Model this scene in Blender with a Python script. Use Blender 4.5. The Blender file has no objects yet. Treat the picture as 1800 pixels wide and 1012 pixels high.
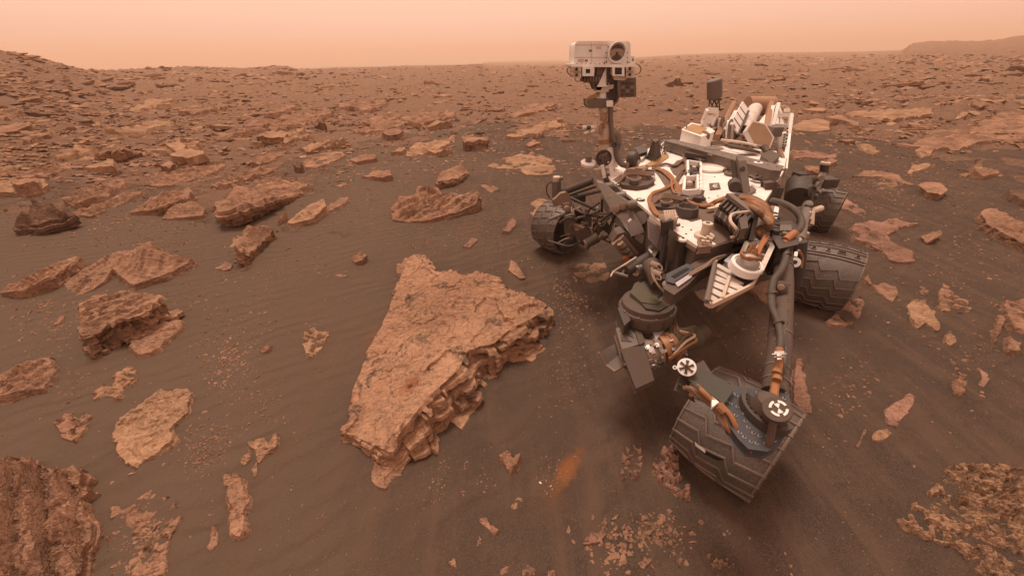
import bpy, bmesh, math, random
import numpy as np
from mathutils import Vector, Matrix

random.seed(7)
rng = np.random.default_rng(7)
SC = bpy.context.scene
COL = SC.collection
R = math.radians

# ------------------------------------------------------------------ camera
CAM_H = 1.6
F_PX = 620.0                      # focal length in pixels of the 1800 px wide photograph
PITCH = 32.7
ROLL = 1.3
cam_data = bpy.data.cameras.new("camera")
cam = bpy.data.objects.new("camera", cam_data)
COL.objects.link(cam)
cam_data.sensor_width = 36.0
cam_data.lens = 36.0 * F_PX / 1800.0
cam_data.clip_start = 0.05
cam_data.clip_end = 6000.0
CAM_M = Matrix.Rotation(R(90 - PITCH), 4, 'X') @ Matrix.Rotation(R(-ROLL), 4, 'Z')
cam.matrix_world = Matrix.Translation((0, 0, CAM_H)) @ CAM_M
SC.camera = cam

# ------------------------------------------------------------------ sky and sun
SUN_EL, SUN_AZ = 70.0, -20.0       # azimuth from +Y towards +X
world = bpy.data.worlds.new("World")
SC.world = world
world.use_nodes = True
wn, wl = world.node_tree.nodes, world.node_tree.links
wn.clear()
w_out = wn.new("ShaderNodeOutputWorld")
w_bg = wn.new("ShaderNodeBackground")
w_sky = wn.new("ShaderNodeTexSky")
w_sky.sky_type = 'NISHITA'
w_sky.sun_disc = False
w_sky.sun_elevation = R(SUN_EL)
w_sky.sun_rotation = R(SUN_AZ)
w_sky.air_density = 1.0
w_sky.dust_density = 6.0
w_sky.ozone_density = 1.0
# the dusty martian air: keep the brightness of the sky texture, give it the butterscotch hue of suspended dust
w_bw = wn.new("ShaderNodeRGBToBW")
w_flat = wn.new("ShaderNodeMath"); w_flat.operation = 'POWER'; w_flat.inputs[1].default_value = 0.06
w_tint = wn.new("ShaderNodeMix"); w_tint.data_type = 'RGBA'; w_tint.blend_type = 'MULTIPLY'
w_tint.inputs[0].default_value = 1.0
SKY_TINT = (10.2, 6.75, 5.3, 1)
w_tint.inputs[7].default_value = SKY_TINT
wl.new(w_sky.outputs[0], w_bw.inputs[0])
wl.new(w_bw.outputs[0], w_flat.inputs[0])
wl.new(w_flat.outputs[0], w_tint.inputs[6])
wl.new(w_tint.outputs[2], w_bg.inputs[0])
w_bg.inputs[1].default_value = 0.1
wl.new(w_bg.outputs[0], w_out.inputs[0])

sun_data = bpy.data.lights.new("sun", 'SUN')
sun = bpy.data.objects.new("sun", sun_data)
COL.objects.link(sun)
sun_data.energy = 3.0
sun_data.angle = R(20.0)            # dust widens the disc
sun_data.color = (1.0, 0.86, 0.72)
_sd = Vector((math.sin(R(SUN_AZ)) * math.cos(R(SUN_EL)), math.cos(R(SUN_AZ)) * math.cos(R(SUN_EL)), math.sin(R(SUN_EL))))
sun.rotation_euler = _sd.to_track_quat('Z', 'Y').to_euler()

SC.view_settings.view_transform = 'Standard'
SC.view_settings.look = 'None'
SC.view_settings.exposure = 0.0
SC.view_settings.gamma = 1.0
SC.view_settings.use_curve_mapping = False
SC.cycles.max_bounces = 6
SC.cycles.volume_bounces = 1

# ------------------------------------------------------------------ numeric noise
_perm = np.arange(512); rng.shuffle(_perm)
_gr = rng.normal(size=(512, 3)); _gr /= np.linalg.norm(_gr, axis=1)[:, None]

def perlin(x, y, z=0.0):
    x = np.asarray(x, float); y = np.asarray(y, float); z = np.asarray(z, float) + 0 * x
    xi, yi, zi = np.floor(x).astype(int), np.floor(y).astype(int), np.floor(z).astype(int)
    xf, yf, zf = x - xi, y - yi, z - zi
    fd = lambda t: t * t * t * (t * (t * 6 - 15) + 10)
    u, v, w = fd(xf), fd(yf), fd(zf)
    def g(a, b, c):
        h = _perm[(_perm[(_perm[(xi + a) & 511] + yi + b) & 511] + zi + c) & 511]
        q = _gr[h]
        return q[..., 0] * (xf - a) + q[..., 1] * (yf - b) + q[..., 2] * (zf - c)
    def lp(a, b, t): return a + (b - a) * t
    return lp(lp(lp(g(0,0,0), g(1,0,0), u), lp(g(0,1,0), g(1,1,0), u), v),
              lp(lp(g(0,0,1), g(1,0,1), u), lp(g(0,1,1), g(1,1,1), u), v), w)

def fbm(x, y, z=0.0, o=4, gain=0.5):
    s, a, t = 0.0, 1.0, 0.0
    for k in range(o):
        s = s + a * perlin(np.asarray(x) * 2 ** k + 17.3 * k, np.asarray(y) * 2 ** k - 9.1 * k, np.asarray(z) * 2 ** k)
        t += a; a *= gain
    return s / t * 1.6

def sst(a, b, x):
    t = np.clip((np.asarray(x, float) - a) / (b - a), 0, 1)
    return t * t * (3 - 2 * t)

def terrace(n, sharp=0.22):
    f = np.floor(n)
    return f + sst(0, sharp, n - f)

# ------------------------------------------------------------------ rays of the camera: pixel of the photograph -> point of the place
_m3 = np.array(CAM_M.to_3x3())
def ray(u, v):
    d = _m3 @ np.array([(u - 900) / F_PX, -(v - 506) / F_PX, -1.0])
    return d                        # depth along the optical axis is 1

# horizon of the surrounding land: (u, v) seen, distance of the crest
_HZ = [(-900, 40, 40), (-300, 66, 40), (0, 90, 40), (40, 97, 41), (75, 105, 42), (100, 113, 44), (140, 122, 48), (165, 125, 60), (230, 122, 85), (330, 117, 90),
       (400, 120, 90), (430, 121, 92), (480, 116, 95), (505, 117, 95), (525, 123, 100), (600, 124, 110), (690, 118, 110), (720, 121, 110),
       (790, 117, 110), (845, 113, 110), (852, 117, 200), (1000, 113, 420), (1060, 108, 500), (1120, 101, 520), (1200, 96, 520), (1300, 93, 520),
       (1400, 92, 520), (1500, 91, 520), (1585, 89, 420), (1603, 76, 240), (1650, 71, 230), (1720, 72, 230), (1760, 68, 230), (1800, 62, 230), (2200, 50, 230), (2900, 50, 200)]
_az, _tn, _rr = [], [], []
for (u, v, r_) in _HZ:
    d = ray(u, v)
    _az.append(math.atan2(d[0], d[1])); _tn.append(d[2] / math.hypot(d[0], d[1])); _rr.append(r_)

def land(x, y):
    """the land without its small bumps"""
    r = np.hypot(x, y) + 1e-6
    az = np.arctan2(x, y)
    T = np.interp(az, _az, _tn); RR = np.interp(az, _az, _rr)
    zr = CAM_H + T * RR
    q = r / RR
    rise = zr * np.clip((np.minimum(q, 1.0) - 0.12) / 0.88, 0, 1) ** 1.5
    return rise - np.clip(q - 1, 0, None) * 0.6 * zr * (RR < 400)

def terrain(x, y):
    x = np.asarray(x, float); y = np.asarray(y, float)
    r = np.hypot(x, y) + 1e-6
    az = np.arctan2(x, y)
    T = np.interp(az, _az, _tn); RR = np.interp(az, _az, _rr)
    zr = CAM_H + T * RR
    q = r / RR
    rise = zr * np.clip((np.minimum(q, 1.0) - 0.12) / 0.88, 0, 1) ** 1.5
    fall = np.clip(q - 1, 0, None)
    z = rise - fall * 0.6 * zr * (RR < 400)
    far = sst(7, 30, r)
    near_crest = sst(0.5, 0.9, q)
    z = z + far * (0.22 * fbm(x * .11, y * .11, 3.1, 4) + 0.10 * fbm(x * .5, y * .5, 1.7, 3)) * (1 - 0.5 * near_crest)
    z = z + 0.022 * fbm(x * .45, y * .45, 7.7, 2) * sst(1.0, 3.0, r)
    return z

def Gv(u, v, h=0.0, it=12, damp=.5):
    """points seen at pixels (u, v) that lie h above the land"""
    u = np.atleast_1d(np.asarray(u, float)); v = np.atleast_1d(np.asarray(v, float))
    d = np.stack([(u - 900) / F_PX, -(v - 506) / F_PX, -np.ones_like(u)], 1) @ _m3.T
    d[:, 2] = np.minimum(d[:, 2], -.004)
    z = np.zeros_like(u)
    for _ in range(it):
        t = (CAM_H - z - h) / -d[:, 2]
        p = np.array([0, 0, CAM_H]) + d * t[:, None]
        z = (1 - damp) * z + damp * terrain(p[:, 0], p[:, 1])
    return p

def Gm(u, v):
    """points of the land seen at pixels, found by walking along the rays"""
    u = np.atleast_1d(np.asarray(u, float)); v = np.atleast_1d(np.asarray(v, float))
    d = np.stack([(u - 900) / F_PX, -(v - 506) / F_PX, -np.ones_like(u)], 1) @ _m3.T
    t_hit = np.full(len(u), np.inf); prev = np.full(len(u), 2.0)
    for t in np.geomspace(2.0, 420, 200):
        z = land(d[:, 0] * t, d[:, 1] * t)
        hit = (CAM_H + d[:, 2] * t < z) & ~np.isfinite(t_hit)
        t_hit[hit] = t
    t = np.where(np.isfinite(t_hit), t_hit, 500) * .987
    p = np.array([0, 0, CAM_H]) + d * t[:, None]
    return p

def G(u, v, h=0.0):
    return Gv(u, v, h)[0]

def Z(u, v, z):
    """point seen at pixel (u, v) at absolute height z"""
    d = ray(u, v)
    t = (CAM_H - z) / -d[2]
    return Vector(np.array([0, 0, CAM_H]) + d * t)

def D(u, v, t):
    """point seen at pixel (u, v) at depth t"""
    return Vector(np.array([0, 0, CAM_H]) + ray(u, v) * t)

# ------------------------------------------------------------------ object helpers
def new_obj(name, verts, faces, mat, parent=None, smooth=False, origin=None):
    me = bpy.data.meshes.new(name)
    V = np.asarray(verts, float)
    if origin is not None: V = V - np.asarray(origin, float)
    F = np.asarray(faces) if not isinstance(faces, np.ndarray) and len({len(f) for f in faces}) == 1 else faces
    if isinstance(F, np.ndarray):
        n, k = F.shape
        me.vertices.add(len(V)); me.vertices.foreach_set("co", V.astype(np.float32).ravel())
        me.loops.add(n * k); me.loops.foreach_set("vertex_index", F.astype(np.int32).ravel())
        me.polygons.add(n); me.polygons.foreach_set("loop_start", (np.arange(n) * k).astype(np.int32))
        me.update(calc_edges=True); me.validate()
    else:
        me.from_pydata([tuple(p) for p in V], [], [tuple(f) for f in F]); me.update()
    me.polygons.foreach_set("use_smooth", np.full(len(me.polygons), bool(smooth)))
    if mat is not None: me.materials.append(mat)
    o = bpy.data.objects.new(name, me)
    COL.objects.link(o)
    if origin is not None: o.location = origin
    if parent is not None: o.parent = parent
    return o

def tag(o, label=None, cat=None, group=None, kind=None):
    if label: o["label"] = label
    if cat: o["category"] = cat
    if group: o["group"] = group
    if kind: o["kind"] = kind
    return o

# ------------------------------------------------------------------ materials
class NT:
    def __init__(s, name):
        s.m = bpy.data.materials.new(name); s.m.use_nodes = True
        s.n, s.l = s.m.node_tree.nodes, s.m.node_tree.links
        s.b = s.n["Principled BSDF"]
    def node(s, t, **k):
        x = s.n.new(t)
        for a, b in k.items():
            if a[0] == 'i' and a[1:].isdigit(): x.inputs[int(a[1:])].default_value = b
            else: setattr(x, a, b)
        return x
    def link(s, a, b): s.l.new(a, b)
    def noise(s, vec, scale, detail=4, rough=.55, dist=0.0):
        x = s.node("ShaderNodeTexNoise"); s.link(vec, x.inputs["Vector"])
        x.inputs["Scale"].default_value = scale; x.inputs["Detail"].default_value = detail
        x.inputs["Roughness"].default_value = rough; x.inputs["Distortion"].default_value = dist
        return x.outputs[0]
    def ramp(s, fac, stops, interp='LINEAR'):
        x = s.node("ShaderNodeValToRGB"); s.link(fac, x.inputs[0]); e = x.color_ramp.elements
        x.color_ramp.interpolation = interp
        while len(e) < len(stops): e.new(0.5)
        for k, (p, c) in enumerate(stops):
            e[k].position = p
            e[k].color = (c, c, c, 1) if not hasattr(c, '__len__') else (*c, 1)
        return x.outputs[0]
    def mix(s, fac, a, b, blend='MIX'):
        x = s.node("ShaderNodeMix"); x.data_type = 'RGBA'; x.blend_type = blend
        for sock, val in ((x.inputs[0], fac), (x.inputs[6], a), (x.inputs[7], b)):
            if hasattr(val, 'links'): s.link(val, sock)
            elif hasattr(val, '__len__'): sock.default_value = (*val, 1)
            else: sock.default_value = val
        return x.outputs[2]
    def math(s, op, a, b=0.0):
        x = s.node("ShaderNodeMath"); x.operation = op
        for sock, val in ((x.inputs[0], a), (x.inputs[1], b)):
            if hasattr(val, 'links'): s.link(val, sock)
            else: sock.default_value = val
        return x.outputs[0]
    def bump(s, h, strength, dist, prev=None):
        x = s.node("ShaderNodeBump"); s.link(h, x.inputs["Height"])
        x.inputs["Strength"].default_value = strength; x.inputs["Distance"].default_value = dist
        if prev is not None: s.link(prev, x.inputs["Normal"])
        return x.outputs[0]
    def pos(s): return s.node("ShaderNodeNewGeometry").outputs["Position"]
    def set(s, color=None, rough=None, metal=None, normal=None, spec=None):
        for key, val in (("Base Color", color), ("Roughness", rough), ("Metallic", metal), ("Normal", normal), ("Specular IOR Level", spec)):
            if val is None: continue
            if hasattr(val, 'links'): s.link(val, s.b.inputs[key])
            elif key == "Base Color": s.b.inputs[key].default_value = (*val, 1)
            else: s.b.inputs[key].default_value = val
        return s.m

SAND = (0.083, 0.050, 0.036)
ROCK_A, ROCK_B = (0.39, 0.222, 0.142), (0.285, 0.155, 0.098)

def mapped(t, vec, scale, rot=(0, 0, 0)):
    m = t.node("ShaderNodeMapping"); t.link(vec, m.inputs[0])
    m.inputs["Scale"].default_value = scale; m.inputs["Rotation"].default_value = rot
    return m.outputs[0]

def rock_material(name, a, b, pits=0.0, sandy=0.35):
    t = NT(name); p = t.pos()
    n1 = t.noise(p, 2.3, 5, .6); n2 = t.noise(p, 38, 5, .65); n3 = t.noise(p, 160, 3, .6)
    c = t.mix(t.ramp(n1, [(.38, 0.0), (.62, 1.0)]), b, a)
    c = t.mix(t.math('MULTIPLY', t.ramp(n2, [(.45, 0.0), (.62, 1.0)]), 0.45), c, tuple(v * .70 for v in b))
    c = t.mix(t.math('MULTIPLY', t.ramp(n3, [(.55, 0.0), (.75, 1.0)]), 0.35), c, tuple(min(1, v * 1.25) for v in a))
    if pits:
        n4 = t.noise(p, 5.5, 6, .75, .6)
        c = t.mix(t.math('MULTIPLY', t.math('MULTIPLY', t.ramp(n4, [(.54, 0.0), (.60, 1.0)]), t.ramp(n2, [(.40, 0.3), (.52, 1.0)])), pits), c, (0.085, 0.062, 0.050))
    if pits:                         # rust-red halo brushed round the small drilled hole
        q_ = G(720, 676, .17)
        dv_ = t.node("ShaderNodeVectorMath"); dv_.operation = 'DISTANCE'; t.link(p, dv_.inputs[0]); dv_.inputs[1].default_value = tuple(q_)
        hd = t.math('ADD', dv_.outputs["Value"], t.math('MULTIPLY', t.math('SUBTRACT', n2, .5), .03))
        c = t.mix(t.math('MULTIPLY', t.ramp(hd, [(.012, 1.0), (.085, 0.0)]), .85), c, (0.25, 0.080, 0.036))
        c = t.mix(t.ramp(dv_.outputs["Value"], [(.009, 1.0), (.014, 0.0)]), c, (0.05, 0.022, 0.014))  # the hole's dark inside is put into the colour, over a shallow dimple
    # sand caught on level spots
    n5 = t.noise(p, 9, 5, .7)
    c = t.mix(t.math('MULTIPLY', t.ramp(n5, [(.52, 0.0), (.62, 1.0)]), sandy), c, SAND)
    # flakes: stepped noise, grains
    fl = t.ramp(t.noise(p, 26, 6, .62, .4), [(.0, 0.0), (.40, .12), (.43, .35), (.50, .4), (.525, .65), (.58, .7), (.60, 1.0)])
    # fine bedding: thin parallel laminae that break and wander
    wob = t.node("ShaderNodeVectorMath"); wob.operation = 'ADD'
    wv = t.node("ShaderNodeTexNoise"); t.link(p, wv.inputs["Vector"]); wv.inputs["Scale"].default_value = 2.2; wv.inputs["Detail"].default_value = 3
    sc_ = t.node("ShaderNodeVectorMath"); sc_.operation = 'SCALE'; t.link(wv.outputs["Color"], sc_.inputs[0]); sc_.inputs["Scale"].default_value = .22
    t.link(p, wob.inputs[0]); t.link(sc_.outputs[0], wob.inputs[1])
    lam = t.noise(mapped(t, wob.outputs[0], (3.5, 46, 60), (0, 0, R(-32))), 1.0, 4, .6, .2)
    lamr = t.ramp(lam, [(.40, 0.0), (.50, .55), (.62, 1.0)])
    where = t.ramp(t.noise(p, 3.1, 3, .5), [(.38, .15), (.58, 1.0)])
    c = t.mix(t.math('MULTIPLY', t.math('MULTIPLY', t.ramp(lam, [(.36, 1.0), (.47, 0.0)]), where), .5), c, tuple(v * .45 for v in b))
    nb = t.bump(t.math('MULTIPLY', lamr, where), .9, .014 if not pits else .006)
    nb = t.bump(fl, .8, .010, nb)
    nb = t.bump(n3, .5, .004, nb)
    return t.set(c, .95, 0, nb, .15)

M = {}
M['rock'] = rock_material("rock_plate", ROCK_A, ROCK_B, 0.0, .25)
M['rock_pitted'] = rock_material("rock_pitted", (0.43, 0.245, 0.152), (0.335, 0.183, 0.112), .8, .2)
M['rock_dark'] = rock_material("rock_dark", (0.215, 0.122, 0.080), (0.155, 0.085, 0.058), 0, .25)
M['rock_pale'] = rock_material("rock_pale", (0.44, 0.262, 0.160), (0.35, 0.20, 0.122), 0, .2)
M['rock_pink'] = rock_material("rock_pink", (0.37, 0.205, 0.142), (0.28, 0.152, 0.106), 0, .2)

def ground_material():
    t = NT("martian_ground"); p = t.pos()
    at = t.node("ShaderNodeAttribute"); at.attribute_name = "rocky"
    rocky = at.outputs["Fac"]
    big = t.noise(p, .55, 4, .6); med = t.noise(p, 3.2, 5, .6); fine = t.noise(p, 240, 3, .6); grit = t.noise(p, 60, 5, .7)
    c = t.mix(t.ramp(big, [(.35, 0.0), (.65, 1.0)]), (0.054, 0.037, 0.029), (0.072, 0.047, 0.035))
    c = t.mix(t.math('MULTIPLY', t.ramp(med, [(.45, 0.0), (.70, 1.0)]), .5), c, (0.118, 0.074, 0.051))
    c = t.mix(t.math('MULTIPLY', t.ramp(fine, [(.48, 0.0), (.66, 1.0)]), .55), c, (0.165, 0.108, 0.076))
    c = t.mix(t.math('MULTIPLY', t.ramp(t.noise(p, 120, 4, .7), [(.30, 1.0), (.46, 0.0)]), .45), c, (0.048, 0.032, 0.024))
    c = t.mix(t.math('MULTIPLY', t.ramp(t.noise(p, 30, 6, .75), [(.52, 0.0), (.68, 1.0)]), .35), c, (0.135, 0.080, 0.053))
    sepx = t.node('ShaderNodeSeparateXYZ'); t.link(p, sepx.inputs[0])
    west = t.ramp(t.math('ADD', t.math('MULTIPLY', sepx.outputs[0], -.28), t.math('ADD', .25, t.math('MULTIPLY', t.math('SUBTRACT', big, .5), .6))), [(.1, 0.0), (.75, 1.0)])
    c = t.mix(t.math('MULTIPLY', west, .85), c, (0.120, 0.080, 0.056))
    # wind streaks
    w = t.noise(mapped(t, p, (9, 1.3, 1), (0, 0, R(-24))), 1.0, 4, .55, .5)
    c = t.mix(t.math('MULTIPLY', t.ramp(w, [(.48, 0.0), (.64, 1.0)]), .55), c, (0.118, 0.073, 0.050))
    # orange dust dropped in front of the wheel, and a fainter one left of the slab
    def smear(u0, v0, u1, v1, wid):
        a_, b_ = G(u0, v0), G(u1, v1)
        dx = b_ - a_; L = np.hypot(dx[0], dx[1]); ang = math.atan2(dx[1], dx[0])
        sub = t.node("ShaderNodeVectorMath"); sub.operation = 'SUBTRACT'; t.link(p, sub.inputs[0]); sub.inputs[1].default_value = tuple((a_ + b_) / 2)
        m = t.node("ShaderNodeMapping"); m.vector_type = 'TEXTURE'; t.link(sub.outputs[0], m.inputs[0])
        m.inputs["Rotation"].default_value = (0, 0, ang); m.inputs["Scale"].default_value = (L * .5, wid, 1)
        ln = t.node("ShaderNodeVectorMath"); ln.operation = 'LENGTH'
        sx = t.node("ShaderNodeVectorMath"); sx.operation = 'MULTIPLY'; t.link(m.outputs[0], sx.inputs[0]); sx.inputs[1].default_value = (1, 1, 0)
        t.link(sx.outputs[0], ln.inputs[0])
        d = t.math('ADD', ln.outputs["Value"], t.math('MULTIPLY', t.math('SUBTRACT', t.noise(p, 16, 8, .78), .5), 1.7))
        return t.ramp(d, [(.10, 1.0), (1.0, 0.0)], 'EASE')
    c = t.mix(t.math('MULTIPLY', smear(966, 878, 1026, 778, .060), .72), c, (0.25, 0.092, 0.034))
    c = t.mix(t.math('MULTIPLY', smear(640, 640, 672, 560, .10), .5), c, (0.16, 0.070, 0.036))
    c = t.mix(t.math('MULTIPLY', smear(930, 905, 1010, 840, .10), .35), c, (0.14, 0.066, 0.034))
    # rubbly bedrock
    rk = t.mix(t.ramp(grit, [(.42, 0.0), (.62, 1.0)]), (0.195, 0.116, 0.078), (0.35, 0.20, 0.130))
    lam = t.noise(mapped(t, p, (1.6, 13, 20), (0, 0, R(-32))), 1.0, 5, .65, .6)
    rk = t.mix(t.math('MULTIPLY', t.ramp(lam, [(.34, 1.0), (.47, 0.0)]), .5), rk, (0.11, 0.062, 0.042))
    edge = t.math('ADD', rocky, t.math('MULTIPLY', t.math('SUBTRACT', t.noise(p, 11, 6, .75), .5), t.ramp(rocky, [(0.0, 0.0), (.25, .9)])))
    c = t.mix(t.math('MULTIPLY', t.ramp(edge, [(.36, 0.0), (.80, 1.0)]), .9), c, rk)
    # relief: ripples, grains, rubble
    rp = t.node("ShaderNodeTexWave"); t.link(mapped(t, p, (1, 1, 1), (0, 0, R(62))), rp.inputs["Vector"])
    rp.inputs["Scale"].default_value = 2.6; rp.inputs["Distortion"].default_value = 7; rp.inputs["Detail"].default_value = 3; rp.inputs["Detail Scale"].default_value = .9
    rm = t.math('MULTIPLY', rp.outputs["Fac"], t.ramp(med, [(.40, 0.0), (.62, 1.0)]))
    nb = t.bump(rm, .7, .018)
    nb = t.bump(w, .4, .03, nb)
    nb = t.bump(fine, .7, .004, nb)
    nb = t.bump(grit, .35, .010, nb)
    rub = t.math('MULTIPLY', t.ramp(grit, [(.40, 0.0), (.52, .5), (.60, 1.0)]), t.ramp(edge, [(.38, 0.0), (.6, 1.0)]))
    nb = t.bump(rub, .7, .010, nb)
    nb = t.bump(t.math('MULTIPLY', lam, t.ramp(edge, [(.38, 0.0), (.6, 1.0)])), .6, .020, nb)
    return t.set(c, .97, 0, nb, .1)

# ================================================================== the land
def build_ground():
    rad = np.concatenate([np.geomspace(.35, 12, 250), np.geomspace(12, 130, 230)[1:], np.geomspace(130, 2500, 70)[1:]])
    az = np.concatenate([np.linspace(-R(66), R(66), 620), np.linspace(R(66), R(294), 60)[1:-1]])
    nr, na = len(rad), len(az)
    RR, AA = np.meshgrid(rad, az, indexing='ij')
    x, y = RR * np.sin(AA), RR * np.cos(AA)
    z = terrain(x, y)
    # how much broken bedrock shows: little near, much on the slopes further out
    n = fbm(x * .33 + 4, y * .33, 2.2, 5, .6)
    s = fbm(x * 1.7, y * 1.7, 9.2, 4, .6)
    left = sst(-.1, -.7, AA)
    amount = -.38 + .80 * sst(4, 18, RR) + .40 * left * sst(3.0, 6.5, RR)
    rocky = sst(-.18, .25, n * .8 + s * .45 + amount)
    # ledges: thin tilted beds that break the surface, trending to the upper right
    q = (x * .62 - y * .78)
    ledge = terrace((q * 1.1 + fbm(x * .6, y * .6, 4.4, 3) * 1.2), .25) - (q * 1.1 + fbm(x * .6, y * .6, 4.4, 3) * 1.2) - .5
    rocky = rocky * sst(2.9, 5.5, RR)
    hgt = np.interp(RR, [2, 6, 20, 60, 150], [.010, .06, .20, .40, .6])
    z = z + rocky * hgt * (.7 * ledge + .8 * fbm(x * 1.9, y * 2.4, 6.1, 4, .62)) * sst(2.2, 5, RR)
    # mesa flank gullies and the outcrop along the crest of the left hill
    z = z + .35 * sst(25, 36, RR) * (1 - sst(46, 60, RR)) * sst(-.50, -.62, AA) * np.abs(fbm(x * .7, y * .7, 1.2, 4, .6)) * sst(-.1, .3, fbm(x * .2, y * .2, 8.8, 2) + .15)
    z = np.where(RR > 480, np.minimum(z, terrain(x, y)), z)
    idx = np.arange(nr * na).reshape(nr, na)
    a = idx[:-1, :]; b = idx[1:, :]
    F = np.stack([a, np.roll(a, -1, 1), np.roll(b, -1, 1), b], -1).reshape(-1, 4)[:, ::-1]
    V = np.stack([x, y, z], -1).reshape(-1, 3)
    V = np.vstack([V, [[0, 0, float(terrain(0.0, .3))]]])
    o = new_obj("ground", V, F, ground_material(), smooth=True)
    me = o.data
    cap = len(V) - 1
    bm = bmesh.new(); bm.from_mesh(me); bm.verts.ensure_lookup_table()
    for k in range(na):
        bm.faces.new((bm.verts[cap], bm.verts[int(idx[0, (k + 1) % na])], bm.verts[int(idx[0, k])])).smooth = True
    bm.normal_update(); bm.to_mesh(me); bm.free()
    at = me.attributes.new("rocky", 'FLOAT', 'POINT')
    at.data.foreach_set("value", np.append(rocky.ravel(), 0).astype(np.float32))
    tag(o, "brown windblown martian sand and broken bedrock reaching the horizon", kind='structure')
    return o
ground = build_ground()

def build_haze():
    s, top, bot = 1500, 42.0, -30.0
    v = [(x, y, z) for z in (bot, top) for y in (-s, s) for x in (-s, s)]
    f = [(0, 2, 3, 1), (4, 5, 7, 6), (0, 1, 5, 4), (2, 6, 7, 3), (0, 4, 6, 2), (1, 3, 7, 5)]
    m = bpy.data.materials.new("dusty_air"); m.use_nodes = True
    n = m.node_tree.nodes; n.clear()
    out = n.new("ShaderNodeOutputMaterial"); pv = n.new("ShaderNodeVolumePrincipled")
    pv.inputs["Density"].default_value = 0.0017
    pv.inputs["Color"].default_value = (0.93, 0.70, 0.54, 1)
    pv.inputs["Anisotropy"].default_value = 0.2
    m.node_tree.links.new(pv.outputs[0], out.inputs["Volume"])
    o = new_obj("haze", v, f, m)
    tag(o, "thin orange dust hanging in the air over the plain", kind='stuff')
build_haze()

# ================================================================== rocks
from mathutils.geometry import delaunay_2d_cdt
def flakes(x, y, sd):
    """plates: every cell of a loose net sits at its own height and tilt"""
    xi, yi = np.floor(x).astype(int), np.floor(y).astype(int)
    best = np.full(x.shape, 1e9); val = np.zeros(x.shape)
    s_ = int(sd * 7) & 511
    for dx in (-1, 0, 1):
        for dy in (-1, 0, 1):
            h = _perm[(_perm[(xi + dx + s_) & 511] + yi + dy) & 511]
            cx, cy = xi + dx + .5 + .9 * (h / 512 - .5), yi + dy + .5 + .9 * (_perm[(h + 77) & 511] / 512 - .5)
            d = (x - cx) ** 2 + (y - cy) ** 2
            hv = _perm[(h + 191) & 511] / 256 - 1
            tx, ty = _perm[(h + 303) & 511] / 256 - 1, _perm[(h + 411) & 511] / 256 - 1
            v = .75 * hv + .55 * (tx * (x - cx) + ty * (y - cy))
            m = d < best
            best = np.where(m, d, best); val = np.where(m, v, val)
    return val

def resample(P, n):
    Q = np.vstack([P, P[:1]])
    L = np.concatenate([[0], np.cumsum(np.linalg.norm(np.diff(Q[:, :2], axis=0), axis=1))])
    s = np.linspace(0, L[-1], n, endpoint=False)
    return np.stack([np.interp(s, L, Q[:, k]) for k in range(Q.shape[1])], 1), L[-1]

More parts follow.
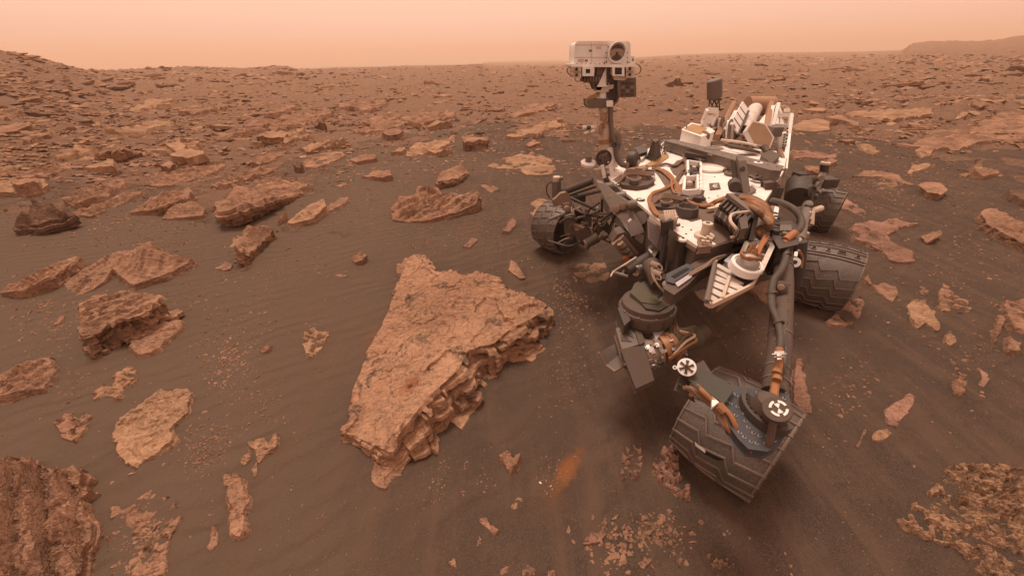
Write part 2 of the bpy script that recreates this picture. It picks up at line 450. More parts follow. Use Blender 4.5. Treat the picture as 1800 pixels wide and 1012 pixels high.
_seed = [0]
def rock_mesh(P, base, n=160, j=7, jag=.016, plate=.013, freq=8.0, lay=0.0, layang=35.0, layfreq=14.0,
              slope=.18, strata=.25, dome=0.0, ragged=0.0, rough=.5, pit=None, bury=.6, laywob=1.0, beds=.26, blocks=.34):
    """P: (m,3) rim of the top surface, z above the land under it; base(x,y): height of the land"""
    _seed[0] += 1; sd = _seed[0] * 7.31
    z_in = P[:, 2].mean()
    C, per = resample(P, n)
    size = per / 4
    area = 0.5 * np.sum(C[:, 0] * np.roll(C[:, 1], -1) - np.roll(C[:, 0], -1) * C[:, 1])
    if area < 0: C = C[::-1].copy()
    tang = np.roll(C, -1, 0) - np.roll(C, 1, 0)
    nrm = np.stack([tang[:, 1], -tang[:, 0]], 1); nrm /= np.linalg.norm(nrm, axis=1)[:, None] + 1e-9
    # jagged outline: broken straight edges at several sizes
    sc = 5.0 / size
    lr = np.random.default_rng(int(_seed[0]) + 100)
    s01 = np.arange(n) / n
    w = np.zeros(n); am = 1.0
    for m_ in (9, 19, 43, 97):
        if m_ > n * .7: break
        kx = np.sort(lr.random(m_)); kv = lr.normal(0, 1, m_)
        w += am * np.interp(s01, np.concatenate([[kx[-1] - 1], kx, [kx[0] + 1]]), np.concatenate([[kv[-1]], kv, [kv[0]]]))
        am *= .62
    lim = jag * size * 1.1
    C[:, :2] += nrm * np.clip(w * lim, -2.2 * lim, 2.2 * lim)[:, None]
    C[:, 2] *= 1 + np.clip(.12 * w, -.3, .3)
    bf = np.clip(.62 + 1.25 * fbm(C[:, 0] * sc * .55, C[:, 1] * sc * .55, sd + 11, 4, .6), .0, 1.1)
    C[:, 2] = C[:, 2] * (1 - bury + bury * bf) - .012 * bury * (bf < .12)
    rag = lambda x, y: sst(.0, -.24, fbm(x * .8 * freq / max(.15, min(size, 1.0)) * .6, y * .8 * freq / max(.15, min(size, 1.0)) * .6, sd + 6, 5, .62)) * min(1.0, ragged / .04)
    if ragged: m_ = rag(C[:, 0], C[:, 1]); C[:, 2] = C[:, 2] * (1 - m_) - .015 * m_
    ctr = C.mean(0)
    zc = max(C[:, 2].mean(), .75 * z_in) + dome
    # sides, from the ground up: beds that stick out or fall back, broken into flakes
    top = C[:, 2]
    j = max(3, j)
    bed = lr.uniform(-1, .8, j // 2 + 2)
    arc = s01 * per
    rings = []
    hm = max(.02, top.max())
    for i_ in range(j + 1):
        q = 1 - i_ / j
        if i_ % 2 and i_ < j: q = 1 - (i_ + .80) / j
        zz = top * (1 - q) - (.05 + .02 * size) * q
        hh = np.clip(top, .01, .35)
        off = slope * top * q + .006 * size * q
        fade = min(1, q * 8)
        fl = flakes(arc * 9 / max(.25, min(size, .8)), np.full(n, (i_ // 2) * .83 + sd) + 2.0 * fbm(C[:, 0] * 4, C[:, 1] * 4, sd, 2), 0)
        led = (bed[i_ // 2] * beds + fl * blocks + .22 * fbm(C[:, 0] * sc * 2.2, C[:, 1] * sc * 2.2, i_ // 2 * 2.7 + sd, 3, .6)) * strata * hh * fade * (1 if q < .97 else .3)
        rings.append(np.column_stack([C[:, :2] + nrm * (off + led)[:, None], zz + .06 * hm * fbm(C[:, 0] * sc * 2, C[:, 1] * sc * 2, sd + 9, 3) * fade * (q < .95)]))
    V1 = np.vstack(rings)
    idx = np.arange(n * (j + 1)).reshape(j + 1, n)
    a, b = idx[:-1], idx[1:]
    F = np.stack([a, np.roll(a, -1, 1), np.roll(b, -1, 1), b], -1).reshape(-1, 4)
    # top: points on a jittered net inside the rim
    sp = per / n * 1.12
    lo, hi = C[:, :2].min(0), C[:, :2].max(0)
    gx, gy = np.meshgrid(np.arange(lo[0], hi[0], sp), np.arange(lo[1], hi[1], sp * .87))
    gx = gx + (np.arange(gx.shape[0]) % 2)[:, None] * sp * .5
    g = np.column_stack([gx.ravel(), gy.ravel()]) + lr.normal(0, .13 * sp, (gx.size, 2))
    xa, ya = C[:, 0], C[:, 1]; xb, yb = np.roll(xa, -1), np.roll(ya, -1)
    ins = np.zeros(len(g), bool)
    for e in range(n):
        if ya[e] == yb[e]: continue
        cr = (ya[e] > g[:, 1]) != (yb[e] > g[:, 1])
        ins ^= cr & (g[:, 0] < (xb[e] - xa[e]) * (g[:, 1] - ya[e]) / (yb[e] - ya[e]) + xa[e])
    g = g[ins]
    sub_ = C[::max(1, n // 90)]
    dist = np.full(len(g), 1e9); zi = np.zeros(len(g)); ws = np.zeros(len(g))
    for qx, qy, qz in sub_:
        d2 = (g[:, 0] - qx) ** 2 + (g[:, 1] - qy) ** 2 + 1e-6
        dist = np.minimum(dist, d2); w_ = d2 ** -1.6; zi += w_ * qz; ws += w_
    dist = np.sqrt(dist); zi /= np.maximum(ws, 1e-12)
    g = g[dist > sp * .45]; zi = zi[dist > sp * .45]; dist = dist[dist > sp * .45]
    zi = zi + (zc - zi) * .35 * sst(0, size * .35, dist) + dome * sst(0, size * .5, dist)
    P2 = np.vstack([C[:, :2], g]); Z2 = np.concatenate([top, zi]); D2 = np.concatenate([np.zeros(n), dist])
    ov, oe, of, mv, me_, mf = delaunay_2d_cdt([Vector(p) for p in P2], [(k_, (k_ + 1) % n) for k_ in range(n)], [], 1, 1e-7)
    src = np.array([m_[0] if m_ else 0 for m_ in mv])
    V2 = np.column_stack([np.array([[v_[0], v_[1]] for v_ in ov]), Z2[src]])
    D2 = D2[src]
    T = np.array([f_ for f_ in of if len(f_) == 3]) + len(V1)
    x, y = V2[:, 0], V2[:, 1]
    inner = np.where(D2 <= 0, 0.0, .25 + .75 * sst(0, sp * 4, D2))
    rim_z = V2[:, 2].copy()
    f0 = freq / max(.15, min(size, 1.0)) * .6
    xr, yr = .83 * x - .56 * y, .56 * x + .83 * y
    dz = plate * 1.5 * fbm(xr * f0 * .7, yr * f0 * .7, sd, 3)
    for k_, am_ in ((1.0, 1.0), (2.5, .55), (5.5, .30)):
        ww = .28 / (f0 * k_)
        wx = xr + ww * fbm(xr * f0 * k_ * 1.6, yr * f0 * k_ * 1.6, sd + 2, 3, .6); wy = yr + ww * fbm(xr * f0 * k_ * 1.6, yr * f0 * k_ * 1.6, sd + 5, 3, .6)
        dz = dz + plate * am_ * flakes(wx * f0 * k_, wy * f0 * k_ * 1.25, sd)
    dz = dz + plate * .45 * rough * fbm(xr * f0 * 7, yr * f0 * 7, sd + 3, 3, .6)
    if lay:
        an = R(layang)
        cc = (-x * math.sin(an) + y * math.cos(an)) * layfreq + laywob * 1.5 * fbm(x * 1.6, y * 1.6, sd + 1, 4, .62) + .5 * (laywob if laywob >= 1 else .3 * laywob) * fbm(x * 9, y * 9, sd + 7, 2)
        fr = cc - np.floor(cc)
        amp = 1.7 * np.abs(fbm(np.floor(cc) * 1.7, (x * math.cos(an) + y * math.sin(an)) * 3.5, sd, 3)) + (.15 if laywob >= 1 else .45)
        dz = dz + lay * amp * (sst(0, .14, fr) * (1 - fr) * 1.25 - .3)
    if ragged:
        m_ = rag(x, y)
        V2[:, 2] = (V2[:, 2] + dz * inner) * (1 - m_) - .02 * m_
    else:
        V2[:, 2] += dz * inner
    V2[:, 2] = np.where(D2 <= 0, rim_z, V2[:, 2])
    if pit is not None:
        V2[:, 2] -= .016 * sst(.017, .007, np.hypot(x - pit[0], y - pit[1]))
    V = np.vstack([V1, V2])
    V[:, 2] += base(V[:, 0], V[:, 1])
    return V, F, T

def rock_object(name, V, F, T, mat, origin):
    me = bpy.data.meshes.new(name)
    # triangles closing the middle are written apart from the quads
    nf, nt = len(F), len(T)
    loops = np.concatenate([F.ravel(), T.ravel()]).astype(np.int32)
    starts = np.concatenate([np.arange(nf) * 4, nf * 4 + np.arange(nt) * 3]).astype(np.int32)
    V = V - np.asarray(origin)
    me.vertices.add(len(V)); me.vertices.foreach_set("co", V.astype(np.float32).ravel())
    me.loops.add(len(loops)); me.loops.foreach_set("vertex_index", loops)
    me.polygons.add(nf + nt); me.polygons.foreach_set("loop_start", starts)
    me.update(calc_edges=True); me.validate()
    me.polygons.foreach_set('use_smooth', np.zeros(len(me.polygons), bool))
    me.materials.append(mat)
    o = bpy.data.objects.new(name, me); COL.objects.link(o)
    o.location = origin
    return o

OUTL = []
HAND = []          # ground circles taken by hand-placed rocks
def rock(label, pts, mat='rock', name="rock", cat="rock", group=None, detail=1.0, **kw):
    """pts: pixel outline of the top surface 'u,v[,z]' ; z = height of that rim point above the land"""
    z0 = kw.pop('z', .03)
    Q = [[float(q) for q in w.split(',')] for w in pts.split()]
    Q = np.array([q if len(q) > 2 else q + [z0] for q in Q])
    if .075 < Q[:, 2].max() < .21 and Q[:, 0].mean() < 900 and Q[:, 1].mean() < 640 and name != "rock_slab": Q[:, 2] *= 1.4
    P = Gv(Q[:, 0], Q[:, 1], Q[:, 2])
    A = np.column_stack([P[:, :2], Q[:, 2], Q[:, :2]])
    per = np.sum(np.hypot(*(A[:, 3:5] - np.roll(A[:, 3:5], 1, 0)).T))
    n = int(np.clip(per / 2.7, 30, 420) * detail)
    k = 0
    j = int(np.clip(A[:, 2].max() * 620 / max(1.2, np.hypot(A[0, 0], A[0, 1]) ) / 2.4, 4, 34))
    lp_ = kw.pop('laypx', None)
    if lp_:
        a_, b_ = G(*lp_[:2]), G(*lp_[2:]); kw['layang'] = math.degrees(math.atan2(b_[1] - a_[1], b_[0] - a_[0]))
    kw.setdefault('bury', .75 if A[:, 2].max() < .07 else .25)
    kw.setdefault('slope', .9 if A[:, 2].max() < .07 else .18)
    V, F, T = rock_mesh(A[:, :3].copy(), terrain, n=n, j=j, **kw)
    OUTL.append(A[:, :3])
    c = A[:, :2].mean(0)
    o = rock_object(name, V, F, T, M[mat], (c[0], c[1], float(terrain(c[0], c[1]))))
    tag(o, label, cat, group)
    HAND.append((c[0], c[1], np.max(np.hypot(A[:, 0] - c[0], A[:, 1] - c[1]))))
    return o

# ---- the big slab in the middle
_pit = G(720, 676, .17)
rock("largest tan slab with a small drilled hole, lying in the middle of the sand",
     "731,450,.10 744,457,.14 775,466,.20 822,479,.24 860,489,.26 891,501,.26 925,513,.24 944,520,.20 957,536,.15 950,548,.16 930,560,.22 896,574,.26 874,588,.29 846,594,.30 828,604,.31 814,630,.31 789,656,.30 765,681,.27 739,713,.23 727,728,.20 699,763,.15 691,790,.10 655,772,.07 625,756,.05 603,745,.04 606,720,.04 640,650,.04 665,590,.04 690,545,.05 703,510,.06 716,475,.08 722,455,.09",
     'rock_pitted', "rock_slab", "rock slab", jag=.014, plate=.0125, freq=10, strata=.85, slope=.42, rough=.6, detail=1.9, beds=.24, blocks=.30, pit=_pit, dome=.015, bury=.12)
rock("crumbly lump against the far top corner of the largest slab", "695,478 700,460 715,450 738,452 730,465 712,480", z=.06, plate=.012)
rock("rough foot-shaped flat slab under the near tip of the largest slab", "653,843 653,799 660,783 691,794 709,817 704,834 691,839 678,857 664,854", 'rock', "rock_slab", z=.02, plate=.005, rough=1.4)

# ---- left side, near to far
rock("striped outcrop of upright layers cut by the lower left corner", "-60,830 0,806 30,800 45,800 60,815 95,822 125,845 140,880 147,920 143,960 135,1000 120,1040 60,1080 -60,1080", 'rock', "rock_outcrop", "rock outcrop", z=.09, lay=.10, laypx=(92, 1000, 72, 830), layfreq=12, laywob=.3, plate=.016, jag=.03, ragged=.008, bury=.35)
rock("crumbled gravelly plate right of the striped corner outcrop", "192,885 235,870 262,853 306,877 316,905 300,935 284,990 275,1030 190,1030 185,960", z=.030, ragged=.05, plate=.010, lay=.012, layang=75)
rock("flat leaf-shaped plate with raised flakes in the lower left", "198,773 208,732 249,706 282,680 326,682 331,692 322,722 302,739 296,773 269,796 249,806 222,833 220,820 202,790", 'rock_pale', "rock_plate", "rock plate", z=.045, plate=.011, lay=.010, layang=30, jag=.03)
rock("curved bean-like rock beside a gravel streak, lower left", "381,833 396,821 420,837 422,860 433,873 427,894 428,914 420,932 408,927 411,890 408,870 386,843", z=.05, plate=.008, jag=.03)
rock("pale broken shard with a spike pointing down, lower left sand", "433,773 463,764 470,776 485,761 484,783 467,796 453,810 447,790", 'rock_pale', "rock_shard", z=.03)
rock("small pale chip left of the spiked shard", "421,810 437,788 440,803 427,816", 'rock_pale', "rock_chip", z=.025)
rock("small pale sliver just below the spiked shard", "440,823 450,810 452,825 447,836", 'rock_pale', "rock_chip", z=.02)
rock("upright pinkish chip at the foot of the curved bean-like rock", "363,961 373,924 381,931 380,954 369,966", 'rock_pink', "rock_chip", z=.025)
rock("lumpy little patch above the leaf-shaped plate's left end", "97,739 118,722 141,719 158,726 148,749 128,773 107,769", z=.035, ragged=.04)
rock("ragged thin plate above the leaf-shaped plate", "158,692 178,672 202,649 228,637 245,652 232,669 205,696 188,692 161,697", 'rock_pale', "rock_plate", z=.04, ragged=.035, lay=.012, layang=35)
rock("pointed layered plate at the left edge, halfway down", "-30,668 0,655 44,630 92,620 87,645 71,679 30,687 -20,702", z=.06, lay=.04, laypx=(0, 690, 85, 625), layfreq=13, jag=.03, laywob=.4)
rock("brick-like thick layered block left of the brown sand channel", "148,524,.14 185,512,.17 218,504,.18 269,506,.18 284,517,.16 262,528,.18 235,537,.19 205,543,.20 168,553,.20 123,577,.19 130,550,.17", 'rock', "rock_block", "rock", lay=.04, laypx=(140, 570, 280, 512), layfreq=13, strata=.8, slope=.12, plate=.012, laywob=.5, beds=.34, blocks=.22)
rock("wrinkled low rock right below the brick-like block", "225,605 235,582 269,561 302,553 316,561 319,571 292,592 269,613 242,620", z=.055, lay=.016, layang=45, layfreq=20, plate=.010)
rock("fan-shaped ridge half buried in sand above the brick-like block", "114,514,.01 104,498,.02 134,477,.03 188,444,.08 259,425,.16 269,434,.17 299,444,.12 332,451,.07 332,459,.05 289,481,.06 235,498,.05 208,481,.06 195,469,.07 181,494,.03 144,518,.01", lay=.03, laypx=(150, 500, 265, 432), layfreq=12, slope=.5, plate=.012, laywob=.4)
rock("long thin tilted ledge at the far left beside the fan-shaped ridge", "0,514,.03 7,509,.04 44,484,.07 91,461,.09 141,449,.06 121,464,.09 84,484,.10 37,508,.07", lay=.04, laypx=(20, 500, 130, 455), layfreq=14, laywob=.4)
rock("wedge of striped rock standing below the curved ledge boulder", "405,415,.16 423,405,.16 464,392,.14 479,397,.10 470,412,.08 447,432,.08 433,446,.08 420,440,.14 410,427,.16", lay=.035, laypx=(420, 435, 470, 402), layfreq=17, laywob=.4, strata=.7)
rock("pale flat chip alone below the striped wedge", "378,470 392,462 408,463 405,472 395,474", 'rock_pink', "rock_chip", z=.025)
rock("pale leaf-like chip left of the brick-like block", "92,570 101,556 113,553 107,565", 'rock_pink', "rock_chip", z=.02)
rock("big curved ledge boulder with thin bent layers, left of centre", "376,352,.20 395,335,.22 430,322,.22 470,317,.22 500,317,.20 524,328,.12 535,338,.05 500,341,.14 470,346,.22 435,353,.27 405,362,.28 378,366,.26", 'rock', "boulder", "boulder", lay=.03, laypx=(390, 360, 520, 330), layfreq=12, strata=1.0, slope=-.05, plate=.012, laywob=.5, beds=.42, blocks=.14, jag=.02)
rock("dark layered boulder near the left edge", "24,393,.10 37,370,.26 60,360,.28 91,360,.28 114,370,.22 110,380,.16 70,392,.14 30,398,.10", 'rock_dark', "boulder", "boulder", lay=.03, layang=30, layfreq=18, strata=.9, slope=.2, beds=.45, blocks=.14)
rock("spear-shaped layered slab left of the curved ledge boulder", "228,374,.02 242,359,.08 279,339,.14 329,329,.14 336,335,.12 312,352,.12 279,364,.08", lay=.05, laypx=(240, 368, 330, 332), layfreq=13, laywob=.4)
rock("three-cornered grey-tan slab under the spear-shaped one", "284,384,.02 302,361,.10 336,350,.11 359,366,.06 356,376,.05 319,381,.04", lay=.012, layang=25)
rock("double-decked pale slab with a dark undercut, left midground", "286,248,.20 312,245,.20 329,250,.20 322,257,.2 353,267,.22 356,272,.2 329,277,.18 296,270,.18 302,262,.2", 'rock_pale', slope=-.05, strata=.9, plate=.02)
rock("small flat-topped stone under the double-decked pale slab", "279,288,.10 292,281,.11 309,288,.10 296,293,.10", slope=-.2, strata=.8)
rock("long wedge of stone with a shaded lower edge, far left midground", "168,268,.10 188,260,.16 218,256,.16 222,261,.16 202,266,.16", slope=-.1, strata=.7)
rock("dark thin ledge just below the long wedge of stone", "198,274,.06 228,267,.10 249,269,.07 215,277,.06", 'rock_dark', slope=0)
rock("pale rubbly ledge below the dark thin ledge, left", "144,292,.06 175,283,.12 198,278,.12 198,289,.12 161,293,.08", 'rock_pale', lay=.02, layang=20)
rock("pale overhanging slab beside the smooth sand hollow", "445,237,.16 450,232,.20 467,229,.20 507,232,.14 497,239,.12 470,241,.14", 'rock_pale', slope=-.3, strata=.6)
rock("rounded pale stone tucked right of the overhanging slab", "492,249,.10 504,240,.12 511,244,.10 500,251,.10", 'rock_pale', slope=.3)
rock("small dark angular stone alone in the smooth sand", "514,287,.08 521,281,.14 529,286,.12 526,291,.1 519,291,.1", 'rock_dark', "stone", "stone", slope=.1)
rock("broad pale slab cut by the left edge, with another on top", "-30,318 50,311 67,312 84,324 60,332 20,335 -30,336", 'rock_pale', "rock_slab", z=.10, slope=0, plate=.02)
rock("dark-edged plate resting on the broad pale slab at the left edge", "18,320,.13 34,313,.13 67,313,.13 62,319,.13 30,324,.13", 'rock', "rock_plate", slope=.1, plate=.015)
rock("tilted stack of fine parallel beds, left, above the dark boulder", "104,345 151,325 215,312 218,319 168,345 128,355", z=.08, lay=.07, laypx=(110, 345, 215, 315), layfreq=9, ragged=.02, laywob=.3)
rock("lower stack of fine parallel beds right of the dark boulder", "128,372 151,359 202,342 245,329 249,339 208,356 161,376", z=.05, lay=.07, laypx=(130, 372, 245, 332), layfreq=10, ragged=.025, laywob=.3)
rock("streaky beds below the double-decked pale slab", "250,312 290,298 330,290 372,284 395,290 350,312 300,325 255,322", z=.03, lay=.06, laypx=(255, 322, 390, 288), layfreq=8, ragged=.03, laywob=.3)
rock("sloping striped slab right of the curved ledge boulder", "507,391,.02 531,366,.07 568,349,.09 571,362,.08 551,382,.06 514,393,.02", 'rock_pale', lay=.035, laypx=(515, 390, 570, 352), layfreq=14, laywob=.4)
rock("jagged short ridge on the upper end of the sloping striped slab", "572,362 585,352 610,343 612,350 592,362 575,368", z=.06, lay=.02, layang=25)
rock("small upright sliver between the curved boulder and the sloping slab", "487,391,.04 489,379,.08 502,371,.08 497,382,.05", name="rock_chip", slope=.1)
rock("broad saddle-shaped flaky rock left of the rover's far wheel", "687,386,.03 687,362,.08 702,343,.14 734,334,.14 762,332,.12 772,343,.10 810,343,.14 835,334,.16 845,340,.14 835,358,.08 804,372,.06 753,386,.03 718,390,.02", lay=.06, laypx=(700, 385, 835, 345), layfreq=10, plate=.020, jag=.03, laywob=.5)
rock("sharp-edged layered block above the saddle-shaped rock", "767,311,.07 774,302,.11 794,294,.12 821,291,.11 824,300,.07 804,310,.10 770,317,.10", lay=.02, layang=25, layfreq=16, strata=.7, slope=.0)
rock("flat bar of rock with a shaded near side, centre midground", "813,244,.20 819,240,.22 857,238,.22 861,244,.18 816,249,.20", strata=.5, slope=0)
rock("dark-layered hump in the centre midground", "671,231,.14 680,226,.20 696,223,.22 709,228,.18 702,233,.16 680,236,.14", strata=.8, slope=.1, lay=.03, layang=10)
rock("long pale slab behind the dark-layered hump", "748,220,.06 762,211,.14 794,207,.16 785,213,.14 753,222,.08", 'rock_pale', lay=.03, layang=12)
rock("thin orange slab above the sharp-edged layered block", "750,264,.06 772,261,.08 797,263,.06 772,267,.08", 'rock_pale', slope=-.1)
rock("little pale slab left of the thin orange slab", "685,266,.05 702,257,.09 715,261,.07 696,267,.06", 'rock_pale')
rock("flat orange flake lying alone above the sloping striped slab", "585,325,.03 609,320,.06 601,327,.04", 'rock_pale', "rock_chip")
rock("dark boulder standing clear in the left centre distance", "551,219,.10 557,212,.26 571,216,.22 568,221,.12 554,222,.10", 'rock_dark', "boulder", "boulder", slope=.05)
rock("pale stepped slab in the distance left of centre", "519,255,.04 557,242,.12 604,239,.12 595,249,.10 538,264,.04", 'rock_pale', lay=.04, layang=15, layfreq=7, ragged=.04)
rock("faint layered slab below the pale stepped slab", "530,285 560,268 600,262 606,272 570,288 540,294", z=.05, lay=.03, layang=20, layfreq=8, ragged=.05)
rock("striped slab right of the faint layered one", "614,280,.04 630,271,.09 658,268,.10 661,277,.06 627,285,.04", lay=.03, layang=18)
rock("ribbed slab with a dark right end above the saddle-shaped rock's left", "636,309,.03 658,299,.08 683,298,.08 690,306,.08 671,311,.06", lay=.025, layang=15)
rock("wide smooth patch of orange bedrock left of the rover", "854,290 880,277 911,269 936,266 971,282 981,296 968,306 924,306 911,296 857,293", 'rock_pale', "bedrock_patch", "bedrock", z=.035, ragged=.03, plate=.012, slope=1.0)
rock("round bedrock patch touching the rover's far left wheel", "932,372 933,353 943,347 962,348 975,362 968,392 943,381", 'rock_pale', "bedrock_patch", "bedrock", z=.04, ragged=.03, slope=.6)
rock("upright tan chip left of the rover's far wheel", "884,405 892,388 902,380 908,389 895,405", 'rock_pink', "rock_chip", z=.05)
rock("broken pale slab above the upright tan chip, beside gravel", "845,323 870,325 880,332 861,336", z=.04, ragged=.02)
rock("crooked dark stone left of the orange bedrock patch", "924,254,.05 940,244,.10 951,249,.08 930,257,.06", 'rock', slope=.1)
rock("pinkish pebble-sized chip up the sand from the largest slab", "814,432 830,417 840,419 826,433", 'rock_pink', "rock_chip", z=.03)
rock("rounded stone alone on the sand up-left of the largest slab", "618,455,.03 622,445,.07 635,441,.08 645,447,.05 638,457,.04 625,461,.03", name="stone", cat="stone")
rock("thin flat sliver just under the rounded lone stone", "588,483 600,480 612,484 600,486", 'rock_pink', "rock_chip", z=.015)
rock("tooth-shaped stone by the largest slab's top right edge", "894,474,.04 898,454,.07 909,463,.07 924,486,.04 916,490,.03", name="stone", cat="stone")
rock("ragged pale crust alone in the sand left of the largest slab", "531,602 537,582 554,571 571,570 578,585 564,608 551,622 537,625", 'rock_pale', "rock_crust", z=.03, ragged=.035, lay=.01, layang=65)
rock("reddish chip among pebbles left of the largest slab", "455,613 465,604 476,605 470,616 460,618", 'rock_pink', "rock_chip", z=.025)

# ---- right side
rock("large Y-shaped pink crust on the right", "1506,410 1524,385 1548,387 1595,378 1622,383 1622,393 1588,397 1572,405 1574,418 1582,430 1598,440 1605,452 1575,454 1555,440 1528,422 1508,419", 'rock_pink', "rock_crust", z=.05, ragged=.03, jag=.03, plate=.012)
rock("low stone with a hollow dark underside right of the Y-shaped crust", "1619,415,.05 1635,407,.09 1654,402,.10 1657,410,.08 1647,417,.08 1630,426,.04", slope=-.4, strata=.5)
rock("big flaky slab at the right edge, dark along its rim", "1726,372,.10 1740,367,.12 1756,372,.13 1800,390,.12 1830,400,.12 1830,434,.08 1800,424,.10 1764,408,.10 1736,392,.10", 'rock', "rock_slab", plate=.018, strata=.6, jag=.03)
rock("brown angular boulder cut by the right edge", "1775,330,.12 1787,327,.15 1830,338,.15 1830,356,.1 1783,342,.10", 'rock_dark', "boulder", "boulder")
rock("smooth orange three-sided stone on the right", "1712,285,.12 1716,280,.18 1736,290,.17 1756,303,.04 1728,309,.06 1716,299,.12", 'rock_pale', "stone", "stone", slope=.15, plate=.006, strata=.2)
rock("layered round rock with a dark lower side, right midground", "1613,323,.06 1633,315,.12 1653,318,.13 1669,330,.10 1657,341,.10 1645,340,.10 1629,334,.10", strata=.8, slope=-.1, lay=.02, layang=-20, layfreq=16)
rock("flat tan sliver left of the smooth three-sided stone", "1685,306 1700,301 1714,302 1700,308", 'rock_pale', "rock_chip", z=.04)
rock("winding low ledge on the right sand", "1500,308 1530,299 1545,301 1575,306 1607,323 1597,323 1570,314 1545,308 1520,308", z=.04, jag=.03)
rock("gravelly patch below the winding ledge", "1535,327 1555,312 1575,315 1580,326 1560,332 1545,332", 'rock', "bedrock_patch", "bedrock", z=.02, ragged=.04)
rock("small pale shelf right of the winding ledge", "1595,303 1605,290 1635,287 1633,293 1610,300", 'rock_pale', z=.03, ragged=.02)
rock("wide pale bedrock outcrop climbing to the right edge", "1566,250 1600,247 1640,232 1660,227 1700,225 1740,202 1790,192 1830,195 1830,240 1760,242 1720,246 1690,258 1660,258 1600,256", 'rock', "rock_outcrop", "rock outcrop", z=.06, ragged=.08, lay=.05, layang=14, layfreq=4, plate=.03)
rock("tongue of gravelly rock below the wide pale outcrop", "1610,262 1625,255 1640,260 1634,272 1622,274", 'rock_pale', z=.05, ragged=.03)
rock("smooth orange bedrock dome right of the rover's back", "1388,222,.03 1410,212,.08 1435,208,.12 1458,214,.10 1459,228,.05 1430,231,.02 1400,228,.02", 'rock_pale', "bedrock_dome", "bedrock", slope=.5, plate=.008, dome=.03)
rock("thin slab above the smooth bedrock dome", "1410,192,.08 1440,189,.12 1452,193,.12 1448,196,.08 1425,194,.08", 'rock_pale', slope=0)
rock("long flat pale shelf in the right distance", "1470,198 1540,190 1640,188 1640,200 1570,208 1500,203", 'rock_pale', z=.08, ragged=.07, lay=.03, layang=3, layfreq=4)
rock("small pointed pale slab right of the long flat shelf", "1678,210,.04 1690,198,.12 1702,195,.12 1700,200,.1 1686,208,.05", 'rock_pale')
rock("bent thin ledge right of the smooth bedrock dome", "1450,206 1475,203 1512,216 1515,225 1490,213", z=.10)
rock("rubbly pale slab below the bent thin ledge", "1510,252 1530,254 1550,263 1540,268 1520,260", 'rock_pale', z=.05, ragged=.03)
rock("thin overhung flake left of the rubbly pale slab", "1475,245,.06 1498,242,.09 1505,247,.07 1490,249,.06", slope=-.3)
rock("long pink crust behind the rover's rear wheel", "1384,270 1395,262 1425,263 1470,270 1470,276 1420,274 1400,278", 'rock_pink', z=.04, ragged=.03)
rock("small rounded slab at the right end of the long pink crust", "1450,280 1462,276 1473,282 1465,286", 'rock_pink', z=.07)
rock("dark-rimmed stone behind the rover's rear suspension", "1412,292,.06 1425,288,.11 1445,298,.11 1438,304,.06 1425,300,.08", slope=0)
rock("pink crust to the right of the rover's rear wheel", "1470,350 1490,348 1510,360 1525,372 1515,377 1490,366 1470,364", 'rock_pink', "rock_crust", z=.03, ragged=.03)
rock("wedge of crust in front of the rover's middle wheel", "1454,563 1474,541 1494,524 1516,516 1519,538 1511,555 1494,568 1464,571", 'rock_pink', "rock_crust", z=.035, ragged=.02, plate=.010)
rock("oval flaky plate right of the middle wheel", "1535,501 1555,493 1575,501 1578,514 1572,529 1558,521", 'rock', "rock_plate", z=.03, plate=.010)
rock("little knob joined to the oval flaky plate", "1519,489 1528,480 1533,491 1535,499 1528,497", z=.03)
rock("shield-shaped plate with a tail, right of the middle wheel", "1598,535 1605,523 1629,523 1639,538 1649,555 1654,575 1649,578 1629,563 1615,571 1605,555", 'rock_pale', "rock_plate", z=.035, ragged=.012, plate=.009)
rock("small crust above the shield-shaped plate", "1612,506 1620,501 1634,509 1632,518 1619,514", 'rock_pink', z=.025, ragged=.02)
rock("pointed ragged plate right of the shield-shaped one", "1649,541 1652,514 1661,496 1672,511 1692,521 1709,538 1706,548 1679,545", 'rock', "rock_plate", z=.03, ragged=.03)
rock("smooth round-cornered tan stone below the shield-shaped plate", "1664,588 1672,581 1679,585 1682,598 1672,604 1665,600", 'rock_pale', "stone", "stone", z=.03, plate=.003)
rock("blocky upright stone on the right sand", "1681,669,.04 1692,660,.06 1699,670,.06 1699,684,.05 1686,689,.05", 'rock', "stone", "stone", plate=.008)
rock("crescent-shaped flake right of the blocky upright stone", "1719,645 1736,652 1740,666 1729,679 1722,674 1728,664 1726,655", 'rock_pink', "rock_chip", z=.02, jag=.01)
rock("narrow crumbling ridge near the right edge, the shorter of two", "1753,585 1758,538 1766,538 1771,558 1763,582 1751,605", z=.04, ragged=.02)
rock("wide crumbling ridge cut by the right edge", "1780,612 1787,582 1780,548 1768,524 1805,520 1840,560 1810,590 1795,590 1788,610", z=.045, ragged=.03)
rock("long split plate pointing up-right, lower right sand", "1562,743 1558,718 1577,706 1600,690 1611,695 1599,725 1577,749", 'rock_pink', "rock_plate", z=.035, lay=.012, layang=45, layfreq=18)
rock("pale flat piece at the foot of the long split plate", "1534,765 1543,755 1562,752 1566,762 1552,772 1537,772", 'rock_pale', "rock_chip", z=.025)
rock("narrow splinter left of the long split plate", "1505,782 1514,771 1522,751 1524,755 1515,774 1509,785", 'rock_pink', "rock_chip", z=.02)
rock("knobbly coral-like crust filling the lower right corner", "1590,900 1610,880 1640,850 1680,835 1740,820 1790,818 1850,830 1850,1050 1780,1040 1730,985 1690,955 1640,940 1600,925", 'rock_pale', "rock_crust", "rock outcrop", z=.035, ragged=.034, plate=.022, freq=20, jag=.03, rough=.9, slope=.6, bury=.3)
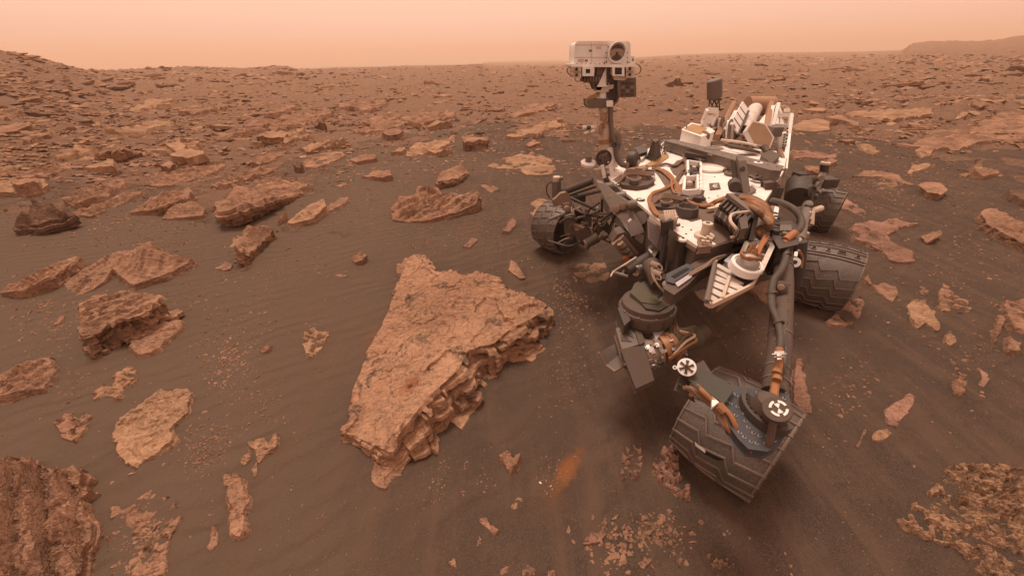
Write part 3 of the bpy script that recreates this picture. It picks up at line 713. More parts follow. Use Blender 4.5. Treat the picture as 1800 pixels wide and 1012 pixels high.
rock("tall triangular shard right of the front wheel", "1396,695 1405,630 1411,629 1414,657 1422,686 1431,722 1408,720", 'rock_pink', "rock_shard", z=.045, plate=.006)
rock("reddish crust half hidden behind the robotic arm's tube", "1322,510 1335,495 1358,488 1360,535 1340,525", 'rock_pink', z=.03)
rock("crumbled clump of crust left of the front wheel", "1092,825 1097,785 1112,779 1127,777 1131,810 1124,837 1100,842 1088,832", 'rock_pink', "rock_crust", z=.028, ragged=.04, freq=13)
rock("torn plate with a pointed foot touching the front wheel", "1146,820 1149,800 1169,779 1187,782 1194,795 1192,825 1194,845 1214,847 1208,872 1192,860 1174,850 1159,837", 'rock_pink', "rock_crust", z=.04, ragged=.02, freq=12, plate=.012)
rock("pink sliver of crust below the crumbled clump", "1024,953 1037,939 1060,931 1066,937 1050,952 1027,955", 'rock_pink', "rock_chip", z=.02)
rock("largest flake in the field of broken chips at the bottom", "1119,989 1134,977 1149,981 1131,998", 'rock_pink', "rock_chip", z=.02)
rock("lone round chip below the front wheel", "1226,917 1232,911 1239,916 1235,922", 'rock_pink', "rock_chip", z=.018)
rock("pale veined chip left of the field of broken chips", "1075,912 1082,903 1090,901 1083,910", 'rock_pale', "rock_chip", z=.015)
rock("shattered red patch at the bottom below the front wheel", "1240,977 1252,972 1264,984 1289,974 1291,994 1274,1030 1249,1020", 'rock_pink', "rock_crust", z=.025, ragged=.04, freq=14)
rock("triangular block with a pale edge on the open sand", "877,795,.05 884,789,.05 915,793,.06 907,810,.06 897,829,.04 884,805,.05", 'rock', "stone", "stone", plate=.005)
rock("tan four-sided flake near the bottom centre", "898,891 909,874 922,876 912,897 902,900", 'rock_pale', "rock_chip", z=.018)
rock("twisted brown splinter left of the four-sided flake", "838,911 854,908 861,919 877,929 868,938 859,927", 'rock', "rock_chip", z=.025)
rock("flat triangular sliver right of the four-sided flake", "954,913 962,906 975,926 956,924", 'rock_dark', "rock_chip", z=.008)
rock("arrowhead-like chip close to the bottom edge", "787,985 799,976 802,996 795,992", 'rock_pale', "rock_chip", z=.03)
rock("tiny upright flake under the twisted splinter", "838,957 842,940 846,945 845,960", 'rock_pink', "rock_chip", z=.015)
rock("rosy flake at the top of the white-speckled gravel", "814,823 817,810 823,807 824,817 817,824", 'rock_pink', "rock_chip", z=.015)
rock("rosy flake in the middle of the white-speckled gravel", "808,866 813,859 820,866 815,871", 'rock_pink', "rock_chip", z=.015)
rock("knife-like splinter at the bottom centre edge", "877,1012 880,1000 905,984 898,995 884,1012 880,1022", 'rock', "rock_chip", z=.015)
rock("low knobbly crust cut by the bottom edge", "917,1014 920,992 935,998 950,1003 970,998 1000,1010 1000,1030 915,1030", 'rock_pink', "rock_crust", z=.02, ragged=.02)
rock("crumbly bedrock patch in the sand below the rover's far front wheel", "1000,478 1030,452 1062,445 1072,480 1052,512 1020,505", 'rock', "bedrock_patch", "bedrock", z=.015, ragged=.03, plate=.012)
# ---- slabs strewn over the middle distance and the plain: individuals of ten shapes
def proto_rocks():
    out = []
    for i in range(12):
        n = 26
        a = np.linspace(0, 2 * math.pi, 9 + i % 3, endpoint=False) + rng.uniform(-.25, .25, 9 + i % 3)
        el = rng.uniform(.35, .7)
        r = rng.uniform(.65, 1.15, len(a))
        h0 = rng.uniform(.10, .26)
        tilt = rng.uniform(-.12, .12, 2)
        P = np.column_stack([np.cos(a) * r, np.sin(a) * r * el, h0 + np.cos(a) * tilt[0] + np.sin(a) * tilt[1]])
        P[:, 2] = np.clip(P[:, 2], .03, None)
        V, F, T = rock_mesh(P, lambda x, y: 0 * x, n=n, j=4, jag=.05, plate=.035, freq=4, lay=.05, layang=rng.uniform(-15, 25), layfreq=4.0,
                            slope=rng.uniform(-.5, .3), strata=.6, rough=.8)
        out.append((V, F, T))
    return out
PROTO = proto_rocks()
PM = {}
def proto_mesh(i, mat):
    if (i, mat) not in PM:
        V, F, T = PROTO[i]
        o = rock_object("rock", V, F, T, M[mat], (0, 0, 0))
        PM[(i, mat)] = o.data
        bpy.data.objects.remove(o)
    return PM[(i, mat)]

def place_rock(x, y, s, mat, label, group, i=None, rz=None, sz=1.0):
    i = int(rng.integers(0, 12)) if i is None else i
    o = bpy.data.objects.new("rock", proto_mesh(i, mat)); COL.objects.link(o)
    o.location = (x, y, float(terrain(x, y)) - .03 * s)
    o.scale = (s, s, s * sz)
    o.rotation_euler = (rng.normal(0, .08), rng.normal(0, .08), rng.normal(.35, .35) if rz is None else rz)
    tag(o, label, "rock", group)
    HAND.append((x, y, s))
    return o

def free(x, y, s, pad=.15):
    return all((x - a) ** 2 + (y - b) ** 2 > (c + s + pad) ** 2 for a, b, c in HAND)

LANDMARKS = [(190, 157, "the long dark ledge under the left ridge"), (322, 263, "the double-decked pale slab"), (195, 263, "the long wedge of stone"), (40, 322, "the broad slab at the left edge"),
    (475, 238, "the pale overhanging slab"), (560, 219, "the dark boulder left of centre"), (690, 232, "the dark-layered hump"), (837, 246, "the flat bar of rock"),
    (775, 213, "the long pale slab"), (562, 248, "the pale stepped slab"), (1183, 148, "the lone dark boulder by the mast"), (1062, 110, "the camera head"),
    (1360, 144, "the arched dark ledge"), (1256, 160, "the canister antenna"), (1512, 182, "the dark humped slab"), (1565, 150, "the longest far slab"),
    (1428, 220, "the smooth bedrock dome"), (1555, 198, "the long pale shelf"), (1720, 220, "the wide pale outcrop"), (1690, 203, "the pointed pale slab"),
    (70, 110, "the crest of the left ridge"), (500, 122, "the round hump on the skyline"), (845, 116, "the step in the skyline"), (1640, 86, "the foot of the mesa"), (1795, 124, "the dark ledge at the right edge"),
    (1063, 210, "the mast"), (330, 125, "the low hump left on the skyline"), (690, 121, "the skyline between ridge and mast"), (900, 160, "the open plain left of the mast")]
USED = set()
TONE = {'rock': "rusty", 'rock_dark': "dark", 'rock_pale': "pale"}
ZONES = [  # u range, v range, count, size px, group
    ((-20, 560), (128, 190), 62, (9, 26), "slabs on the slope under the left ridge"),
    ((-20, 480), (190, 262), 42, (10, 30), "slabs strewn in the left midground"),
    ((480, 1000), (135, 200), 46, (8, 24), "slabs on the plain left of the mast"),
    ((480, 1000), (200, 262), 26, (9, 26), "slabs in the centre midground"),
    ((1120, 1820), (112, 175), 46, (8, 24), "slabs on the far plain behind the rover"),
    ((1400, 1820), (175, 250), 22, (8, 24), "slabs in the right midground"),
]
for (u0, u1), (v0, v1), cnt, (p0, p1), grp in ZONES:
    k = 0; m = cnt * 14
    uu, vv = rng.uniform(u0, u1, m), rng.uniform(v0, v1, m)
    pp = Gm(uu, vv)
    for p, u, v in zip(pp, uu, vv):
        if k == cnt: break
        dist = math.hypot(p[0], p[1])
        if dist > 130 or dist < 4.5: continue
        w_ = rng.uniform(p0, p1) * (1.0 if rng.random() < .8 else 1.6)
        s = w_ / (F_PX / (dist * .95)) * .5
        if not free(p[0], p[1], s, .05): continue
        lu, lv, ln = min(LANDMARKS, key=lambda q: ((q[0] - u) / 2) ** 2 + (q[1] - v) ** 2 * 2)
        du, dv = u - lu, v - lv
        rel = ("well " if abs(du) > 90 else "") + ("left of" if du < 0 else "right of") if abs(du) > 22 and abs(du) > 1.2 * abs(dv) else ("behind" if dv < 0 else "in front of")
        size = "small" if w_ < 15 else ("mid-sized" if w_ < 23 else "broad")
        for _ in range(24):              # a look no other slab has beside the same landmark
            mt = ('rock', 'rock', 'rock_dark', 'rock_pale')[int(rng.integers(0, 4))]
            sz = rng.uniform(.6, 1.3)
            form = "thin" if sz < .85 else ("flat" if sz < 1.08 else "thick")
            lab = f"{size} {form} {TONE[mt]} slab {rel} {ln}"
            if lab not in USED: break
        else:
            continue
        USED.add(lab)
        place_rock(p[0], p[1], s, mt, lab, grp, sz=sz)
        k += 1

# ---- beds of striped bedrock showing through the sand between the slabs
k = tries = 0
while k < 34 and tries < 400:
    tries += 1
    if k < 22: u, v = rng.uniform(-10, 540), rng.uniform(178, 330)
    else: u, v = rng.uniform(560, 960), rng.uniform(180, 290)
    p0 = G(u, v); d0 = math.hypot(p0[0], p0[1])
    Lp = rng.uniform(34, 70) * (1.0 if v > 240 else .8); Wp = Lp * rng.uniform(.10, .2)
    tilt = -rng.uniform(.10, .30)
    if not free(p0[0], p0[1], Lp * d0 / F_PX * .42, .0): continue
    pts = []
    for a in np.linspace(0, 2 * math.pi, 11)[:-1]:
        e = rng.uniform(.72, 1.15)
        x_, y_ = math.cos(a) * Lp * e, math.sin(a) * Wp * e
        pts.append(f"{u + x_:.1f},{v + y_ + x_ * tilt:.1f}")
    lu, lv, ln = min(LANDMARKS, key=lambda q: ((q[0] - u) / 2) ** 2 + (q[1] - v) ** 2 * 2)
    rel = ("left of" if u < lu else "right of") if abs(u - lu) > 1.2 * abs(v - lv) else ("behind" if v < lv else "in front of")
    for size in ("narrow" if Lp < 45 else "wide", "long" if Lp >= 45 else "short", "crumbling", "thin-layered"):
        lab = f"{size} bed of striped bedrock {rel} {ln}"
        if lab not in USED: break
    else: continue
    USED.add(lab); k += 1
    s_ = d0 / 6
    rock(lab, " ".join(pts), ('rock', 'rock_pale', 'rock')[k % 3], "bedrock_patch", "bedrock", "beds of striped bedrock", z=.05 * s_ ** .6,
         lay=.055 * s_ ** .7, laypx=(u - Lp * .5, v - Lp * .5 * tilt, u + Lp * .5, v + Lp * .5 * tilt), layfreq=8 / s_, laywob=.35, ragged=.028, jag=.05, plate=.012, slope=.6)

# ---- single rocks one can find far out
def far_rock(u, v, px, mat, label, i, sz=1.0, rz=0.0, cat="rock"):
    p = G(u, v); d = math.hypot(p[0], p[1])
    o = place_rock(p[0], p[1], px * .5 * d / F_PX, mat, label, None, i=i, rz=rz, sz=sz)
    o["category"] = cat
far_rock(1183, 151, 26, 'rock_dark', "lone dark brown boulder on the plain right of the camera mast", 3, 2.3, cat="boulder")
far_rock(1360, 144, 30, 'rock_dark', "thin dark arched ledge on the far plain behind the rover", 5, .8)
far_rock(1512, 182, 30, 'rock_dark', "dark humped slab right of the rover on the far plain", 7, 1.0)
far_rock(1562, 150, 62, 'rock', "longest slab on the far right plain, dark along its near edge", 2, .5)
far_rock(1705, 183, 26, 'rock_dark', "dark low slab near the right edge of the far plain", 1, .8)
far_rock(1795, 124, 34, 'rock_dark', "dark ledge at the right edge just below the mesa", 4, .8)
far_rock(190, 157, 40, 'rock_dark', "long dark ledge on the slope under the left ridge", 6, .6)

# ---- countless smaller fragments: one mesh per kind of cover
def scatter_mesh(name, pts, sizes, mat, label, flat=(.35, .8), low=False):
    n = len(pts)
    if low:
        base = np.array([[1, 0, 0], [.2, .9, .1], [-.9, .3, 0], [-.5, -.8, .1], [.5, -.8, 0], [.05, .05, .75]], float)
        tri = np.array([[0, 1, 5], [1, 2, 5], [2, 3, 5], [3, 4, 5], [4, 0, 5]])
    else:
        ph = (1 + 5 ** .5) / 2
        base = np.array([[-1, ph, 0], [1, ph, 0], [-1, -ph, 0], [1, -ph, 0], [0, -1, ph], [0, 1, ph], [0, -1, -ph], [0, 1, -ph], [ph, 0, -1], [ph, 0, 1], [-ph, 0, -1], [-ph, 0, 1]]) / 1.9
        tri = np.array([[0, 11, 5], [0, 5, 1], [0, 1, 7], [0, 7, 10], [0, 10, 11], [1, 5, 9], [5, 11, 4], [11, 10, 2], [10, 7, 6], [7, 1, 8], [3, 9, 4], [3, 4, 2], [3, 2, 6], [3, 6, 8], [3, 8, 9], [4, 9, 5], [2, 4, 11], [6, 2, 10], [8, 6, 7], [9, 8, 1]])
    m = len(base)
    J = base[None] * rng.uniform(.6, 1.35, (n, m, 1)) + rng.normal(0, .10, (n, m, 3))
    sc = np.stack([rng.uniform(.7, 1.4, n), rng.uniform(.5, 1.0, n), rng.uniform(*flat, n)], 1) * sizes[:, None]
    J = J * sc[:, None, :]
    a = rng.normal(.5, .8, n)
    ca, sa = np.cos(a)[:, None], np.sin(a)[:, None]
    X = J[..., 0] * ca - J[..., 1] * sa; Y = J[..., 0] * sa + J[..., 1] * ca
    tx, ty = rng.normal(0, .12, (n, 1)), rng.normal(0, .12, (n, 1))
    Zz = J[..., 2] + X * tx + Y * ty
    z0 = terrain(pts[:, 0], pts[:, 1])
    V = np.stack([X + pts[:, :1], Y + pts[:, 1:2], Zz + (z0 + sizes * .05)[:, None]], -1).reshape(-1, 3)
    F = (tri[None] + (np.arange(n) * m)[:, None, None]).reshape(-1, 3)
    o = new_obj(name, V, F, mat)
    tag(o, label, kind='stuff')
    return o

CLUSTERS = [  # u, v, spread u, spread v, count, size px lo, hi
    (400, 640, 60, 55, 420, 1, 4), (330, 545, 50, 40, 160, 1, 4.5), (365, 790, 55, 50, 420, 1, 4), (395, 870, 30, 60, 260, 1, 4), (250, 950, 50, 60, 420, 1.5, 5),
    (260, 740, 80, 40, 120, 1, 4), (120, 650, 60, 40, 240, 1, 4), (180, 520, 110, 60, 240, 1, 3.5), (90, 550, 70, 50, 220, 1, 3.5), (500, 470, 90, 50, 150, 1, 4),
    (320, 420, 120, 40, 260, 1, 3), (180, 400, 140, 40, 380, 1, 3), (620, 370, 110, 40, 320, 1, 3), (760, 410, 80, 30, 240, 1, 3.5), (850, 370, 80, 50, 300, 1, 3),
    (1010, 500, 40, 60, 420, 1, 4.5), (985, 570, 40, 60, 200, 1, 4), (1000, 650, 40, 70, 200, 1, 4), (815, 845, 55, 35, 420, .8, 3.5), (950, 830, 45, 35, 130, 1, 4),
    (1120, 960, 70, 45, 420, 1.5, 9), (1180, 930, 60, 40, 260, 1, 5), (1270, 960, 50, 50, 90, 1, 4), (1370, 930, 90, 60, 60, 1, 4), (1330, 590, 60, 60, 120, 1, 3),
    (1480, 700, 70, 90, 110, 1, 5), (1650, 520, 90, 60, 130, 1, 4), (1700, 650, 60, 60, 120, 1, 5), (1730, 430, 80, 50, 110, 1, 3), (1520, 330, 90, 40, 330, 1, 3),
    (1640, 340, 110, 40, 260, 1, 3), (1560, 280, 130, 40, 300, 1, 3), (1440, 380, 30, 40, 90, 1, 3), (1700, 900, 120, 60, 60, 1, 3), (560, 590, 40, 50, 60, 1, 4),
    (600, 930, 200, 60, 50, 1, 3), (470, 730, 40, 50, 90, 1, 4), (430, 560, 60, 60, 90, 1, 4), (900, 430, 60, 40, 140, 1, 4), (700, 300, 180, 50, 700, 1, 3), (300, 320, 260, 50, 900, 1, 3),
]
P, S = [], []
for (u, v, su, sv, c, a, b) in CLUSTERS:
    n = int(c * 1.25)
    uu, vv = u + rng.normal(0, su * .62, n), v + rng.normal(0, sv * .62, n)
    ok = (vv > 150) & (vv < 1060)
    p = Gv(uu[ok], vv[ok], 0, 8)
    d = np.hypot(np.hypot(p[:, 0], p[:, 1]), CAM_H)
    P.append(p[:, :2]); S.append((a + (b - a) * rng.random(len(d)) ** 2.6) * d / F_PX * .62)
n = 2600                              # single grains over the open sand
p = Gv(rng.uniform(-20, 1820, n), 400 + 640 * rng.random(n) ** .8)
d = np.hypot(np.hypot(p[:, 0], p[:, 1]), CAM_H)
P.append(p[:, :2]); S.append((.5 + 1.5 * rng.random(n) ** 3) * d / F_PX * .62)
for A in OUTL:                       # crumbs along the foot of each rock
    Q, per = resample(A, int(np.clip(per_ * 60, 12, 220)) if (per_ := np.sum(np.hypot(*(A[:, :2] - np.roll(A[:, :2], 1, 0)).T))) else 12)
    q = Q[:, :2] + rng.normal(0, .035, (len(Q), 2)) * (1 + Q[:, 2:3] * 4)
    d = np.hypot(np.hypot(q[:, 0], q[:, 1]), CAM_H)
    P.append(q); S.append((.7 + 2.6 * rng.random(len(d)) ** 3) * d / F_PX * .62)
P, S = np.vstack(P), np.concatenate(S)
scatter_mesh("gravel", np.array(P), np.array(S), M['rock'], "loose gravel and flat chips scattered in patches over the brown sand")

P, S = [], []
for (u, v, su, sv, c, a, b) in [(812, 838, 26, 16, 14, 1, 2.6), (955, 838, 20, 16, 10, 1.2, 4), (940, 855, 26, 8, 5, 1.5, 5), (860, 845, 40, 25, 10, .8, 2)]:
    for _ in range(c):
        p = Z(u + rng.normal(0, su), v + rng.normal(0, sv), 0); d = math.hypot(p[0], p[1], CAM_H)
        P.append((p[0], p[1])); S.append((a + (b - a) * rng.random() ** 2) * d / F_PX * .6)
M['vein'] = NT("white_vein").set((.62, .50, .42), .6)
scatter_mesh("vein_gravel", np.array(P), np.array(S), M['vein'], "white mineral crumbs sprinkled through the gravel near the bottom centre", flat=(.15, .3))

def far_field(n, u0, u1, v0, v1, p0, p1):
    p = Gm(rng.uniform(u0, u1, n), v0 + (v1 - v0) * rng.random(n) ** 1.2)
    d = np.hypot(p[:, 0], p[:, 1])
    cl = fbm(p[:, 0] * .22, p[:, 1] * .22, 5.5, 4, .6)
    ok = (d < 320) & (d > 4) & (rng.random(n) < sst(-.30, .25, cl) + .12)
    return p[ok, :2].tolist(), ((p0 + (p1 - p0) * rng.random(n) ** 2.2) * d / F_PX * .55)[ok].tolist()
for nm, lab, mt, args in (
        ("rubble", "rust-coloured bedrock rubble covering the slopes and the far plain", 'rock', [(8200, -60, 620, 94, 320, 1.5, 10), (4600, 560, 1100, 116, 310, 1.5, 8), (5200, 1060, 1860, 98, 270, 1.5, 8)]),
        ("pale_rubble", "pale flat bedrock rubble on the slopes and the far plain", 'rock_pale', [(1800, -60, 620, 94, 300, 1.5, 12), (1300, 560, 1100, 116, 290, 1.5, 10), (1900, 1060, 1860, 98, 250, 1.5, 11)]),
        ("dark_rubble", "dark broken stones on the slopes and the far plain", 'rock_dark', [(700, -60, 620, 94, 260, 2, 10), (420, 560, 1100, 116, 250, 2, 8), (420, 1060, 1860, 98, 200, 2, 9)])):
    P, S = [], []
    for a in args:
        p, s = far_field(*a); P += p; S += s
    scatter_mesh(nm, np.array(P), np.array(S), M[mt], lab, flat=(.12, .45))

# ---- sand banked against the rocks, and the wheels sunk a little into it
def bank_sand():
    me = ground.data; n = len(me.vertices)
    co = np.empty(n * 3, np.float32); me.vertices.foreach_get("co", co); co = co.reshape(-1, 3).astype(float)
    near = np.where(np.hypot(co[:, 0], co[:, 1]) < 9)[0]
    X = co[near]
    add = np.zeros(len(near))
    feet = []
    for (u, v, z, w, turn) in ((1291, 755, .215, .35, -7), (1447, 483, .225, .34, 6), (1444, 367, .215, .30, -3), (982, 398, .24, .30, 5)):
        c = np.array(Z(u, v, z)); a = math.atan2(-c[0], c[1]) + R(turn)
        X_, Y_ = np.array([math.cos(a), math.sin(a)]) * w * .55, np.array([-math.sin(a), math.cos(a)]) * .09
        feet.append(np.array([[*(c[:2] + i * X_ + j * Y_), .30] for i, j in ((-1, -1), (1, -1), (1, 1), (-1, 1))]))
    for A in OUTL + feet:
        if np.hypot(*A[:, :2].mean(0)) > 8: continue
        Q, per = resample(A, 60)
        h = np.clip(.10 + .28 * A[:, 2].mean(), 0, .16) * .14
        w = .05 + .25 * A[:, 2].mean()
        lo, hi = Q[:, :2].min(0) - 4 * w, Q[:, :2].max(0) + 4 * w
        k = np.where((X[:, 0] > lo[0]) & (X[:, 0] < hi[0]) & (X[:, 1] > lo[1]) & (X[:, 1] < hi[1]))[0]
        if not len(k): continue
        d = np.sqrt(((X[k, None, :2] - Q[None, :, :2]) ** 2).sum(-1)).min(1)
        wob = .6 + .9 * fbm(X[k, 0] * 3, X[k, 1] * 3, 12.5, 2)
        add[k] = np.maximum(add[k], h * np.clip(wob, .1, 1.6) * np.exp(-(d / w) ** 1.5))
    co[near, 2] += add
    me.vertices.foreach_set("co", co.astype(np.float32).ravel()); me.update()
bank_sand()

# ================================================================== the rover
class MB:
    def __init__(s): s.v, s.f = [], []
    def add(s, V, F):
        o = len(s.v)
        s.v += [tuple(p) for p in V]
        s.f += [tuple(i + o for i in f) for f in F]
        return s
    def prism(s, poly, ext):
        """poly: list of 3D points, extruded by the vector ext"""
        P = [Vector(p) for p in poly]; E = Vector(ext); n = len(P)
        nrm = Vector((0, 0, 0))
        for i in range(n): nrm += P[i].cross(P[(i + 1) % n])
        if nrm.dot(E) > 0: P = P[::-1]
        V = P + [p + E for p in P]
        F = [tuple(range(n)), tuple(range(2 * n - 1, n - 1, -1))]
        F += [(i, n + i, n + (i + 1) % n, (i + 1) % n)[::-1] for i in range(n)]
        return s.add(V, F)
    def box(s, c, ax, ay, az):
        """centre and three half-axis vectors"""
        c, ax, ay, az = Vector(c), Vector(ax), Vector(ay), Vector(az)
        if ax.cross(ay).dot(az) < 0: ax = -ax
        V = [c + i * ax + j * ay + k * az for k in (-1, 1) for j in (-1, 1) for i in (-1, 1)]
        return s.add(V, [(0, 2, 3, 1), (4, 5, 7, 6), (0, 1, 5, 4), (2, 6, 7, 3), (0, 4, 6, 2), (1, 3, 7, 5)])
    def bar(s, a, b, w, h=None, up=(0, 0, 1)):
        a, b = Vector(a), Vector(b); d = (b - a)
        x = d.normalized(); y = Vector(up).cross(x)
        if y.length < 1e-4: y = Vector((1, 0, 0)).cross(x)
        y.normalize(); z = x.cross(y)
        return s.box((a + b) / 2, d / 2, y * w / 2, z * (h or w) / 2)
    def tube(s, pts, r, seg=8, caps=True):
        P = [Vector(p) for p in pts]; n = len(P)
        rr = [r] * n if not hasattr(r, '__len__') else list(r)
        up = None; V = []
        for i in range(n):
            t = (P[min(i + 1, n - 1)] - P[max(i - 1, 0)]).normalized()
            if up is None:
                up = Vector((0, 0, 1)) if abs(t.z) < .9 else Vector((1, 0, 0))
            x = up.cross(t).normalized(); y = t.cross(x); up = y
            for k in range(seg):
                a = 2 * math.pi * k / seg
                V.append(P[i] + (x * math.cos(a) + y * math.sin(a)) * rr[i])
        F = []
        for i in range(n - 1):
            for k in range(seg):
                k2 = (k + 1) % seg
                F.append((i * seg + k, i * seg + k2, (i + 1) * seg + k2, (i + 1) * seg + k))
        if caps:
            F.append(tuple(range(seg))[::-1]); F.append(tuple((n - 1) * seg + k for k in range(seg)))
        return s.add(V, F)
    def cyl(s, a, b, r, r2=None, seg=20): return s.tube([a, b], [r, r if r2 is None else r2], seg)
    def lathe(s, o, d, prof, seg=28):
        """profile [(distance along d, radius)]"""
        o, d = Vector(o), Vector(d).normalized()
        x = d.orthogonal().normalized(); y = d.cross(x); V = []
        for h, r in prof:
            for k in range(seg):
                a = 2 * math.pi * k / seg
                V.append(o + d * h + (x * math.cos(a) + y * math.sin(a)) * max(r, 1e-4))
        F = []
        for i in range(len(prof) - 1):
            for k in range(seg):
                k2 = (k + 1) % seg
                F.append((i * seg + k, i * seg + k2, (i + 1) * seg + k2, (i + 1) * seg + k))
        n = len(prof)
        F.append(tuple(range(seg))[::-1]); F.append(tuple((n - 1) * seg + k for k in range(seg)))
        return s.add(V, F)
    def build(s, name, mat, parent=None, label=None, smooth=True, bevel=0.0, loc=None):
        me = bpy.data.meshes.new(name)
        off = ROOT if loc is None else Vector(loc)
        me.from_pydata([Vector(p) - off for p in s.v], [], s.f); me.update()
        o = bpy.data.objects.new(name, me); COL.objects.link(o)
        me.materials.append(RM[mat])
        if bevel:
            bm = bmesh.new(); bm.from_mesh(me)
            es = [e for e in bm.edges if len(e.link_faces) == 2 and e.calc_face_angle(0) > .6]
            bmesh.ops.bevel(bm, geom=es, offset=bevel, segments=2, profile=.6, affect='EDGES', clamp_overlap=True)
            bm.to_mesh(me); bm.free()
        if smooth:
            me.polygons.foreach_set("use_smooth", np.ones(len(me.polygons), bool))
            me.set_sharp_from_angle(angle=R(32))
        o.parent = parent
        if label: o["label"] = label
        return o

ROOT = Vector((1.7, 2.3, 0.0))
rover = bpy.data.objects.new("rover", None); COL.objects.link(rover)
rover.location = ROOT
tag(rover, "six-wheeled dusty robot rover with a white camera head on a mast, standing on the sand", "rover")

def curve(pts, n=10):
    """smooth path through points"""
    P = [Vector(p) for p in pts]; Q = [P[0] * 2 - P[1]] + P + [P[-1] * 2 - P[-2]]
    out = []
    for i in range(1, len(Q) - 2):
        a, b, c, d = Q[i - 1], Q[i], Q[i + 1], Q[i + 2]
        for k in range(n):
            t = k / n
            out.append(.5 * ((2 * b) + (c - a) * t + (2 * a - 5 * b + 4 * c - d) * t * t + (-a + 3 * b - 3 * c + d) * t ** 3))
    return out + [P[-1]]
def Yp(u, v, y):
    """point seen at pixel (u, v) on the upright plane y"""
    d = ray(u, v); t = y / d[1]
    return Vector((d[0] * t, y, CAM_H + d[2] * t))
def ZP(s, z=None):
    out = []
    for w in s.split():
        c = [float(q) for q in w.split(',')]
        out.append(Z(c[0], c[1], c[2] if len(c) > 2 else z))
    return out
def px(p):
    """metres per pixel of the photograph at a point"""
    q = Vector(p) - Vector((0, 0, CAM_H))
    return q.dot(Vector(_m3 @ np.array([0, 0, -1.0]))) / F_PX
VIEW = lambda p: (Vector((0, 0, CAM_H)) - Vector(p)).normalized()

# ---- materials
RM = {}
def dusty(name, col, dust=.35, rough=.6, metal=0.0, dcol=(.26, .145, .095), scale=7.0, speck=0.0, bump=0.0, speck_col=(.30, .26, .24)):
    t = NT(name); p = t.pos()
    n = t.noise(p, scale, 6, .68, .3); f = t.noise(p, 95, 4, .6)
    k = t.ramp(t.math('ADD', n, t.math('MULTIPLY', t.math('SUBTRACT', f, .5), .35)), [(.36, 0.0), (.70, 1.0)])
    c = t.mix(t.math('MULTIPLY', k, dust), col, dcol)
    c = t.mix(t.math('MULTIPLY', t.ramp(f, [(.56, 0.0), (.70, 1.0)]), .3), c, tuple(v * .72 for v in col))
    if speck:
        sp = t.noise(p, 210, 3, .6)
        c = t.mix(t.math('MULTIPLY', t.ramp(sp, [(.56, 0.0), (.63, 1.0)]), speck), c, speck_col)
    nb = t.bump(f, bump, .004) if bump else None
    RM[name] = t.set(c, t.mix(k, (rough,) * 3, (.92,) * 3), metal, nb)
    return RM[name]
dusty("white_paint", (.80, .76, .72), .34, .5, dcol=(.50, .29, .19), scale=5)
dusty("deck_paint", (.82, .77, .72), .42, .5, dcol=(.55, .30, .20), scale=6)
dusty("dusty_white", (.62, .56, .50), .6, .6, dcol=(.40, .25, .17), scale=12)
dusty("cream_paint", (.58, .47, .37), .5, .6, dcol=(.38, .20, .12))
dusty("tan_tape", (.34, .18, .10), .4, .6)
dusty("lavender_panel", (.42, .38, .40), .3, .5)
dusty("grey_metal", (.150, .122, .104), .5, .5, .3, dcol=(.22, .14, .10))
dusty("dark_metal", (.076, .060, .050), .5, .5, .3, dcol=(.11, .07, .05))
dusty("brown_metal", (.088, .060, .046), .5, .6, .1, dcol=(.12, .073, .051))
dusty("antenna_tan", (.40, .26, .165), .3, .6)
dusty("tan_metal", (.22, .155, .115), .5, .5, .1)
dusty("black", (.032, .027, .024), .4, .5, 0, dcol=(.07, .045, .033))
dusty("navy_plate", (.062, .062, .072), .35, .45, .3, dcol=(.12, .085, .068))
dusty("silver", (.62, .58, .55), .15, .22, .9)
dusty("copper", (.40, .20, .10), .3, .4, .6)
dusty("orange_cable", (.30, .125, .045), .45, .6, dcol=(.20, .11, .07))
dusty("bright_orange", (.36, .125, .045), .45, .55)
dusty("brown_cable", (.13, .075, .045), .5, .7)
dusty("ochre", (.36, .20, .07), .4, .6)
dusty("tread_metal", (.125, .108, .097), .85, .42, .45, dcol=(.150, .103, .077), scale=7, speck=.75, bump=.5, speck_col=(.24, .20, .18))
dusty("grouser_metal", (.17, .13, .11), .55, .5, .3, dcol=(.26, .17, .12))
dusty("dusty_deck", (.135, .088, .066), .5, .85, dcol=(.20, .125, .09), scale=10)
dusty("dark_olive", (.050, .045, .035), .35, .6, .1, dcol=(.09, .065, .045))
dusty("olive", (.085, .068, .042), .4, .7, 0, dcol=(.11, .08, .05))
dusty("silver2", (.40, .36, .33), .25, .3, .7)
dusty("glass_panel", (.30, .29, .32), .3, .2, .2)
RM["lens"] = NT("lens_glass").set((.02, .016, .014), .04, 0, None, .8)
RM["mirror"] = NT("mirror_glass").set((.30, .23, .19), .10, .55)
RM["mark_white"] = NT("mark_white").set((.78, .74, .70), .6)
RM["bolt"] = NT("bolt_steel").set((.42, .38, .35), .3, .5)
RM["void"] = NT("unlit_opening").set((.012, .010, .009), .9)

def bolts(name, pts, nrm, r, parent, mat="bolt", h=.003):
    m = MB()
    for p in pts:
        n = nrm if not callable(nrm) else nrm(p)
        m.lathe(Vector(p) - Vector(n) * .001, n, [(0, r), (h, r * .9), (h * 1.1, r * .35)], 8)
    o = m.build(name, mat, parent)
    if len(pts) > 1: o['kind'] = 'stuff'
    return o

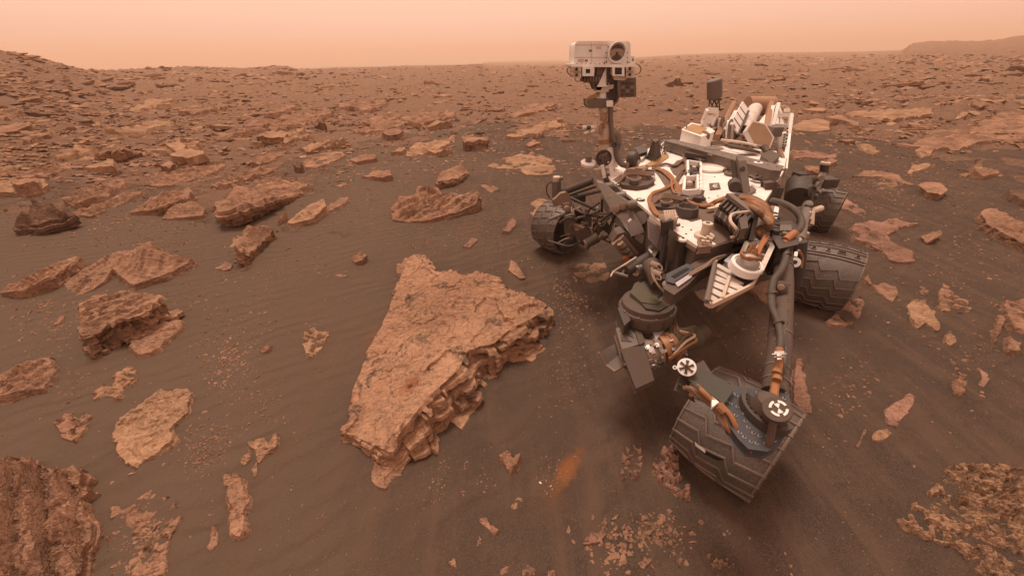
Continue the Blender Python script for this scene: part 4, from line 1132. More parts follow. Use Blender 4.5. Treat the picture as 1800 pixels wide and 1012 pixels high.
# ---- wheels
def make_wheel(r, w, marks):
    """wheel about the local x axis, centred at the origin; parts carry their own meshes"""
    root = MB()
    seg = 72
    prof = []
    for i in range(13):
        x = -1 + i / 6
        prof.append((x * w / 2, r * (1 - .075 * x * x)))
    prof_in = [(x, q - .010) for x, q in prof[::-1]]
    V, F = [], []
    full = prof + prof_in
    for k in range(seg):
        a = 2 * math.pi * k / seg
        for x, q in full: V.append((x, q * math.cos(a), q * math.sin(a)))
    m = len(full)
    for k in range(seg):
        for i in range(m):
            F.append((k * m + i, ((k + 1) % seg) * m + i, ((k + 1) % seg) * m + (i + 1) % m, k * m + (i + 1) % m))
    root.add(V, F)
    return root

def surf(r, w, x, a, h=0.0):
    q = r * (1 - .075 * (2 * x / w) ** 2) + h
    return Vector((x, q * math.cos(a), q * math.sin(a)))

def grouser_mesh(r, w, straight=False):
    st = .145
    key = [(-.5, -.12), (-.23, -.19), (-.14, .06), (.12, -.05), (.21, .20), (.5, .11)] if not straight else [(-.5, 0), (0, 0), (.5, 0)]
    pts = []
    for (x0, a0), (x1, a1) in zip(key[:-1], key[1:]):
        for k in range(3): pts.append((x0 + (x1 - x0) * k / 3, a0 + (a1 - a0) * k / 3))
    pts.append(key[-1])
    V, F = [], []
    wd, ht = .0032, .008
    for i, (x, a) in enumerate(pts):
        x0, a0 = pts[max(i - 1, 0)]; x1, a1 = pts[min(i + 1, len(pts) - 1)]
        d = Vector(((x1 - x0) * w, (a1 - a0) * r)); d.normalize()
        nx, na = -d.y * wd, d.x * wd / r
        for sx, h in ((1, -.002), (1, ht), (-1, ht), (-1, -.002)):
            V.append(surf(r, w, x * w + nx * sx, a + na * sx, h))
    for i in range(len(pts) - 1):
        for k in range(4):
            F.append((i * 4 + k, i * 4 + (k + 1) % 4, (i + 1) * 4 + (k + 1) % 4, (i + 1) * 4 + k))
    F += [(0, 1, 2, 3)[::-1], tuple((len(pts) - 1) * 4 + k for k in range(4))]
    return V, F

def wheel(c, axis, r, w, spin, label, marks=False, tear=None, spokes=True, dark=False):
    ax = Vector(axis); ax.z = 0; ax.normalize()
    t = make_wheel(r, w, marks).build("wheel", "tread_metal", rover, label, loc=(0, 0, 0))
    t.matrix_local = Matrix.Translation(Vector(c) - ROOT) @ Matrix.Rotation(math.atan2(ax.y, ax.x), 4, 'Z') @ Matrix.Rotation(spin, 4, 'X')
    def sub(mb, name, mat): return mb.build(name, mat, t, loc=(0, 0, 0))
    V, F = grouser_mesh(r, w)
    g0 = sub(MB().add(V, F), "grouser", "grouser_metal")
    n = 22
    for k in range(1, n):
        a = 2 * math.pi * k / n
        if marks and .70 < (a % (2 * math.pi)) < 1.75: continue
        g = g0.copy(); COL.objects.link(g); g.parent = t
        g.rotation_euler = (a, 0, 0)
    for s_ in (-1, 1):
        m = MB()
        q = r * .928
        pr = [(0, q - .004), (0, q + .005), (.007, q + .005), (.007, q - .004)]
        Vv, Ff = [], []
        for k in range(64):
            a = 2 * math.pi * k / 64
            for h, q_ in pr: Vv.append((s_ * (w / 2 - .006) + (h - .005), q_ * math.cos(a), q_ * math.sin(a)))
        for k in range(64):
            for i in range(4): Ff.append((k * 4 + i, ((k + 1) % 64) * 4 + i, ((k + 1) % 64) * 4 + (i + 1) % 4, k * 4 + (i + 1) % 4))
        sub(m.add(Vv, Ff), "rim", "grouser_metal")
    sub(MB().lathe((-w * .36, 0, 0), (1, 0, 0), [(0, r * .20), (.02, r * .30), (w * .42, r * .30), (w * .46, r * .22)], 24), "hub", "black" if dark else "dark_metal")  # black variant puts the shade of the wheel's hollow into the hub colour
    if dark: sub(MB().lathe((-w * .12, 0, 0), (1, 0, 0), [(0, r * .80), (w * .1, r * .88), (w * .2, r * .80)], 28), "wheel_drive", "black")  # black drive disc, added to darken the hollow where light would reach inside
    if spokes:
        for k in range(6):
            a = 2 * math.pi * k / 6
            m = MB()
            P = []
            for i in range(6):
                q = r * (.28 + .66 * i / 5); b = a + .5 * math.sin(i / 5 * math.pi) * .5
                P.append(Vector((w * .02, q * math.cos(b), q * math.sin(b))))
            for i in range(5): m.bar(P[i], P[i + 1], .010, .05, up=(1, 0, 0))
            sub(m, "spoke", "dark_metal")
    if marks:
        for k, a in enumerate((.70, .80, 1.08, 1.22, 1.50, 1.60)):
            Vg, Fg = grouser_mesh(r, w, True)
            g = sub(MB().add(Vg, Fg), "grouser", "grouser_metal"); g.rotation_euler = (a, 0, 0)
        rows = [(.94, [(-.32, .05), (-.12, .11), (.10, .11), (.37, .05)]), (1.36, [(-.38, .06), (-.14, .05), (.08, .12), (.34, .06)])]
        for a, cells in rows:
            for xc, wd in cells:
                m = MB(); f_ = MB()
                da = .055
                def quad(x0, x1, a0, a1, h): return [surf(r, w, x * w, b, h) for x, b in ((x0, a0), (x1, a0), (x1, a1), (x0, a1))]
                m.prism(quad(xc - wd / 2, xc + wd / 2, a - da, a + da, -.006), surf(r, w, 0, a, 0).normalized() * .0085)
                for (x0, x1, a0, a1) in ((xc - wd / 2 - .012, xc - wd / 2, a - da - .012, a + da + .012), (xc + wd / 2, xc + wd / 2 + .012, a - da - .012, a + da + .012), (xc - wd / 2, xc + wd / 2, a - da - .014, a - da), (xc - wd / 2, xc + wd / 2, a + da, a + da + .014)):
                    f_.prism(quad(x0, x1, a0, a1, -.004), surf(r, w, 0, a, 0).normalized() * .011)
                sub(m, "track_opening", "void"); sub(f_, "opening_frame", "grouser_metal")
    if tear:
        x0, a0 = tear
        q = lambda dx, da, h: surf(r, w, (x0 + dx) * w, a0 + da, h)
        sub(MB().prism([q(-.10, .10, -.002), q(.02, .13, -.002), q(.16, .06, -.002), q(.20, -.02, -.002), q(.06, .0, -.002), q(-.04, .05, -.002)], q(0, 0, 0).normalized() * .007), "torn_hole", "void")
        sub(MB().prism([q(-.13, .035, .003), q(-.10, .06, .012), q(.02, .04, .016), q(.0, .02, .006)], q(0, 0, 0).normalized() * .004), "bent_flap", "tan_metal")
    return t

def across(c, turn=0.0):
    a = math.atan2(-c[0], c[1]) + R(turn)
    return Vector((math.cos(a), math.sin(a), 0))
c_ = Z(1291, 755, .215); wheel(c_, across(c_, -7), .225, .345, .35, "worn front wheel with a torn hole in its tread", tear=(-.08, 2.58))
c_ = Z(1447, 483, .225); wheel(c_, across(c_, 6), .235, .335, .55, "middle wheel with two rows of rectangular openings", marks=True)
c_ = Z(1444, 367, .215); wheel(c_, across(c_, -3), .225, .29, .9, "rear wheel, its tread turned to the camera")
wheel(Z(982, 398, .24), Vector((.62, -.78, 0)), .24, .30, .5, "far front wheel showing its dark hollow inside", dark=True)

# ---- chassis and deck
ZD = .85
deck_poly = ZP("1064,303 1120,272 1168,246 1240,254 1330,262 1384,268 1378,300 1357,335 1336,366 1318,392 1290,420 1248,432 1226,432 1165,393 1125,359 1075,318", ZD)
ch = MB().prism([p - Vector((0, 0, .012)) for p in deck_poly], (0, 0, -.24)).build("chassis", "grey_metal", rover, bevel=.006)
deck = MB().prism(deck_poly, (0, 0, -.012)).build("deck_panel", "deck_paint", rover)
def on_deck(s, h, z0=ZD, ext=None): return ZP(s, z0 + h)
def sheet(name, s, mat, parent, h=.004, th=.0035):
    return MB().prism(ZP(s, ZD + h), (0, 0, -th)).build(name, mat, parent)
sheet("dust_cover", "1233,336 1241,352 1249,364 1268,373 1292,374 1318,384 1318,391 1290,419 1262,429 1248,420 1238,398 1233,384 1215,389 1192,378 1168,381 1148,368 1143,352 1156,342 1186,330 1206,318 1214,300 1222,292 1232,300", "dusty_deck", deck)
sheet("dust_patch", "1178,296 1190,282 1206,279 1218,288 1208,302 1196,312 1184,306", "dusty_deck", deck, .004)
sheet("dust_patch", "1078,316 1092,306 1110,301 1100,312 1090,322", "tan_metal", deck, .004)
sheet("dust_patch", "1150,300 1166,296 1178,306 1184,322 1170,328 1160,312", "dusty_deck", deck, .0045)
# front of the chassis: panels below the deck edge
MB().prism([Yp(*q, 1.62) for q in ((1179, 405), (1224, 436), (1226, 462), (1192, 470), (1168, 450))], (0, .03, 0)).build("front_panel", "grey_metal", rover, bevel=.003)
MB().prism([Yp(*q, 1.78) for q in ((1140, 387), (1163, 402), (1158, 440), (1141, 421))], (0, .02, 0)).build("side_panel", "lavender_panel", rover)
MB().prism([Yp(*q, 1.66) for q in ((1163, 458), (1176, 449), (1196, 468), (1184, 481), (1165, 477))], (0, .02, 0)).build("side_panel", "lavender_panel", rover)
MB().prism([Yp(*q, 1.95) for q in ((1120, 410), (1137, 415), (1142, 425), (1128, 440), (1115, 424))], (0, .02, 0)).build("side_panel", "cream_paint", rover)
bx = MB().prism(ZP("1140,384 1168,402 1224,437 1226,433 1168,396 1142,378", .846), (0, 0, -.02)).build("deck_edge", "tan_metal", rover)
# black posts at the front
p = Yp(1199, 425, 1.56); q = Yp(1197, 470, 1.56)
fp = MB().tube([q, p], .016, 14).build("front_post", "black", rover)
MB().lathe(p, (0, 0, 1), [(0, .012), (.006, .019), (.014, .019), (.02, .012)], 18).build("post_cap", "white_paint", fp)
MB().lathe(p + Vector((0, 0, .0202)), (0, 0, 1), [(0, .008), (.003, .007)], 14).build("cap_hole", "black", fp)
fp = MB().bar(Yp(1172, 387, 1.66), Yp(1173, 416, 1.66), .034, .05).bar(Yp(1172, 412, 1.64), Yp(1162, 472, 1.62), .022, .03).bar(Yp(1176, 412, 1.66), Yp(1190, 460, 1.64), .012, .02).build("front_post", "black", rover)
MB().bar(Yp(1170, 376, 1.7), Yp(1173, 389, 1.68), .06, .04).build("post_bracket", "cream_paint", fp, bevel=.004)
MB().bar(Yp(1180, 384, 1.7), Yp(1186, 390, 1.68), .03, .02).build("bracket_arm", "tan_metal", fp)

# ---- things fixed on the deck
# round pedestal at the front corner, with small bottles on a tray
b = Z(1237, 416, ZD + .003)
pd = MB().lathe(b, (0, 0, 1), [(0, .045), (.012, .045), (.013, .022), (.06, .020), (.062, .024), (.072, .024), (.073, .010)], 24).build("round_pedestal", "cream_paint", rover)
MB().lathe(b + Vector((0, 0, .0735)), (0, 0, 1), [(0, .010), (.002, .009)], 14).build("pedestal_hole", "dark_metal", pd)
tr = MB().prism(ZP("1226,421 1250,419 1252,432 1229,434", ZD + .012), (0, 0, -.035)).build("sample_tray", "tan_metal", rover, bevel=.002)
for uu, vv in ((1231, 422), (1237, 424), (1243, 422), (1248, 425), (1234, 429), (1242, 430)):
    c_ = Z(uu, vv, ZD + .0125)
    MB().lathe(c_, (0, 0, 1), [(0, .006), (.012, .006), (.013, .009), (.02, .009), (.021, .004)], 10).build("sample_cup", "cream_paint", tr)
# square targets with round ends
for uu, vv in ((1188, 394), (1126, 351), (1089, 325), (1069, 306)):
    c_ = Z(uu, vv, ZD + .0045); s_ = px(c_)
    tg = MB().lathe(c_, (0, 0, 1), [(0, 7.6 * s_), (.003, 7.4 * s_)], 24).build("round_target", "dark_metal", rover)
    m = MB()
    for dx in (-.45, .45):
        m.lathe(c_ + Vector((dx * 6.5 * s_, dx * 3 * s_, .0032)), (0, 0, 1), [(0, 2.6 * s_), (.001, 2.5 * s_)], 14)
    m.build("target_mark", "mark_white", tg)["kind"] = "stuff"
# two sample inlets with their covers
def inlet(c, ang, k, mirror=1):
    c = Vector(c)
    X = Vector((math.cos(ang), math.sin(ang), 0)); Yv = Vector((-X.y, X.x, 0)) * mirror
    P = lambda x, y, z: c + X * x * k + Yv * y * k + Vector((0, 0, z * k))
    body = MB().prism([P(-.17, -.06, .0), P(-.10, -.10, 0), (P(.02, -.10, 0)), P(.10, -.07, 0), P(.11, .05, 0), P(.03, .10, 0), P(-.09, .08, 0), P(-.16, .03, 0)], (0, 0, .026 * k)).build("sample_inlet", "brown_metal", rover, bevel=.006 * k)
    for (x, y, r_) in ((-.07, -.02, .055), (.035, .01, .042)):
        MB().lathe(P(x, y, .0262), (0, 0, 1), [(0, r_ * k), (.03 * k, r_ * k * .92), (.032 * k, r_ * k * .80), (.012 * k, r_ * k * .62), (.010 * k, .01)], 26).build("inlet_funnel", "tan_metal", body)
    MB().lathe(P(-.13, .0, .0262), (0, 0, 1), [(0, .03 * k), (.03 * k, .03 * k), (.034 * k, .02 * k)], 16).build("inlet_motor", "dark_metal", body)
    m = MB()
    for i in range(5): m.tube(curve([P(-.14 + .03 * i, -.10, .02), P(-.06 + .03 * i, -.06 - .01 * i, .065), P(.03 + .02 * i, .07, .05)], 5), .007 * k, 6)
    m.build("inlet_harness", "brown_cable", body)["kind"] = "stuff"
    g = MB().prism([P(.10, -.09, .03), P(.23, -.07, .03), P(.24, .05, .03), P(.12, .08, .03)], (0, 0, .008)).build("inlet_cover", "glass_panel", body)
    MB().bar(P(.10, -.01, .05), P(.24, -.01, .05), .02 * k, .016 * k).bar(P(.17, -.08, .05), P(.18, .06, .05), .016 * k, .012 * k).build("cover_hinge", "grey_metal", body)
    MB().lathe(P(.02, -.09, .0262), (0, 0, 1), [(0, .035 * k), (.02 * k, .032 * k), (.022 * k, .015 * k)], 18).build("inlet_gear", "cream_paint", body)
inlet(Z(1122, 322, ZD + .004), 1.0, 1.02, -1)
inlet(Z(1180, 361, ZD + .005), .75, .70, -1)
c_ = Z(1205, 378, ZD + .004)
MB().lathe(c_, (0, 0, 1), [(0, .062), (.02, .066), (.05, .060), (.052, .05), (.03, .04), (.028, .01)], 8).build("drain_cup", "dark_metal", rover)
# grille block with a mesh top
gb = MB().prism(ZP("1166,370 1186,368 1192,384 1170,386", ZD + .06), (0, 0, -.055)).build("grille_block", "tan_metal", rover, bevel=.003)
m = MB()
for i in range(5):
    a_, b_ = Z(1168 + i * 4.5, 371, ZD + .062), Z(1172 + i * 4.3, 384, ZD + .062); m.tube([a_, b_], .004, 6)
for i in range(3):
    a_, b_ = Z(1167 + i * 2, 373 + 5 * i, ZD + .064), Z(1188 + i * 2, 371 + 5 * i, ZD + .064); m.tube([a_, b_], .004, 6)
m.build("grille", "cream_paint", gb)["kind"] = "stuff"
# white bracket frame with its dark camera and cream bulb
fr = MB()
fz = ZD + .05
F4 = ZP("1208,285 1231,289 1231,337 1201,339 1203,314 1209,312", fz)
for a_, b_ in zip(F4, F4[1:] + F4[:1]): fr.bar(a_, b_, .015, .035)
fr.bar(Z(1204, 314, fz), Z(1231, 312, fz), .014, .035)
fr.bar(Z(1225, 312, fz), Z(1225, 338, fz), .012, .045)
for vv in (318, 325, 332): fr.bar(Z(1225, vv, fz), Z(1231, vv + 3, fz), .010, .04)
frame = fr.build("bracket_frame", "white_paint", rover)
for uu, vv, r_ in ((1217, 298, 8), (1222, 306, 8), (1211, 302, 6), (1226, 294, 5), (1208, 305, 4)):
    c_ = Z(uu, vv, fz + .01); s_ = px(c_)
    MB().lathe(c_ - Vector((0, 0, .03)), (.2, -.3, 1), [(0, r_ * s_), (.03, r_ * s_), (.042, r_ * s_ * .7), (.044, r_ * s_ * .3)], 16).build("camera_barrel", "dark_metal", frame)
c_ = Z(1210, 327, ZD + .004); s_ = px(c_)
MB().lathe(c_, (0, 0, 1), [(0, 7 * s_), (.012, 7.2 * s_), (.03, 5 * s_), (.036, 1.5 * s_)], 20).build("cream_bulb", "cream_paint", frame)
MB().bar(Z(1232, 338, ZD + .02), Z(1226, 352, ZD + .02), .04, .03).bar(Z(1220, 351, ZD + .012), Z(1238, 349, ZD + .012), .03, .015).build("frame_foot", "dark_metal", frame)
MB().bar(Z(1222, 281, ZD + .02), Z(1239, 285, ZD + .02), .03, .03).bar(Z(1230, 276, ZD + .02), Z(1230, 290, ZD + .05), .02, .02).build("frame_clamp", "dark_metal", frame)
# raised ring on the deck
c_ = Z(1244, 298, ZD + .0005)
MB().lathe(c_, (0, 0, 1), [(.004, .115), (.020, .115), (.022, .105), (.008, .100), (.007, .01)], 40).build("round_hatch", "deck_paint", rover)
m = MB()
P = [c_ + Vector((.121 * math.cos(a), .121 * math.sin(a), .016)) for a in np.linspace(-.9, 2.6, 26)]
m.tube(P, .012, 6).build("hatch_seal", "brown_cable", rover)
c_ = Z(1287, 308, ZD)
MB().lathe(c_, (0, 0, 1), [(.004, .056), (.02, .056), (.022, .04), (.012, .035), (.011, .01)], 24).build("round_port", "grey_metal", rover)
# dark square label with its white E mark
lb = sheet("label_plate", "1247,322 1264,321 1267,331 1248,333", "dusty_deck", rover, .008, .006)
m = MB()
c_ = Z(1257, 327, ZD + .0105); sx, sy = Vector((1, 0, 0)) * px(c_), (Z(1257, 328, ZD + .0105) - c_)
for (x0, x1, y0, y1) in ((-4, -2.4, -2.8, 2.8), (-4, 4, 1.8, 2.8), (-2.4, 3.2, -.5, .5), (-4, 4, -2.8, -1.8)):
    m.prism([c_ + sx * x + sy * y for x, y in ((x0, y0), (x1, y0), (x1, y1), (x0, y1))], (0, 0, .0012))
m.build("label_letter", "mark_white", lb)
# upright grey bracket
ub = MB().prism([Yp(1299, 284, 2.28), Yp(1311, 283, 2.28), Yp(1319, 336, 2.16), Yp(1307, 341, 2.16)], (.0, .05, .02)).build("upright_bracket", "grey_metal", rover, bevel=.004)
ub2 = MB().prism([Yp(1291, 283, 2.33), Yp(1298, 283, 2.33), Yp(1307, 338, 2.20), Yp(1296, 335, 2.20)], (.0, .05, 0)).build("bracket_side", "dark_metal", ub)
c_ = Yp(1304, 297, 2.255)
MB().lathe(c_, (0, -1, .25), [(0, .017), (.01, .016), (.011, .012)], 18).build("bracket_boss", "dark_metal", ub)
a_ = Yp(1292, 329, 2.12)
MB().lathe(a_, (.4, 1, .1), [(0, .034), (.07, .034), (.08, .02)], 20).build("bracket_motor", "dark_metal", ub)
MB().prism(ZP("1286,346 1318,340 1330,333 1322,326 1300,330", ZD + .02), (0, 0, -.016)).build("bracket_base", "grey_metal", ub)
# small fittings right of the bracket
for uu, vv, h in ((1322, 306, .05), (1329, 303, .07), (1336, 311, .04), (1326, 316, .03), (1340, 318, .03)):
    c_ = Z(uu, vv, ZD + .001)
    MB().lathe(c_, (0, 0, 1), [(0, .014), (.01, .014), (.011, .006), (h, .006), (h + .001, .011), (h + .012, .010)], 12).build("antenna_stub", "grey_metal", rover)
m = MB()
m.tube(curve([Z(1318, 308, ZD + .03), Z(1330, 312, ZD + .04), Z(1342, 309, ZD + .03)], 6), .006, 6)
m.tube(curve([Z(1320, 318, ZD + .02), Z(1332, 321, ZD + .03), Z(1344, 322, ZD + .02)], 6), .006, 6)
m.build("wire_loop", "grey_metal", rover)["kind"] = "stuff"
# screws over the deck
bolts("deck_screw", [Z(uu, vv, ZD + .001) for uu, vv in ((1178, 262), (1192, 266), (1189, 272), (1173, 277), (1196, 283), (1211, 274), (1225, 278), (1240, 281), (1256, 311), (1270, 303), (1262, 296), (1303, 318), (1262, 345), (1246, 348), (1322, 296), (1344, 300), (1320, 346), (1335, 351), (1328, 362), (1200, 399), (1215, 404), (1206, 411), (1100, 312), (1083, 320), (1150, 262), (1165, 270))], Vector((0, 0, 1)), .0055, deck, "dark_metal")

# ---- cable bundles lying on the deck
def bundle(name, pts, k, r, mat, spread, parent=rover, h=.012):
    o = None
    for i in range(k):
        Q = []
        for (uu, vv, *zz) in pts:
            z_ = zz[0] if zz else ZD + h
            p_ = Z(uu, vv, z_ + abs(rng.normal(0, spread * .5)))
            Q.append(p_ + Vector((rng.normal(0, spread), rng.normal(0, spread), 0)))
        m = MB().tube(curve(Q, 6), r * rng.uniform(.8, 1.15), 7)
        o = m.build(name, mat, parent)
bundle("cable", [(1150, 296), (1166, 301), (1180, 314), (1186, 330), (1196, 345), (1214, 357), (1236, 363), (1252, 361)], 7, .0085, "orange_cable", .013)
bundle("cable", [(1186, 322), (1168, 332), (1150, 339), (1142, 349), (1144, 362), (1154, 375), (1168, 384)], 4, .0075, "orange_cable", .009)
bundle("cable", [(1150, 294), (1168, 288), (1186, 291), (1200, 283), (1204, 276), (1196, 270), (1180, 266)], 3, .008, "brown_cable", .009)
bundle("cable", [(1188, 318), (1198, 303), (1206, 292), (1205, 280)], 3, .008, "brown_cable", .008)
bundle("cable", [(1236, 362), (1250, 360), (1266, 352, ZD + .04), (1284, 345, ZD + .06)], 4, .008, "orange_cable", .010)
MB().bar(Z(1244, 369, ZD + .02), Z(1262, 365, ZD + .02), .02, .02).build("cable_clamp", "cream_paint", rover)

# ---- dark beam across the deck
zb = ZD + .09
bm_ = MB().prism(ZP("1168,247 1184,245 1378,292 1370,300 1356,299", zb), (0, 0, -.075)).build("cross_beam", "grey_metal", rover, bevel=.005)
c_ = Z(1255, 261, zb + .001)
MB().lathe(c_, (0, 0, 1), [(0, .075), (.004, .073), (.005, .01)], 32).build("beam_disc", "grey_metal", bm_)
MB().prism([Z(1244, 270, zb - .003) + Vector((0, -.012, 0)), Z(1251, 272, zb - .003) + Vector((0, -.012, 0)), Z(1251, 279, zb - .05) + Vector((0, -.012, 0)), Z(1244, 277, zb - .05) + Vector((0, -.012, 0))], (0, .02, 0)).build("beam_label", "cream_paint", bm_)
c_ = Z(1333, 286, zb + .001)
MB().lathe(c_, (0, 0, 1), [(0, .030), (.003, .029), (.004, .020), (.004, .005)], 24).build("beam_mark", "mark_white", bm_)
MB().prism([c_ + Vector((x, y, .0045)) for x, y in ((-.017, -.006), (.0, -.017), (.017, .004), (0, .016))], (0, 0, .0015)).build("mark_centre", "dark_metal", bm_)
MB().prism(ZP("1205,262 1240,270 1241,275 1205,268", zb - .03), (0, 0, -.035)).build("beam_step", "dark_metal", bm_)
bolts("beam_screw", [Z(uu, 247 + (uu - 1180) * .232 + 3, zb + .001) for uu in range(1190, 1370, 16)], Vector((0, 0, 1)), .005, bm_, "dark_metal")

# ---- camera mast
YM = 2.92
S_ = lambda u, v: px(Yp(u, v, YM))
def face(pts, y=YM): return [Yp(u, v, y) for u, v in pts]
def slab(name, pts, mat, parent, y=YM, d=.04, bevel=0.0, label=None):
    return MB().prism(face(pts, y), (0, d, 0)).build(name, mat, parent, label, bevel=bevel)
def ytube(pts, r, y=YM, seg=10): return MB().tube([Yp(u, v, y) for u, v in pts], r, seg)
s0 = S_(1065, 200)
mast = MB().tube([Yp(1066, 292, YM), Yp(1064, 235, YM), Yp(1062, 188, YM)], [13.5 * s0, 11 * s0, 10 * s0], 24).build("camera_mast", "cream_paint", rover)
for (v0, v1, k) in ((243, 251, 12.4), (213, 216, 11.6), (196, 199, 11.0)):
    MB().tube([Yp(1064.5, v1, YM), Yp(1064, v0, YM)], k * s0, 24).build("mast_band", "tan_tape", mast)
for uu, vv, w_, h_ in ((1058, 204, 5, 14), (1063, 218, 4, 12), (1055, 228, 4, 16), (1066, 208, 3, 10)):
    c_ = Yp(uu, vv, YM - 11.4 * s0)
    MB().box(c_, (w_ * s0 * .5, 0, 0), (0, .014, 0), (0, 0, h_ * s0 * .5)).build("mast_tape", "tan_tape", mast, bevel=.003)
MB().lathe(Yp(1070, 292, YM - .01), (0, 0, 1), [(0, 17 * s0), (.07, 16 * s0), (.15, 12.5 * s0)], 26).build("mast_foot", "white_paint", mast)
ytube([(1048, 223), (1024, 224)], 3.0 * s0, YM - .03).build("wind_sensor", "white_paint", mast)
ytube([(1038, 224), (1031, 224.5)], 3.4 * s0, YM - .032).build("sensor_band", "dark_metal", mast)
slab("sensor_bracket", [(1044, 220), (1056, 219), (1056, 238), (1050, 232)], "cream_paint", mast, YM - .04, .02)
ytube([(1045, 229), (1039, 232)], 2.2 * s0, YM - .05).build("wind_sensor", "white_paint", mast)
MB().tube(curve([Yp(1074, 188, YM - .05), Yp(1074, 215, YM - .05), Yp(1077, 240, YM - .06), Yp(1083, 255, YM - .07), Yp(1084, 272, YM - .08), Yp(1092, 288, YM - .1), Yp(1104, 291, YM - .14)], 6), [4 * s0] * 12 + [5.0 * s0] * 25, 10).build("mast_conduit", "grey_metal", mast)
MB().tube(curve([Yp(1080, 236, YM - .05), Yp(1086, 240, YM - .06), Yp(1087, 252, YM - .07), Yp(1084, 262, YM - .05)], 6), 6 * s0, 10).build("mast_conduit", "grey_metal", mast)
c_ = Yp(1079, 255, YM - .10)
MB().lathe(c_, (0, -1, .3), [(0, 5 * s0), (.02, 5 * s0), (.022, 3 * s0), (.012, 2.5 * s0)], 16).build("mast_motor", "dark_metal", mast)
# neck
neck = MB().tube([Yp(1059, 184, YM - .01), Yp(1059, 158, YM - .01)], 8.5 * s0, 20).build("mast_neck", "white_paint", rover)
slab("neck_collar", [(1047, 150), (1078, 150), (1077, 155), (1069, 157), (1069, 161), (1050, 161), (1050, 156)], "cream_paint", neck, YM - .06, .12, .004)
slab("neck_bracket", [(1065, 122), (1067, 124), (1067, 152), (1050, 152), (1053, 148)], "white_paint", neck, YM - .075, .05, .003)
slab("neck_bar", [(1030, 177), (1068, 175), (1068, 187), (1036, 189), (1031, 185)], "grey_metal", neck, YM - .05, .06, .008)
slab("neck_block", [(1067, 178), (1077, 178), (1077, 187), (1067, 187)], "white_paint", neck, YM - .075, .03, .003)
slab("neck_block", [(1067, 160), (1084, 158), (1085, 176), (1079, 185), (1070, 186), (1067, 178)], "dark_metal", neck, YM - .04, .07, .006)
for k in range(4):
    MB().tube(curve([Yp(1049 + k, 150, YM), Yp(1049 + k * 1.5, 164, YM - .03), Yp(1034 + 2 * k, 172 + k, YM - .04), Yp(1030 + k, 182, YM - .05 + .01 * k), Yp(1042 + k, 190, YM - .03)], 6), 1.5 * s0, 6).build("neck_cable", "ochre", neck)
MB().tube(curve([Yp(1071, 186, YM - .06), Yp(1084, 180, YM - .07), Yp(1086, 168, YM - .05)], 6), 1.6 * s0, 6).build("neck_cable", "brown_cable", neck)
# head
head = slab("mast_head", [(1010, 114), (1010.5, 88), (1012, 77), (1016, 74), (1103, 74), (1107, 77), (1108, 114)], "white_paint", rover, YM - .08, .22, .004, "white rectangular camera head with one large round window")
slab("head_side_box", [(1108, 100), (1115, 100), (1115.5, 114), (1108, 114)], "white_paint", head, YM - .06, .12, .003)
slab("head_shelf", [(1003, 113.4), (1120, 114.4), (1119, 118), (1004, 117.6)], "white_paint", head, YM - .11, .24, .002)
slab("front_cover", [(1069, 76), (1102, 76), (1102, 112), (1066, 112.6), (1066, 107), (1069, 106)], "white_paint", head, YM - .088, .009, .002)
cw = Yp(1084.5, 92.5, YM - .089); ky = Vector((0, -1, 0)); s1 = px(cw)
V, F = [], []
pr = [(0, 16.3), (.016, 16.0), (.018, 14.6), (.010, 13.2), (-.002, 13.0)]
MB().lathe(cw, ky, [(h, r_ * s1) for h, r_ in pr] , 40).build("window_ring", "white_paint", head)
MB().lathe(cw + ky * .0005, ky, [(0, 12.8 * s1), (.004, 12.7 * s1)], 36).build("round_window", "mirror", head)
def disc_poly(c, pts, s, y): return [c + Vector((x * s, y, z * s)) for x, z in pts]
MB().prism(disc_poly(cw, [(-12, 3.5), (-8, 9), (0, 12), (8, 9), (12, 3.5), (4, 5.5), (-4, 5.5)], s1, -.0052), (0, -.001, 0)).build("window_shade", "dark_metal", head)
MB().prism(disc_poly(cw, [(-9, -8.4), (-5.5, -5), (-2.3, -3.2), (-1.7, 1), (1.7, 1), (2.3, -3.2), (6, -5), (9, -8.4), (5, -11), (0, -12), (-5, -11)], s1, -.0054), (0, -.001, 0)).build("window_optics", "dark_metal", head)
bolts("head_screw", [Yp(u, v, YM - .0885) for u, v in ((1078.5, 75.9), (1084.5, 75.7), (1090, 75.9), (1069.5, 82.5), (1099.3, 82.4), (1066, 93), (1103, 93), (1066, 101.6), (1103, 101.6), (1066, 108.3), (1103, 108.3), (1066, 110.3), (1103, 110.6), (1062.5, 110.4), (1106, 110.4))], ky, 1.0 * s1, head, "dark_metal")
bolts("shelf_screw", [Yp(u, 112.4, YM - .0885) for u in range(1014, 1064, 8)], ky, .9 * s1, head, "dark_metal")
slab("head_label", [(1035.5, 87.6), (1041, 87.6), (1041, 91.5), (1035.5, 91.5)], "grey_metal", head, YM - .0815, .003)
def eye(name, x0, y0, x1, y1, hole, lens_r, mat="white_paint"):
    b_ = slab(name, [(x0, y0), (x1, y0), (x1, y1), (x0, y1)], mat, head, YM - .13, .15, .003)
    (hx, hy, hw) = hole
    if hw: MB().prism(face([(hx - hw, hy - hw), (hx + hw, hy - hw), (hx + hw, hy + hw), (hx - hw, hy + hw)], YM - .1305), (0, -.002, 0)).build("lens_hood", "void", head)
    c = Yp(hx, hy, YM - .133 if hw else YM - .131); s = px(c)
    MB().lathe(c, ky, [(0, lens_r * s), (.004, lens_r * s), (.0042, lens_r * .8 * s), (.001, lens_r * .7 * s)], 22).build("lens_ring", "dark_metal" if hw else "cream_paint", head)
    MB().lathe(c + ky * .0015, ky, [(0, lens_r * .68 * s), (.002, lens_r * .5 * s)], 18).build("lens", "lens", head)
    return b_
